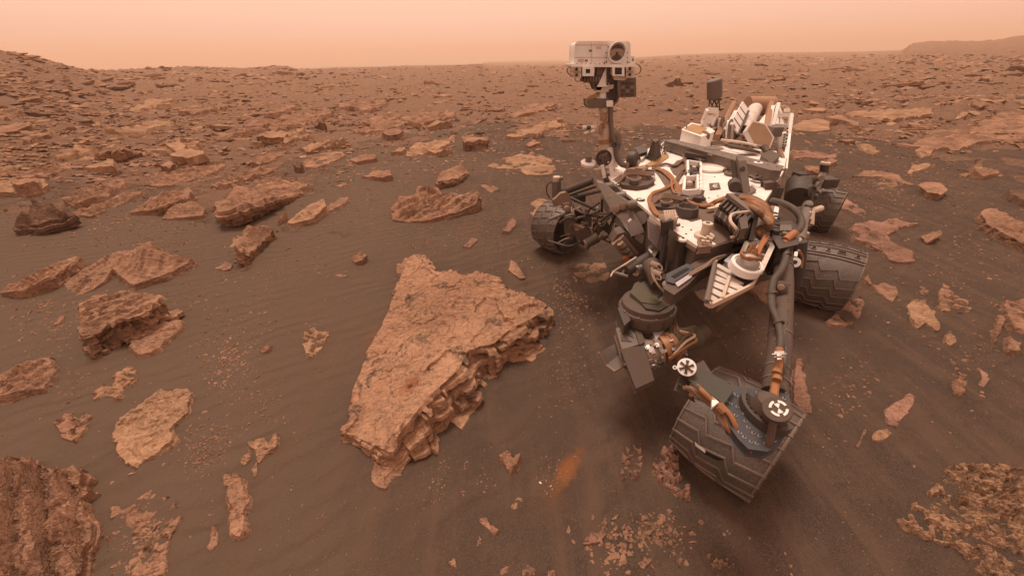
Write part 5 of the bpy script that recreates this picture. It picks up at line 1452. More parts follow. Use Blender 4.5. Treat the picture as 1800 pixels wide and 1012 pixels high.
eye("square_camera", 1024.5, 118.2, 1043.5, 133.3, (1033.5, 125.3, 3.6), 2.6)
eye("square_camera", 1077.5, 117.8, 1096.8, 132.8, (1087, 125, 5.9), 4.2)
eye("round_camera", 1008, 118, 1021, 127, (1013.2, 122.3, 0), 3.9, "cream_paint")
eye("round_camera", 1009, 127.6, 1021, 136.5, (1013.4, 132.4, 0), 3.7, "cream_paint")
eye("round_camera", 1101.5, 118, 1114, 126.6, (1106.8, 121.3, 0), 4.0, "cream_paint")
eye("round_camera", 1101.5, 127.2, 1114, 136.4, (1107, 131.4, 0), 3.8, "cream_paint")
for k in range(2):
    MB().tube(curve([Yp(1008, 115, YM - .1), Yp(999 + k, 119, YM - .1), Yp(996.5 + k, 124, YM - .1), Yp(1000 + k, 131, YM - .1), Yp(1009, 134, YM - .1)], 6), .75 * s1, 6).build("camera_cable", "tan_metal", head)
    MB().tube(curve([Yp(1117, 112, YM - .1), Yp(1124 - k, 115, YM - .1), Yp(1127 - k, 122, YM - .1), Yp(1124 - k, 129, YM - .1), Yp(1114, 132, YM - .1)], 6), .75 * s1, 6).build("camera_cable", "tan_metal", head)
MB().tube(curve([Yp(1010, 137, YM - .1), Yp(1013, 143, YM - .1), Yp(1020, 142, YM - .09), Yp(1021, 133, YM - .09)], 6), .7 * s1, 6).build("camera_cable", "brown_cable", head)
slab("head_gearbox", [(1025, 133.5), (1078, 133), (1078, 145), (1060, 146), (1056, 158), (1047, 158), (1042, 146), (1026, 144)], "brown_metal", head, YM - .06, .12, .003)
for k in range(7): slab("gearbox_fin", [(1027 + 5 * k, 135), (1029.5 + 5 * k, 135), (1029.5 + 5 * k, 144), (1027 + 5 * k, 144)], "tan_metal", head, YM - .068, .01)
slab("head_gearbox", [(1050, 119), (1076, 119), (1076, 134), (1050, 134)], "tan_metal", head, YM - .05, .08, .003)
slab("pivot_plate", [(1066, 123), (1069, 123), (1069, 150), (1066, 150)], "brown_metal", head, YM - .08, .02)
slab("camera_mount", [(1078, 133.5), (1097, 133.5), (1103, 137), (1098, 141), (1080, 140)], "cream_paint", head, YM - .1, .1, .003)
eb = slab("electronics_box", [(1086, 141), (1117, 137), (1118, 170), (1091, 171), (1087, 168)], "grey_metal", head, YM - .09, .14, .003)
for r_ in range(4):
    for c in range(3):
        x, y = 1091.5 + c * 8.2, 144.5 + r_ * 6.6
        slab("box_panel", [(x, y), (x + 6.6, y), (x + 6.6, y + 4.8), (x, y + 4.8)], ("dark_metal", "tan_metal")[(r_ + c) % 2 if r_ in (1, 2) else 0], head, YM - .094, .006)
slab("electronics_box", [(1078, 146), (1087, 144), (1088, 172), (1078, 176)], "dark_metal", head, YM - .05, .1, .003)

# ---- bits around the mast foot
c_ = Yp(1061, 278, YM - .20); s_ = px(c_)
rd = MB().lathe(c_, (-.15, -1, .12), [(0, 14 * s_), (.012, 14 * s_), (.014, 12 * s_), (.006, 11 * s_), (.005, 2 * s_)], 30).build("round_sensor", "dark_metal", rover)
m = MB()
for k in range(9):
    a = rng.uniform(0, 6.28); b = a + rng.uniform(1.8, 3.2)
    m.tube(curve([c_ + Vector((math.cos(a) * 10 * s_, -.012, math.sin(a) * 10 * s_)), c_ + Vector((rng.normal(0, 3) * s_, -.018, rng.normal(0, 3) * s_)), c_ + Vector((math.cos(b) * 10 * s_, -.012, math.sin(b) * 10 * s_))], 5), .8 * s_, 5)
m.build("sensor_wiring", "grey_metal", rd)["kind"] = "stuff"
ytube([(1062, 292), (1063, 320)], 2.2 * s_, YM - .20).build("sensor_stem", "grey_metal", rd)
c_ = Yp(1034, 287, YM - .16)
dr = MB().lathe(c_ - Vector((0, 0, .02)), (0, -.25, 1), [(0, 9 * s_), (.01, 13 * s_), (.03, 13.5 * s_), (.032, 12.5 * s_), (.034, 5 * s_)], 28).build("white_drum", "white_paint", rover)
MB().lathe(c_ + Vector((0, 0, .013)), (0, -.2, 1), [(0, 6 * s_), (.04, 5 * s_), (.042, 2 * s_)], 16).build("drum_stub", "grey_metal", dr)
slab("mast_strut", [(1056, 292), (1062, 290), (1066, 312), (1060, 314)], "white_paint", rover, YM - .24, .02)
slab("mast_strut", [(1068, 284), (1074, 284), (1082, 312), (1074, 314)], "white_paint", rover, YM - .22, .02)
slab("mast_strut", [(1046, 300), (1062, 296), (1070, 306), (1052, 312)], "cream_paint", rover, YM - .18, .05)
# dark tent-shaped cover, black reel and ochre strip on the deck
b4 = ZP("1136,279 1150,272 1163,276 1150,285", ZD + .002); tp = ZP("1147,247 1154,245 1158,247 1152,250", ZD + .17)
MB().add(b4 + tp, [(3, 2, 1, 0), (4, 5, 6, 7), (0, 1, 5, 4), (1, 2, 6, 5), (2, 3, 7, 6), (3, 0, 4, 7)]).build("antenna_cone", "dark_metal", rover)
c_ = Z(1103, 281, ZD + .05)
rl = MB().lathe(c_, (1, -.5, .1), [(0, .062), (.02, .066), (.06, .066), (.075, .05), (.05, .035)], 26).build("cable_reel", "dark_metal", rover)
MB().prism(ZP("1096,290 1115,283 1128,280 1120,292 1104,296", ZD + .012), (0, 0, -.010)).build("reel_plate", "grey_metal", rl)
MB().prism(ZP("1116,260 1134,254 1138,266 1124,270", ZD + .06), (0, 0, -.05)).build("deck_box", "dark_metal", rover, bevel=.006)
MB().prism(ZP("1122,272 1134,264 1140,268 1128,279", ZD + .03), (0, 0, -.028)).build("deck_box", "white_paint", rover, bevel=.004)
MB().prism(ZP("1133,290 1142,292 1162,285 1176,275 1173,270 1164,270 1150,281", ZD + .010), (0, 0, -.008)).build("ochre_strip", "ochre", rover)
MB().prism(ZP("1088,286 1108,300 1136,294 1134,290 1110,294 1094,283", ZD + .012), (0, 0, -.010)).build("ochre_strip", "tan_tape", rover)
m = MB()
for k in range(14):
    a = Z(rng.uniform(1158, 1170), rng.uniform(252, 272), ZD + .01)
    m.tube(curve([a, a + Vector((rng.normal(0, .03), rng.normal(0, .03), .06)), a + Vector((rng.normal(0, .06), rng.normal(0, .06), .02))], 4), .005, 5)
m.build("wire_tangle", "grey_metal", rover)["kind"] = "stuff"

# ---- rear: white box, canister antenna, power unit, hexagonal antenna
YR = 4.0
wb = MB().prism(ZP("1199,228 1233,240 1256,231 1244,222 1216,216", 1.0), (0, 0, -.155)).build("rear_box", "white_paint", rover, bevel=.006)
sheet_top = MB().prism(ZP("1202,226.5 1232,236.5 1243,226 1238,222.5 1217,217.5", 1.004), (0, 0, -.003)).build("box_lid", "ochre", wb)
MB().tube([Z(1207, 226, 1.0), Z(1207, 217, 1.0)], .007, 8).build("box_rod", "dark_metal", wb)
for k in range(3):
    MB().tube(curve([Z(1236 + 2 * k, 233, 1.0), Z(1243 + k, 238, .99), Z(1242 + k, 246, .93), Z(1247 + 2 * k, 254, .88)], 6), .016, 8).build("box_cable", "brown_cable", wb)
bolts("box_screw", [Z(1201 + 3.5 * k, 246.5 + k * .95, .852) + Vector((0, -.012, .012)) for k in range(10)], Vector((0, -1, 0)), .006, wb, "dark_metal")
s_ = px(Yp(1256, 160, YR))
ca = MB().lathe(Yp(1256, 173, YR), Yp(1256, 146, YR) - Yp(1256, 173, YR), [(0, 11.2 * s_), (.01, 12 * s_), (27 * s_ * 1.05, 12 * s_), (28.5 * s_ * 1.05, 11 * s_)], 28).build("canister_antenna", "grey_metal", rover)
MB().lathe(Yp(1256, 176.5, YR), (0, 0, 1), [(0, 11.3 * s_), (.02, 11.3 * s_)], 24).build("canister_base", "dark_metal", ca)
for u0, u1 in ((1247, 1246), (1247, 1256), (1264, 1255), (1264, 1265), (1256, 1248), (1256, 1263)):
    MB().tube([Yp(u0, 176, YR + (.03 if u0 == 1256 else -.05)), Yp(u1, 194, YR)], 1.1 * s_, 8).build("canister_strut", "dark_metal", ca)
lf = MB()
A, B, Cc, Dd = (1243, 193), (1262, 195), (1252, 222), (1234, 216)
for a, b in ((A, B), (B, Cc), (Cc, Dd), (Dd, A)): lf.bar(Yp(*a, YR - .05), Yp(*b, YR - .10), .020, .05)
for k in range(5): lf.bar(Yp(1238.5 + 3 * k, 207 + k * .3, YR - .08), Yp(1236.5 + 3 * k, 212 + k * .3, YR - .08), .010, .03)
lf.bar(Yp(1239, 206, YR - .08), Yp(1257, 209, YR - .08), .014, .04); lf.bar(Yp(1237, 212, YR - .09), Yp(1255, 215, YR - .09), .014, .04)
lf.build("antenna_frame", "white_paint", ca)
slab("antenna_pedestal", [(1236, 214), (1262, 200), (1262, 224), (1250, 230), (1236, 222)], "cream_paint", ca, YR - .03, .05)
MB().prism(ZP("1253,203 1263,196 1262,224 1250,228", .99), (0, 0, -.02)).build("antenna_panel", "cream_paint", ca)

pu = MB().tube([Yp(1306, 234, 3.85), Yp(1327, 193, 4.40)], .074, 28).build("power_unit", "dusty_white", rover)
def panel(name, pts, y0, y1, mat, parent, th=.012):
    """four-cornered panel: first two points on plane y0, the rest on y1"""
    P = [Yp(*q, y0 if i in (0, 3) else y1) for i, q in enumerate(pts)]
    n = (P[1] - P[0]).cross(P[3] - P[0]).normalized()
    return MB().prism(P, n * th).build(name, mat, parent)
panel("side_plank", [(1257, 236), (1289, 176), (1294, 178), (1268, 237)], 3.7, 4.4, "tan_tape", pu, .05)
panel("side_plank", [(1343, 223), (1354, 176), (1361, 178), (1352, 224)], 3.7, 4.4, "tan_tape", pu, .05)
panel("cooling_fin", [(1273, 226), (1291, 194), (1299, 194), (1290, 232)], 3.72, 4.2, "white_paint", pu)
panel("cooling_fin", [(1285, 217), (1306, 178), (1317, 194), (1299, 237)], 3.66, 4.15, "white_paint", pu)
panel("cooling_fin", [(1328, 222), (1344, 202), (1350, 200), (1343, 224)], 3.7, 4.1, "white_paint", pu)
for k in range(1, 4):
    f = k / 4
    a = Yp(1285 + 21 * f, 217 - 39 * f, 3.655 + .49 * f); b = Yp(1299 + 18 * f, 237 - 43 * f, 3.655 + .49 * f)
    MB().tube([a + VIEW(a) * .01, b + VIEW(b) * .01], .005, 5).build("fin_seam", "dark_metal", pu)
MB().tube([Yp(1297, 237, 3.63), Yp(1316, 195, 4.10)], .010, 6).build("fin_edge", "dark_metal", pu)
for k in range(6):
    f = k / 5; o_ = Yp(1306 + 21 * f, 234 - 41 * f, 3.85 + .55 * f)
    d_ = (Yp(1327, 193, 4.40) - Yp(1306, 234, 3.85)).normalized()
    MB().lathe(o_ - d_ * .006, d_, [(0, .076), (.010, .076)], 28).build("unit_hoop", "dark_metal", pu)
MB().tube([Yp(1312, 187, 4.7), Yp(1356, 187, 4.7)], .105, 20).build("heat_pipe_cover", "tan_tape", pu)
for k in range(7):
    a = Z(1256 + 5 * k, 236 + k * 2, .92)
    MB().tube(curve([a, a + Vector((.03, .1, .12 + .02 * (k % 3))), a + Vector((.10, .12, .05)), a + Vector((.22, .02, .0))], 5), .014, 7).build("unit_pipe", ("tan_metal", "silver", "brown_cable")[k % 3], pu)
for k in range(6):
    a = Z(1270 + 13 * k, 247 + 2.6 * k, .88)
    MB().lathe(a, (.2, -.3, 1), [(0, .035), (.05, .035), (.06, .022), (.09, .020)], 14).build("unit_valve", ("dark_metal", "grey_metal", "tan_metal")[k % 3], pu)
MB().tube(curve([Z(1268, 246, .93), Z(1300, 250, .94), Z(1330, 257, .93)], 6), .012, 10).build("unit_manifold", "cream_paint", pu)
slab("rear_shelf", [(1284, 256), (1336, 266), (1336, 270), (1284, 261)], "brown_metal", rover, 3.25, .1)
# hexagonal antenna
hx = [(1323, 212.5), (1345, 218.5), (1360, 242), (1353, 260), (1325, 253), (1312.5, 229)]
c0 = Yp(1336, 236, 3.35)
n_ = (VIEW(c0) + Vector((.25, 0, .15))).normalized()
def on_plane(u, v, o, n):
    d = Vector(ray(u, v)); e = Vector((0, 0, CAM_H)); return e + d * ((o - e).dot(n) / d.dot(n))
H6 = [on_plane(u, v, c0, n_) for u, v in hx]
ctr_ = sum(H6, Vector()) / 6
ha = MB().prism(H6, -n_ * .11).build("hexagon_antenna", "white_paint", rover, bevel=.004)
MB().prism([ctr_ + (p - ctr_) * .93 + n_ * .001 for p in H6], n_ * .003).build("antenna_face", "antenna_tan", ha)
MB().tube([ctr_ - n_ * .12, Z(1350, 268, ZD + .03)], .028, 14).build("antenna_gimbal", "brown_metal", ha)
MB().box(Yp(1361, 231, 3.38), (.045, 0, 0), (0, .05, 0), (0, 0, .04)).build("gimbal_motor", "grey_metal", ha, bevel=.006)
MB().prism(ZP("1338,272 1354,264 1372,272 1356,286", ZD + .05), (0, 0, -.05)).build("gimbal_base", "brown_metal", ha, bevel=.006)
# white lattice frame at the rear right edge
wf = MB()
for a, b, y0, y1 in (((1391, 202), (1386, 238), 3.9, 3.75), ((1386, 238), (1379, 300), 3.75, 3.0), ((1364, 184), (1372, 203), 4.2, 4.1), ((1358, 188), (1352, 224), 4.2, 4.0), ((1368, 183), (1358, 222), 4.2, 4.0), ((1366, 203), (1391, 202), 4.1, 3.9), ((1366, 203), (1364, 222), 4.1, 4.0), ((1364, 221), (1386, 222), 4.0, 3.85), ((1374, 203), (1374, 222), 4.05, 3.95)):
    wf.bar(Yp(*a, y0), Yp(*b, y1), .030, .04)
wfo = wf.build("lattice_frame", "white_paint", rover)
slab("lattice_plate", [(1371, 236), (1387, 232), (1380, 268), (1369, 260)], "white_paint", wfo, 3.5, .03)
for k in range(7): bolts("lattice_hole", [Yp(1384.5 - .7 * k, 226 + 6 * k, 3.46), Yp(1379.5 - .7 * k, 237 + 4.5 * k, 3.46)], Vector((0, -1, 0)), .009, wfo, "dark_metal")
for k in range(5):
    MB().tube(curve([Yp(1372 + 2 * k, 186 + 2 * (k % 3), 4.1), Yp(1378 + 2 * k, 190, 4.1), Yp(1380 + 2 * k, 198, 4.05)], 4), .008, 5).build("lattice_wire", "cream_paint", wfo)
for k in range(4):
    MB().tube(curve([Yp(1366 + 2 * k, 262, 3.3), Yp(1376 + k, 285, 3.1), Yp(1370 + k, 305, 2.85), Yp(1362 + 2 * k, 326, 2.6)], 6), .012, 6).build("side_cable", ("brown_cable", "tan_tape")[k % 2], rover)
MB().prism([Yp(*q, 2.75) for q in ((1372, 300), (1381, 298), (1376, 312), (1360, 336), (1350, 336), (1362, 314))], (.02, .03, 0)).build("side_bracket", "tan_metal", rover, bevel=.004)
MB().prism([Yp(*q, 2.3) for q in ((1347, 324), (1364, 322), (1360, 376), (1344, 372))], (.02, .08, 0)).build("side_bracket", "brown_metal", rover, bevel=.008)

for (a_, b_) in (((1010.5, 101), (1066, 101)), ((1040, 75.5), (1040, 112)), ((1012, 79), (1068, 79))):
    MB().bar(Yp(*a_, YM - .0812), Yp(*b_, YM - .0812), .0022, .0022).build("head_seam", "cream_paint", head)
for (x0, y0, x1, y1, m_) in ((1016, 104, 1026, 110, "cream_paint"), (1048, 82, 1056, 86, "cream_paint"), (1111, 103, 1114, 108, "tan_metal"), (1028, 105, 1033, 109, "tan_metal")):
    slab("head_patch", [(x0, y0), (x1, y0), (x1, y1), (x0, y1)], m_, head, YM - .0813, .002)

# ---- far side: steering, struts and sensor panel left of the deck
YL = 2.95
s_ = px(Yp(980, 350, YL))
sa = MB().tube([Yp(978, 342, YL), Yp(978, 318, YL)], 8 * s_, 18).build("steering_motor", "grey_metal", rover)
MB().lathe(Yp(978, 319, YL), (0, 0, 1), [(0, 5 * s_), (.02, 5 * s_), (.022, 6.2 * s_), (.04, 6.2 * s_), (.042, 3 * s_)], 18).build("motor_cap", "cream_paint", sa)
MB().tube(curve([Yp(982, 315, YL), Yp(990, 312, YL)], 3), 3 * s_, 8).build("motor_plug", "tan_metal", sa)
MB().tube(curve([Yp(972, 318, YL), Yp(962, 325, YL), Yp(961, 338, YL), Yp(966, 348, YL)], 6), 1.3 * s_, 6).build("motor_cable", "dark_metal", sa)
sarm = MB().tube([Yp(972, 348, YL), Yp(988, 338, YL), Yp(1042, 318, YL - .1)], [7 * s_, 6 * s_, 5.5 * s_], 14).build("suspension_arm", "dark_metal", rover)
MB().tube([Yp(988, 352, YL), Yp(1058, 335, YL - .2)], 2.6 * s_, 8).build("arm_rod", "dark_metal", sarm)
MB().tube([Yp(1000, 344, YL), Yp(1048, 328, YL - .1)], 2.0 * s_, 8).build("arm_rod", "brown_metal", sarm)
MB().tube([Yp(1003, 348, YL - .1), Yp(1054, 372, YL - .3)], 2.6 * s_, 8).build("arm_rod", "black", sarm)
MB().box(Yp(1018, 348, YL - .05), (10 * s_, 0, 0), (0, .04, 0), (0, 0, 5 * s_)).build("arm_joint", "dark_metal", sarm, bevel=.006)
fp_ = MB().prism([Yp(*q, 2.75) for q in ((972, 354), (978, 350), (986, 342), (995, 340), (999, 344), (1004, 356), (999, 358), (988, 358), (978, 361), (973, 359))], (0, .06, .0)).build("contact_plate", "tan_metal", rover, bevel=.008)
MB().tube([Yp(965, 386, 2.66), Yp(1021, 365, 2.66)], 2.8 * s_, 8).build("long_bar", "grey_metal", rover)
MB().prism([Yp(*q, 2.7) for q in ((990, 360), (1002, 358), (1010, 366), (1000, 372), (990, 368))], (0, .05, 0)).build("bar_bracket", "tan_metal", rover, bevel=.005)
MB().lathe(Yp(996, 366, 2.68), (0, -1, .2), [(0, 5 * s_), (.05, 5 * s_), (.055, 3 * s_)], 16).build("bar_motor", "tan_metal", rover)
MB().prism([Yp(*q, 2.85) for q in ((994, 383), (1010, 379), (1009, 415), (996, 414))], (0, .08, 0)).build("wheel_drive", "grey_metal", rover, bevel=.01)
for (a, b, r_, mt) in (((1015, 385), (1050, 372), 2.2, "brown_metal"), ((1020, 395), (1060, 380), 2.0, "dark_metal"), ((1040, 415), (1054, 392), 3.2, "tan_metal"), ((1048, 416), (1058, 396), 3.0, "tan_metal"),
                       ((1052, 392), (1080, 370), 2.4, "brown_metal"), ((1030, 372), (1054, 356), 1.6, "dark_metal"), ((1056, 396), (1078, 410), 4.6, "brown_metal"), ((1014, 402), (1032, 392), 2.6, "brown_metal"),
                       ((1070, 404), (1082, 376), 2.0, "dark_metal"), ((1062, 420), (1086, 402), 2.2, "brown_metal"), ((1010, 395), (1028, 402), 3.4, "brown_cable"), ((1012, 408), (1030, 398), 2.2, "dark_metal"),
                       ((1040, 376), (1078, 376), 1.4, "dark_metal"), ((1026, 388), (1040, 362), 1.6, "dark_metal"), ((1058, 372), (1058, 350), 2.0, "dark_metal"), ((1084, 398), (1092, 374), 3.0, "grey_metal")):
    y0 = 2.45 + rng.uniform(-.1, .15)
    MB().tube([Yp(*a, y0), Yp(*b, y0 - .1)], r_ * px(Yp(*a, y0)), 8).build("strut", mt, rover)
MB().prism([Yp(*q, 2.5) for q in ((1028, 378), (1040, 374), (1040, 398), (1032, 398))], (0, .03, 0)).build("strut_plate", "grey_metal", rover)
MB().prism([Yp(*q, 2.4) for q in ((1058, 394), (1066, 390), (1076, 406), (1070, 412))], (0, .05, 0)).build("strut_plate", "dark_metal", rover, bevel=.004)
MB().prism([Yp(*q, 2.3) for q in ((1012, 408), (1030, 402), (1042, 418), (1026, 430), (1018, 424))], (0, .10, 0)).build("gear_housing", "brown_metal", rover, bevel=.01)
a = Yp(1030, 428, 2.28); b = Yp(1050, 417, 2.3)
MB().tube([a, b], 9 * px(a), 18).build("drive_motor", "brown_metal", rover)
MB().lathe(a, a - b, [(0, 8 * px(a)), (.01, 8 * px(a)), (.012, 5 * px(a)), (.004, 4 * px(a))], 18).build("motor_end", "tan_metal", rover)
# grey sensor panel with round covers and camera barrels
sp = MB().prism([Yp(*q, yy) for q, yy in (((1050, 321), 2.42), ((1060, 323), 2.4), ((1084, 344), 2.2), ((1104, 356), 2.08), ((1131, 403), 1.9), ((1127, 409), 1.9), ((1108, 413), 1.92), ((1091, 386), 2.02), ((1074, 369), 2.16), ((1060, 344), 2.32))], (0, .035, .01)).build("sensor_panel", "grey_metal", rover, bevel=.004)
for uu, vv, yy, r_ in ((1076, 351, 2.235, 6.5), (1085, 369, 2.09, 7), (1097, 364, 2.085, 7)):
    c_ = Yp(uu, vv, yy - .012); s2 = px(c_)
    MB().lathe(c_ + Vector((0, .02, 0)), (-.5, -1, .35), [(0, r_ * s2), (.022, r_ * s2), (.024, (r_ - 1) * s2), (.024, 1 * s2)], 24).build("round_cover", "tan_metal", sp)
for uu, vv, yy in ((1073, 327, 2.4), (1094, 343, 2.22), (1113, 358, 2.05)):
    c_ = Yp(uu, vv, yy); s2 = px(c_)
    MB().lathe(c_ + Vector((-9 * s2, .0, -3 * s2)), (1, -.25, .25), [(0, 8 * s2), (14 * s2, 8 * s2), (14.5 * s2, 7 * s2), (16 * s2, 6.8 * s2), (16.2 * s2, 2 * s2)], 24).build("camera_barrel", "grey_metal", sp)
MB().prism([Yp(*q, 1.93) for q in ((1103, 388), (1108, 384), (1128, 404), (1107, 411))], (0, -.03, .0)).build("panel_cover", "lavender_panel", sp, bevel=.004)
MB().tube([Yp(1126, 383, 1.98), Yp(1136, 385, 2.05)], 12 * px(Yp(1126, 380, 2.0)), 20).build("camera_barrel", "grey_metal", sp)
# slatted tray under the panel
ty = 1.9
tray = MB().prism([Yp(*q, ty) for q in ((1086, 413), (1098, 409), (1136, 438), (1122, 451), (1100, 455), (1076, 428))], (0, .10, 0)).build("slatted_tray", "brown_metal", rover, bevel=.004)
for k in range(4):
    o0, o1 = (1078 + 5.2 * k, 427 - 4 * k), (1101 + 6.5 * k, 454 - 2.8 * k)
    MB().bar(Yp(*o0, ty - .012), Yp(*o1, ty - .012), .020 if k % 2 else .032, .02).build("tray_slat", "tan_metal", tray)
MB().tube([Yp(1090, 427, ty - .04), Yp(1108, 450, ty - .04)], .020, 14).build("tray_roller", "tan_metal", tray)
for f in (.25, .6, .9): MB().lathe(Yp(1090 + 18 * f, 427 + 23 * f, ty - .04), Yp(1108, 450, ty) - Yp(1090, 427, ty), [(0, .024), (.012, .024)], 14).build("roller_band", "dark_metal", tray)
MB().tube([Yp(1098, 451, ty - .05), Yp(1104, 457, ty - .05)], .018, 10).build("roller_end", "bright_orange", tray)

# ---- robotic arm: shoulder, upper tube, elbow, forearm
def tubeZ(pts, rpx, seg=20):
    P = [Z(u, v, z) for u, v, z in pts]
    rr = [k * px(p) for k, p in zip(rpx if hasattr(rpx, '__len__') else [rpx] * len(P), P)]
    return MB().tube(P, rr, seg)
arm = tubeZ([(1378, 428, .80), (1376, 500, .76), (1371, 600, .70), (1362, 690, .64)], [12, 16, 18, 20], 28).build("arm_tube", "brown_metal", rover, "long brown tube of the robotic arm running down to its elbow")
for (u, v, z, k) in ((1377, 470, .777, 15.2), (1371.5, 590, .706, 18.6), (1364, 672, .652, 20.6), (1366, 650, .665, 20.2)):
    a = Z(u, v, z); d_ = (Z(1371, 600, .70) - Z(1376, 500, .76)).normalized()
    MB().lathe(a - d_ * .003, d_, [(0, k * px(a)), (.006, k * px(a))], 28).build("tube_ring", "grey_metal", arm)
Rr = lambda u, v, z, h: Z(u, v, z) + VIEW(Z(u, v, z)) * h
bolts("tube_rivet", [Rr(u, v, z, .004) for u, v, z in [(1372 + 12 * math.cos(a), 596 + 3 * math.sin(a) + k * 0, .745) for k in (0,) for a in np.linspace(-2.6, 2.6, 9)] + [(1386, 525, .78), (1386, 545, .77), (1385, 565, .755), (1352, 662, .69), (1358, 668, .69), (1376, 662, .69), (1382, 655, .69), (1350, 675, .685), (1378, 676, .685), (1354, 686, .68), (1382, 690, .68), (1388, 500, .79)]], lambda p: VIEW(p), .0042, arm, "grey_metal")
kn = Rr(1372, 505, .80, .0)
MB().lathe(kn - VIEW(kn) * .02, VIEW(kn), [(0, 12 * px(kn)), (.02, 11.5 * px(kn)), (.024, 9 * px(kn)), (.026, 2 * px(kn))], 22).build("tube_knob", "brown_metal", arm)
MB().lathe(kn + VIEW(kn) * .006, VIEW(kn), [(0, 6.5 * px(kn)), (.006, 5 * px(kn)), (.007, 1 * px(kn))], 9).build("knob_label", "tan_metal", arm)
# shoulder
sh = MB().prism(ZP("1362,392 1392,388 1402,398 1399,428 1372,434 1362,418", .88), (0, 0, -.14)).build("shoulder_joint", "dark_metal", rover, bevel=.01)
MB().prism(ZP("1370,395 1390,392 1392,404 1372,407", .884), (0, 0, -.01)).build("shoulder_cover", "navy_plate", sh, bevel=.003)
for k in range(3): MB().prism(ZP(f"{1371 + 7 * k},396 {1376 + 7 * k},395 {1377 + 7 * k},404 {1372 + 7 * k},405", .890), (0, 0, -.008)).build("cover_panel", "grey_metal", sh, bevel=.002)
MB().lathe(Z(1380, 413, .884), (0, 0, 1), [(0, .018), (.012, .016), (.014, .006)], 16).build("shoulder_knob", "grey_metal", sh)
MB().prism(ZP("1362,362 1370,364 1366,384 1358,382", .90), (0, 0, -.05)).build("white_tab", "mark_white", sh)
MB().prism(ZP("1354,362 1361,361 1359,380 1353,380", .90), (0, 0, -.05)).build("orange_tab", "orange_cable", sh)
MB().prism(ZP("1334,372 1348,362 1356,366 1352,378 1340,382", .90), (0, 0, -.06)).build("white_tab", "cream_paint", sh)
for k in range(6): MB().lathe(Z(1358 + 2.6 * (k % 2), 384 + 6 * k, .87), (0, 0, 1), [(0, .018), (.03, .018), (.034, .01)], 10).build("connector", "black", sh)
hose = MB().tube(curve([Z(1358, 352, .88), Z(1378, 358, .93), Z(1398, 370, .93), Z(1409, 388, .90), Z(1406, 402, .88), Z(1397, 410, .87)], 8), .016, 12).build("arm_hose", "dark_metal", rover)
MB().tube([Z(1397, 409, .90), Z(1380, 422, .88)], .0165, 12).build("hose_sleeve", "bright_orange", hose)
MB().tube([Z(1381, 421, .875), Z(1379, 432, .86)], .018, 12).build("hose_sleeve", "bright_orange", hose)
MB().tube(curve([Z(1380, 430, .86), Z(1381, 452, .85), Z(1372, 476, .84), Z(1360, 492, .82), Z(1356, 512, .80), Z(1357, 540, .78), Z(1366, 562, .77), Z(1372, 590, .76), Z(1371, 612, .75)], 8), [.0135] * 40 + [.0115] * 25, 12).build("arm_cable", "dark_metal", hose)
MB().tube(curve([Z(1366, 562, .765), Z(1378, 585, .76), Z(1381, 610, .74), Z(1378, 640, .72), Z(1370, 660, .70)], 6), .008, 8).build("arm_cable", "dark_metal", hose)
MB().tube(curve([Z(1370, 612, .755), Z(1369, 640, .735), Z(1364, 668, .715), Z(1359, 704, .70)], 6), .012, 10).build("arm_cable", "orange_cable", hose)
for vv in (650, 662): MB().tube([Z(1366.5, vv, .732), Z(1365, vv + 6, .728)], .0135, 10).build("cable_band", "orange_cable", hose)
for (u, v, z) in ((1381, 448, .852), (1357, 516, .798), (1367, 566, .768)):
    p_ = Z(u, v, z); MB().lathe(p_ - Vector((0, 0, 0)), Vector((0, -1, -.2)), [(0, .019), (.010, .019)], 14).build("hose_clip", "dark_metal", hose)
cl = Z(1370, 622, .765)
k_ = px(cl); cu = Vector((1, 0, 0)); cvv = (Z(1370, 623, .765) - cl).normalized(); cn = VIEW(cl)
cp = MB()
cp.box(cl, cu * 9 * k_, cvv * 9 * k_, cn * .004)
clamp = cp.build("cable_clamp", "silver", arm, bevel=.002)
MB().box(cl + cn * .014 + cvv * -1 * k_, cu * 13 * k_, cvv * 1.5 * k_, cn * .004).box(cl + cn * .012 + cvv * 10 * k_, cu * 4 * k_, cvv * 6 * k_, cn * .004).box(cl + cn * .016, cu * 4.5 * k_, cvv * 6 * k_, cn * .010).build("clamp_bolt", "silver", clamp, bevel=.0015)

# elbow
ZE = .66
ep = MB().prism(ZP("1269,703 1288,679 1331,685 1352,690 1384,690 1388,725 1378,762 1364,782 1346,790 1316,786 1300,770 1286,750 1274,724", ZE), (0, 0, -.035)).build("elbow_plate", "navy_plate", rover, "dark blue elbow plate studded with bolts", bevel=.005)
ce = Z(1343, 726, ZE)
Kz = Vector((0, 0, 1)); ke = px(ce)
MB().lathe(ce, Kz, [(0, 27 * ke), (.03, 25 * ke), (.06, 20 * ke), (.07, 12 * ke), (.072, 3 * ke)], 36).build("elbow_motor", "brown_metal", ep)
gd = MB()
A0, A1 = 2.05, 5.15
ang = np.linspace(A0, A1, 26)
V, F = [], []
for a in ang:
    for r_, h in ((31, .001), (31, .03), (37, .03), (37, .001)):
        V.append(ce + Vector((math.cos(a) * r_ * ke, math.sin(a) * r_ * ke * 1.25, h)))
for i in range(len(ang) - 1):
    for k in range(4): F.append((i * 4 + k, i * 4 + (k + 1) % 4, (i + 1) * 4 + (k + 1) % 4, (i + 1) * 4 + k))
F += [(0, 1, 2, 3), tuple((len(ang) - 1) * 4 + k for k in (3, 2, 1, 0))]
gd.add(V, F).build("elbow_guard", "dark_metal", ep)
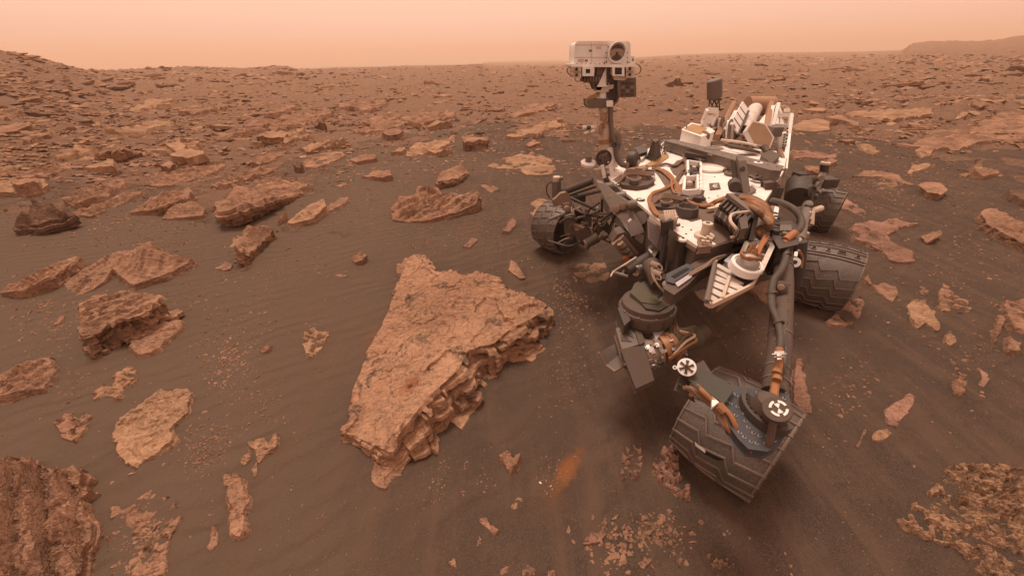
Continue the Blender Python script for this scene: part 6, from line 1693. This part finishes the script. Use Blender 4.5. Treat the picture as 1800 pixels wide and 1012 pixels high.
for a in np.linspace(A0 + .1, A1 - .1, 11):
    d_ = Vector((math.cos(a), math.sin(a) * 1.25, 0))
    MB().bar(ce + d_ * 25 * ke + Kz * .012, ce + d_ * 33 * ke + Kz * .022, .010, .02).build("guard_rib", "dark_metal", ep)
bp = [(1288, 690), (1276, 704), (1284, 709), (1294, 695), (1316, 694), (1296, 715), (1304, 703), (1317, 707), (1293, 730), (1308, 727), (1310, 740), (1294, 746), (1315, 751), (1324, 761), (1335, 766), (1348, 767), (1330, 779), (1345, 779), (1361, 774), (1368, 755), (1372, 763), (1380, 749), (1383, 735), (1375, 745), (1300, 760), (1308, 768), (1320, 776), (1331, 690), (1378, 700), (1309, 716)]
wb0 = eb0 = None
for u, v in bp:
    p_ = Z(u, v, ZE + .0005); s2 = px(Z(1330, 730, ZE))
    if wb0 is None:
        wb0 = MB().lathe(p_, Kz, [(0, 3.1 * s2), (.002, 3.0 * s2)], 14).build("bolt_washer", "bolt", ep, loc=p_)
        eb0 = MB().lathe(p_ + Kz * .002, Kz, [(0, 1.5 * s2), (.005, 1.3 * s2)], 8).build("elbow_bolt", "dark_metal", ep, loc=p_)
        wb0.location = eb0.location = p_ - ROOT
    else:
        for o_ in (wb0, eb0):
            q_ = o_.copy(); COL.objects.link(q_); q_.parent = ep; q_.location = p_ - ROOT
# target disc on the elbow
ct = Z(1366, 719, ZE + .115); kt = px(ct); nt = (VIEW(ct) + Vector((-.1, 0, .5))).normalized()
td = MB().lathe(ct - nt * .09, nt, [(0, 20 * kt), (.08, 22 * kt), (.09, 22 * kt), (.092, 21 * kt), (.092, 3 * kt)], 36).build("elbow_target", "brown_metal", rover, "brown disc with a white round target mark")
tx = nt.orthogonal().normalized()
tx = (Vector((1, 0, 0)) - nt * nt.x).normalized(); tyv = nt.cross(tx)
def flat(pts, k, h): return [ct + nt * h + tx * x * k + tyv * y * k for x, y in pts]
oc = (2.5, 1.0)
for a0, a1 in ((.25, 1.32), (1.82, 2.89), (3.39, 4.46), (4.96, 6.03)):
    aa = np.linspace(a0, a1, 7)
    MB().prism(flat([(oc[0] + 14 * math.cos(a), oc[1] + 14 * math.sin(a)) for a in aa] + [(oc[0] + 10 * math.cos(a), oc[1] + 10 * math.sin(a)) for a in aa[::-1]], kt, .0025), nt * .0015).build("target_ring", "mark_white", td)
for a0 in (0.0, math.pi):
    aa = np.linspace(a0 - .55, a0 + .55, 6)
    MB().prism(flat([(oc[0], oc[1])] + [(oc[0] + 8.5 * math.sin(a), oc[1] + 8.5 * math.cos(a)) for a in aa], kt, .0025), nt * .0015).build("target_wedge", "mark_white", td)
MB().tube(curve([Z(1360, 738, .74), Z(1356, 760, .70), Z(1350, 782, .66), Z(1338, 800, .60), Z(1326, 792, .60)], 6), .010, 10).build("elbow_hose", "brown_metal", ep)
MB().tube([Z(1314, 786, .64), Z(1322, 790, .64)], .012, 10).build("hose_end", "bright_orange", ep)
# forearm box and wrist
fa = MB().prism(ZP("1213,666 1232,649 1287,680 1270,704", .69), (0, 0, -.045)).build("forearm", "dark_olive", rover, bevel=.008)
MB().prism(ZP("1192,672 1201,654 1236,636 1246,652 1232,658 1214,668 1222,690", .66), (0, 0, -.035)).build("wrist_bracket", "dark_metal", fa, bevel=.006)
MB().prism(ZP("1206,676 1213,681 1217,687 1210,683", .672), (0, 0, -.01)).build("wrist_label", "lavender_panel", fa)
cg = Z(1207, 645, .72); kg = px(cg); ng = VIEW(cg)
gx = (Vector((1, 0, 0)) - ng * ng.x).normalized(); gy = ng.cross(gx)
gw = MB().lathe(cg - ng * .06, ng, [(0, 13 * kg), (.055, 15.4 * kg), (.066, 15.4 * kg), (.067, 13 * kg), (.067, 2 * kg)], 32).build("wrist_disc", "mark_white", rover, "white gear-like disc with dark slots")
for k in range(6):
    a = k * math.pi / 3 + .26
    P = [cg + ng * .0075 + (gx * math.cos(a + da) + gy * math.sin(a + da)) * r_ * kg for r_, da in ((5, -.30), (12.4, -.22), (12.4, .22), (5, .30))]
    MB().prism(P, ng * .002).build("disc_slot", "dark_metal", gw)
MB().lathe(cg + ng * .0075, ng, [(0, 5 * kg), (.006, 4.6 * kg), (.007, 2.6 * kg), (.003, 2.4 * kg)], 18).build("disc_hub", "brown_metal", gw)
MB().box(cg - gx * 16.5 * kg, gx * 3 * kg, gy * 1.6 * kg, ng * .005).lathe(cg - gx * 19 * kg - ng * .004, ng, [(0, 3.6 * kg), (.01, 3.6 * kg)], 14).build("disc_tab", "mark_white", gw)
MB().lathe(cg - gx * 19 * kg + ng * .0062, ng, [(0, 1.6 * kg), (.001, 1.5 * kg)], 10).build("tab_hole", "void", gw)
for k in range(5):
    o_ = Vector((rng.normal(0, .008), rng.normal(0, .008), .006 * k))
    MB().tube(curve([Z(1214 + k, 690 - 2 * k, .66) + o_, Z(1228, 688 + k, .68) + o_, Z(1243, 702 + k, .67) + o_, Z(1262, 716 + k, .665) + o_, Z(1274, 732, .66) + o_, Z(1284, 752, .64) + o_, Z(1300, 774, .62), Z(1316, 786, .62)], 5), .008, 8).build("forearm_cable", ("orange_cable", "brown_cable", "brown_cable", "dark_metal", "orange_cable")[k], fa)
MB().prism(ZP("1251,696 1264,706 1252,715", .70), (0, 0, -.012)).build("cable_cover", "mark_white", fa)
MB().tube([Z(1262, 712, .69), Z(1272, 722, .68)], .016, 10).build("cable_sleeve", "copper", fa)

# ---- turret at the end of the arm
ct_ = Z(1139, 527, .56); kt_ = px(ct_)
na = (Vector((-.06, .04, 1))).normalized()
tu = MB().lathe(ct_ - na * .19, na, [(0, 33 * kt_), (.01, 38 * kt_), (.055, 39 * kt_), (.058, 44 * kt_), (.095, 45 * kt_), (.098, 48.5 * kt_), (.150, 49 * kt_), (.158, 47.5 * kt_), (.160, 45 * kt_), (.185, 43 * kt_), (.188, 20 * kt_)], 48).build("turret", "brown_metal", rover, "round brown tool turret at the end of the arm")
tx_ = na.orthogonal().normalized(); ty_ = na.cross(tx_)
for a in np.linspace(0, 2 * math.pi, 13)[:-1]:
    d_ = tx_ * math.cos(a) + ty_ * math.sin(a)
    MB().bar(ct_ - na * .088 + d_ * 48.7 * kt_, ct_ - na * .042 + d_ * 49.2 * kt_, .006, .005, up=d_).build("turret_seam", "dark_metal", tu)
    MB().box(ct_ - na * .145 + d_ * 40.5 * kt_, d_ * .008, d_.cross(na) * rng.uniform(.008, .02), na * rng.uniform(.008, .018)).build("turret_block", ("grey_metal", "dark_metal", "tan_metal")[int(rng.integers(0, 3))], tu)
for a in np.linspace(.2, 6.4, 11):
    d_ = tx_ * math.cos(a) + ty_ * math.sin(a)
    MB().lathe(ct_ - na * .031 + d_ * 46 * kt_, na, [(0, .006), (.004, .006), (.005, .003)], 8).build("turret_screw", "grey_metal", tu)
MB().prism(ZP("1087,541 1096,537 1107,562 1098,570", .52), (0, 0, -.09)).build("turret_bracket", "dark_metal", tu, bevel=.004)
MB().prism(ZP("1122,566 1180,557 1184,572 1128,584", .42), (0, 0, -.06)).build("turret_mount", "brown_metal", tu, bevel=.006)
for k in range(4):
    MB().tube(curve([Z(1178 - 6 * k, 556, .50), Z(1190 - 5 * k, 574, .46), Z(1188 - 8 * k, 592, .45), Z(1172 - 9 * k, 604 + k, .45)], 6), .007, 7).build("turret_harness", ("brown_cable", "orange_cable", "tan_metal", "dark_metal")[k], tu)
cov = [Z(u, v, .575) for u, v in ((1108, 514), (1115, 498), (1132, 489), (1157, 493), (1175, 507), (1174, 524), (1153, 534), (1128, 531))]
MB().prism(cov, (0, 0, -.022)).build("turret_cover", "olive", tu)
MB().prism(ZP("1128,532 1136,541 1158,545 1174,536 1172,526 1154,535 1133,532", .57), (0, 0, -.02)).build("turret_lip", "dark_metal", tu, bevel=.003)
for u, v in ((1128, 492), (1160, 519)): MB().prism(ZP(f"{u-5},{v+2} {u+4},{v-3} {u+6},{v} {u-2},{v+4}", .578), (0, 0, -.004)).build("cover_notch", "void", tu)
# motor with box above the turret
a, b = Z(1100, 476, .62), Z(1150, 447, .66)
mo = MB().tube([a, b], 10.5 * px(a), 20).build("turret_motor", "dark_metal", rover)
MB().prism(ZP("1140,436 1148,427 1157,438 1150,450", .70), (0, 0, -.07)).build("motor_box", "grey_metal", mo, bevel=.005)
MB().prism(ZP("1140,438 1142,437 1147,443 1145,444", .704), (0, 0, -.006)).build("motor_label", "mark_white", mo)
MB().tube([Z(1076, 478, .60), Z(1104, 486, .60)], .010, 8).tube([Z(1094, 482, .60), Z(1098, 474, .62)], .008, 8).build("motor_lever", "grey_metal", mo)
MB().tube(curve([Z(1073, 486, .60), Z(1080, 476, .62), Z(1096, 466, .66), Z(1118, 452, .68)], 6), .005, 6).build("motor_wire", "cream_paint", mo)
MB().tube([Z(1116, 476, .62), Z(1130, 470, .62)], .03, 12).build("motor_collar", "silver", mo)
cxs = MB()
dv = MB().tube([Z(1143, 463, .66), Z(1160, 500, .62)], .045, 16).build("drill_housing", "brown_metal", rover)
for u, v in ((1150, 466), (1153, 481)): MB().tube([Z(u - 5, v - 2, .71), Z(u + 9, v + 4, .71)], .020, 12).build("drill_valve", "tan_metal", dv)
for k in range(3):
    MB().tube(curve([Z(1145 + k, 470, .72), Z(1148 + k, 488, .71), Z(1160, 504 + k, .69), Z(1174, 516 + k, .66), Z(1186, 512, .66), Z(1194, 497 + 2 * k, .76), Z(1214, 480 + 2 * k, .80), Z(1240, 465 + 2 * k, .81), Z(1256, 454, .82), Z(1275, 448, .82)], 5), .0042, 7).build("turret_cable", ("tan_metal", "brown_cable", "tan_metal")[k], rover)
MB().tube([Z(1172, 514, .67), Z(1180, 519, .66)], .012, 8).build("cable_sleeve", "bright_orange", rover)
for cx_, cy_ in ((1156, 469), (1154, 486)):
    MB().tube(curve([Z(cx_, cy_ - 4, .73), Z(cx_ + 7, cy_ - 1, .73), Z(cx_ + 7, cy_ + 6, .73), Z(cx_ - 1, cy_ + 3, .73)], 5), .0032, 6).build("wire_loop", "tan_metal", dv)
MB().lathe(Z(1170, 499, .68), VIEW(Z(1170, 499, .68)), [(0, .016), (.006, .016), (.008, .006)], 14).build("drill_bolt", "bolt", dv)
# slanted beam from the turret to the shoulder
beam = MB().prism(ZP("1168,506 1186,486 1214,467 1256,440 1300,418 1314,424 1300,436 1262,456 1232,474 1206,500 1184,516", .79), (0, 0, -.06)).build("turret_beam", "brown_metal", rover, bevel=.006)
sl = MB().prism(ZP("1172,482 1208,464 1217,467 1214,478 1184,497 1174,494", .80), (0, 0, -.02)).build("slotted_bracket", "navy_plate", rover, bevel=.004)
MB().prism(ZP("1180,485 1206,470 1212,472 1186,488", .803), (0, 0, -.006)).build("bracket_slot", "void", sl)
MB().prism(ZP("1187,496 1212,480 1215,486 1192,502", .80), (0, 0, -.015)).build("bracket_rail", "lavender_panel", sl, bevel=.003)

# instruments hanging under the turret
zi = .45
br = MB().prism(ZP("1083,577 1112,571 1124,604 1094,613", zi), (0, 0, -.05)).build("tool_bracket", "grey_metal", rover, bevel=.003)
for tri in ("1089,581 1107,577 1114,594", "1091,585 1092,599 1111,600"): MB().prism(ZP(tri, zi + .0035), (0, 0, -.003)).build("bracket_opening", "dark_metal", br)
MB().prism(ZP("1113,570 1121,568 1133,600 1125,604", zi + .01), (0, 0, -.07)).build("bracket_side", "brown_metal", br, bevel=.003)
MB().tube([Z(1118, 562, .46), Z(1124, 592, .42)], .014, 10).build("bracket_post", "grey_metal", br)
MB().prism([Z(1092, 614, .45), Z(1131, 607, .45), Z(1149, 667, .37), Z(1118, 681, .37)], (0, 0, -.03)).build("long_panel", "brown_metal", rover, bevel=.003)
MB().prism(ZP("1144,573 1183,556 1184,563 1153,597", .46), (0, 0, -.012)).build("pale_plate", "lavender_panel", rover)
# scoop
sc_ = MB()
V, F = [], []
A = [Z(1053, 620, .36), Z(1070, 609, .37), Z(1085, 602, .37)]
Bq = [Z(1066, 640, .30), Z(1082, 628, .33), Z(1092, 620, .35)]
Cq = [Z(1082, 652, .32), Z(1092, 646, .34), Z(1099, 640, .36)]
grid = [A, Bq, Cq]
for off in (0, -.006):
    for row in grid:
        for p_ in row: V.append(p_ + Vector((0, 0, off)))
for i in range(2):
    for j in range(2):
        a = i * 3 + j
        F.append((a, a + 1, a + 4, a + 3)); F.append((a + 9 + 3, a + 9 + 4, a + 9 + 1, a + 9))
for e in ((0, 1), (1, 2), (2, 5), (5, 8), (8, 7), (7, 6), (6, 3), (3, 0)): F.append((e[1], e[0], e[0] + 9, e[1] + 9))
sc_.add(V, F).build("scoop", "grey_metal", rover)
MB().tube([Z(1052, 619, .365), Z(1066, 641, .305), Z(1082, 653, .32)], .006, 8).build("scoop_edge", "tan_metal", rover)
for vv in (611, 622, 634, 645): MB().lathe(Z(1090 + (vv - 611) * .28, vv, .39), (0, 0, 1), [(0, .012), (.02, .012), (.024, .006)], 10).build("scoop_bolt", "dark_metal", rover)
# cylindrical instruments
def CD(u, v, z):
    c = Z(1160, 612, z); return D(u, v, px(c) * F_PX)
def can(name, u0, v0, u1, v1, z, rp, mat, prof=None, label=None, z2=None):
    a, b = CD(u0, v0, z), CD(u1, v1, z); d = b - a; L = d.length; k = px(a)
    pf = prof or [(0, rp * .92), (.03, rp), (.97, rp), (1, rp * .9)]
    return MB().lathe(a, d, [(h * L, r_ * k) for h, r_ in pf], 30).build(name, mat, rover, label)
sv = can("silver_instrument", 1128, 624, 1159, 616, .40, 25, "tan_metal", [(0, 18), (.04, 23), (.12, 25), (.5, 25), (.52, 23), (.70, 23), (.72, 26), (.96, 26), (1, 20)], "silver and tan cylindrical instrument under the turret")
a, b = CD(1128, 624, .40), CD(1159, 616, .40); dd = (b - a).normalized(); k_ = px(a); vx = VIEW(a); vx = (vx - dd * vx.dot(dd)).normalized(); vy = dd.cross(vx)
for i in range(30):
    t = rng.uniform(.05, .95); an = rng.uniform(-1.5, 1.5)
    n0 = vx * math.cos(an) + vy * math.sin(an)
    p_ = a + (b - a) * t + n0 * 26 * k_
    MB().box(p_, dd * rng.uniform(.004, .014), n0.cross(dd) * rng.uniform(.003, .012), n0 * .005).build("instrument_fitting", ("silver", "silver", "tan_metal", "dark_metal")[i % 4], sv)
cp_ = can("copper_instrument", 1161, 614, 1196, 604, .40, 23, "copper", [(0, 20), (.03, 25), (.22, 25), (.24, 23), (.44, 23), (.46, 25), (.70, 25), (.74, 22), (1, 19)])
a, b = CD(1161, 614, .40), CD(1196, 604, .40); dd = (b - a).normalized(); k_ = px(a); vx = VIEW(a); vx = (vx - dd * vx.dot(dd)).normalized(); vy = dd.cross(vx)
for i in range(22):
    t = rng.uniform(.25, .95); an = rng.uniform(-1.5, 1.5)
    n0 = vx * math.cos(an) + vy * math.sin(an)
    p_ = a + (b - a) * t + n0 * 24.5 * k_
    MB().box(p_, dd * rng.uniform(.004, .012), n0.cross(dd) * rng.uniform(.003, .010), n0 * .005).build("instrument_fitting", ("silver", "dark_metal", "tan_metal", "copper")[i % 4], cp_)
for k in range(3):
    MB().tube(curve([a + vy * .05 + vx * .06 + dd * .01 * k, a + dd * .09 + vx * .085 + vy * (.02 - .02 * k), a + dd * .15 + vx * .075 - vy * .02 * k, b + vx * .05 - vy * (.05 + .01 * k)], 6), .006, 7).build("instrument_cable", ("orange_cable", "cream_paint", "brown_cable")[k], cp_)
can("brush_motor", 1186, 602, 1228, 590, .40, 20, "olive" if "olive" in RM else "brown_metal", [(0, 17), (.02, 20), (.97, 20), (1, 18)])
can("brush_motor_end", 1227, 589, 1244, 581, .41, 14, "brown_metal")

# ---- white slatted instrument with a dome, in front of the body
zt = .80
q4 = "1258,458 1262,452 1311,424 1353,424 1358,434 1322,503 1308,508 1250,537 1241,532"
wi = MB().prism(ZP(q4, zt - .04), (0, 0, -.02)).build("slatted_instrument", "brown_metal", rover, "white slatted instrument with a round dish and grey dome")
fr = MB()
pts_ = ZP("1258,459 1241,532 1250,537 1312,507 1324,500 1358,433 1353,424 1316,424", zt)
for a, b in zip(pts_[:-1], pts_[1:]): fr.bar(a, b, .010, .022)
fr.bar(Z(1316, 424, zt), Z(1302, 452, zt), .012, .05)
fr.build("instrument_frame", "cream_paint", wi)
for k in range(6):
    u0, v0 = 1258 - 2.6 * k, 466 + 11.0 * k; u1, v1 = (1290, 1302, 1303, 1291, 1275, 1260)[k], (484, 501, 509, 516, 524, 531)[k]
    a, b = Z(u0, v0, zt - .005), Z(u1, v1, zt - .005)
    MB().bar(a, b, .036, .012, up=(.3, -.5, 1)).build("instrument_slat", "dusty_white", wi)
MB().tube([Z(1282, 486, zt + .012), Z(1270, 524, zt + .012)], .007, 7).build("slat_rod", "cream_paint", wi)
MB().tube([Z(1257, 462, zt + .02), Z(1242, 530, zt + .02)], .010, 8).build("slat_rod", "grey_metal", wi)
MB().prism(ZP("1288,446 1308,448 1300,470 1284,464 1274,458", zt + .01), (0, 0, -.03)).build("instrument_tray", "lavender_panel", wi, bevel=.003)
# open white bracket holding the dome
ob = MB()
bp_ = ZP("1312,428 1352,426 1356,436 1336,478 1296,466", zt + .05)
for a, b in zip(bp_, bp_[1:] + bp_[:1]): ob.bar(a, b, .020, .02)
ob.bar(Z(1316, 443, zt + .05), Z(1346, 450, zt + .05), .008, .012); ob.bar(Z(1334, 427, zt + .05), Z(1326, 446, zt + .05), .008, .012)
ob.lathe(Z(1351, 427, zt + .04), Kz, [(0, .022), (.022, .022), (.023, .012), (.012, .010)], 16)
ob.build("open_bracket", "dusty_white", wi)
MB().prism(ZP("1314,430 1350,428 1353,436 1334,474 1300,464", zt + .035), (0, 0, -.02)).build("bracket_floor", "dusty_deck", wi)
dc = Z(1306, 474, zt + .035); kd = px(dc); nd = Vector((.05, -.25, 1)).normalized()
ds = MB().lathe(dc, nd, [(0, 24 * kd), (.004, 26 * kd), (.036, 25.5 * kd), (.041, 23.5 * kd), (.041, 21.5 * kd), (.033, 20.5 * kd), (.032, 2 * kd)], 40).build("round_dish", "mark_white", wi)
MB().lathe(dc + nd * .0325, nd, [(0, 18.5 * kd)] + [(18.5 * kd * math.sin(a), 18.5 * kd * math.cos(a)) for a in np.linspace(.12, 1.5, 9)], 32).build("dome", "silver2" if "silver2" in RM else "grey_metal", wi)
for k in range(4):
    t0 = rng.uniform(0, 6.28)
    MB().tube(curve([dc + nd * .06 + Vector((math.cos(t0 + j * .8) * 17 * kd, math.sin(t0 + j * .8) * 15 * kd, .012 + .012 * (j % 2))) for j in range(5)], 5), .0045, 6).build("dome_wire", "orange_cable", wi)
for u, v in ((1316, 444), (1322, 441), (1326, 448), (1319, 452)):
    MB().lathe(Z(u, v, zt + .075), Kz, [(0, .010), (.02, .008), (.035, .003)], 10).build("dome_connector", "copper", wi)
MB().tube(curve([Z(1345, 414, .90), Z(1338, 428, .89), Z(1328, 444, .88), Z(1318, 452, .87)], 6), .007, 7).tube(curve([Z(1350, 416, .90), Z(1341, 430, .89), Z(1332, 448, .88)], 6), .006, 7).build("dome_lead", "bright_orange", wi)
# rusty hoop of soil-covered belly below it
MB().tube(curve([Z(1216, 492, .46), Z(1226, 514, .40), Z(1244, 530, .36), Z(1264, 535, .35), Z(1286, 522, .38), Z(1304, 508, .44)], 6), .022, 9).build("belly_hoop", "brown_cable", rover)
MB().prism(ZP("1216,492 1240,480 1300,500 1296,512 1264,534 1240,527", .44), (0, 0, -.06)).build("belly_pan", "brown_cable", rover)
MB().prism(ZP("1218,506 1234,502 1244,514 1240,528 1230,522", .45), (0, 0, -.01)).build("belly_plate", "cream_paint", rover)

# ---- dark ribbed cable guard and the orange loom behind it
zg = .93
for k in range(34):
    u0, v0 = rng.uniform(1004, 1074), rng.uniform(362, 424); y0 = rng.uniform(2.3, 2.62)
    du, dv = rng.normal(0, 20), rng.normal(0, 12)
    P = [Yp(u0, v0, y0), Yp(u0 + du * .4, v0 + dv * .3 + rng.normal(0, 6), y0 - .06), Yp(u0 + du, v0 + dv, y0 + .04)]
    MB().tube(curve(P, 4), rng.uniform(.005, .010), 6).build("strut_cable", ("brown_cable", "dark_metal", "brown_metal", "tan_metal")[k % 4], rover)
gp = MB().prism(ZP("1258,372 1282,346 1330,380 1326,404 1300,414 1292,408", .86), (0, 0, -.06)).build("cable_guard", "black", rover)
for k in range(14):
    f = k / 13
    u, v = 1257 + 39 * f, 372 + 38 * f - 6 * math.sin(f * 3.14)
    MB().bar(Z(u, v, .94), Z(u + 1, v + 13, .86), .008, .03).build("guard_rib", "tan_metal" if k % 3 == 0 else "dark_metal", gp)
for k in range(8):
    f = k / 7
    a, b = Z(1264 + 38 * f, 368 + 36 * f, .93), Z(1284 + 40 * f, 348 + 30 * f, .95)
    MB().bar(a, b, .012, .05).build("guard_leaf", "dark_metal" if k % 2 else "brown_metal", gp)
MB().bar(Z(1281, 343, .99), Z(1329, 380, .97), .030, .02).build("guard_slat", "grey_metal", gp)
MB().tube(curve([Z(1316, 372, .98), Z(1288, 376, .98), Z(1284, 388, .97), Z(1294, 402, .95), Z(1298, 412, .92), Z(1284, 418, .90)], 6), .007, 7).build("guard_wire", "cream_paint", gp)
MB().prism(ZP("1300,384 1312,378 1314,400 1304,402", .97), (0, 0, -.05)).build("guard_bracket", "brown_metal", gp, bevel=.003)
MB().bar(Z(1328, 380, .96), Z(1318, 424, .86), .018, .04).build("guard_post", "dark_metal", gp)
MB().tube(curve([Z(1262, 428, .80), Z(1280, 424, .82), Z(1304, 420, .84), Z(1318, 408, .86)], 6), .018, 9).build("guard_rail", "grey_metal", gp)
for k in range(17):
    f = k / 16
    j = lambda s: rng.normal(0, s)
    P = [Z(1302 + 8 * f + j(2), 344 + 12 * f + j(2), .96), Z(1322 + 8 * f, 348 + 18 * f + j(2), 1.0), Z(1342 + j(2), 358 + 24 * f, 1.0 - .03 * f), Z(1354 + j(2), 376 + 18 * f, .96), Z(1350 + j(2), 396 + 8 * f, .92), Z(1334 - 4 * f + j(2), 404 + 4 * f + j(2), .90)]
    if k % 4 == 0: P += [Z(1330 + j(3), 410 + j(2), .88), Z(1340 + j(2), 422 + j(2), .84)]
    MB().tube(curve(P, 6), .0115, 8).build("cable", "orange_cable" if k % 4 else "brown_cable", rover)

# ---- near side suspension and drive between the wheels
s_ = px(Z(1402, 460, .4))
rk = MB().tube([Z(1404, 424, .62), Z(1400, 470, .45), Z(1394, 500, .33)], .045, 14).build("suspension_arm", "black", rover)
MB().tube([Z(1404, 420, .62), Z(1402, 434, .58)], .022, 14).build("arm_sleeve", "grey_metal", rk)
MB().lathe(Z(1404, 421, .64), VIEW(Z(1404, 421, .64)), [(0, .016), (.006, .015), (.008, .006)], 14).build("arm_bolt", "silver", rk)
c_ = Z(1397, 461, .56); nn = VIEW(c_)
MB().lathe(c_, nn, [(0, .030), (.006, .030), (.007, .014), (.003, .013)], 22).build("arm_ring", "mark_white", rk)
MB().lathe(c_ + nn * .0045, nn, [(0, .012), (.002, .011)], 14).build("ring_hole", "black", rk)
MB().prism([p + Vector((0, 0, .0)) for p in ZP("1396,444 1402,443 1401,452 1395,451", .57)], (0, 0, .006)).build("arm_mark", "mark_white", rk)
MB().tube(curve([Z(1404, 440, .62), Z(1410, 452, .55), Z(1408, 470, .48)], 5), .008, 7).build("arm_wire", "tan_tape", rk)
MB().tube([Z(1404, 424, .60), Z(1412, 390, .58), Z(1420, 360, .50)], [.035, .032, .04], 12).build("suspension_arm", "grey_metal", rover)
for k in range(5):
    MB().box(Z(1413 + 2 * k, 412 - 12 * k, .56), (.022, 0, 0), (0, .02, 0), (0, 0, .02)).build("arm_connector", ("silver", "dark_metal", "grey_metal")[k % 3], rover, bevel=.004)
yr = 3.3
rd_ = MB().tube([Yp(1402, 347, yr - .2), Yp(1404, 322, yr)], .10, 18).build("drive_motor", "dark_metal", rover)
for v0 in (330, 340):
    MB().tube([Yp(1395, v0, yr - .14), Yp(1411, v0 + 1, yr - .14)], .030, 16).build("motor_cylinder", "silver", rd_)
MB().box(Yp(1404, 314, yr), (.045, 0, 0), (0, .05, 0), (0, 0, .055)).build("motor_box", "black", rd_, bevel=.008)
MB().tube([Yp(1408, 318, yr), Yp(1438, 318, yr + .1)], .05, 12).build("motor_link", "dark_metal", rd_)
for (u, v, r_) in ((1420, 336, .055), (1423, 350, .04), (1420, 360, .035)):
    MB().lathe(Yp(u, v, yr - .2), (.3, -1, .3), [(0, r_), (.04, r_), (.045, r_ * .7), (.03, r_ * .5), (.03, r_ * .1)], 18).build("gear_cover", "dark_metal", rd_)
ps = MB().tube([Yp(1448, 305, 3.4), Yp(1450, 288, 3.4)], .035, 16).build("steering_post", "dark_metal", rover)
MB().lathe(Yp(1450, 289, 3.4), (0, 0, 1), [(0, .040), (.02, .040), (.022, .022), (.012, .02)], 18).build("post_cap", "cream_paint", ps)
MB().bar(Yp(1447, 304, 3.37), Yp(1433, 337, 3.25), .055, .03).build("post_link", "grey_metal", ps, bevel=.006)
MB().box(Yp(1452, 320, 3.5), (.075, 0, 0), (0, .07, 0), (0, 0, .045)).build("post_housing", "dark_metal", ps, bevel=.012)
MB().lathe(Yp(1441, 313, 3.3), (0, -1, .2), [(0, .03), (.02, .028), (.022, .01)], 14).build("link_boss", "tan_metal", ps)
MB().tube([Yp(1424, 372, 3.0), Yp(1443, 366, 3.05)], .028, 10).build("axle_arm", "cream_paint", rover)
MB().tube([Yp(1424, 368, 3.0), Yp(1422, 396, 2.9)], .036, 10).build("axle_arm", "cream_paint", rover)
for (u, v, z) in ((1416, 368, .5), (1412, 378, .52), (1418, 388, .45), (1410, 398, .5), (1414, 410, .45)):
    MB().lathe(Z(u, v, z), VIEW(Z(u, v, z)), [(0, .022), (.02, .02), (.022, .01)], 10).build("arm_fitting", ("grey_metal", "dark_metal", "silver")[u % 3], rover)
MB().box(Z(1352, 342, .62), (.05, 0, 0), (0, .08, 0), (0, 0, .08)).build("side_gearbox", "dark_metal", rover, bevel=.01)
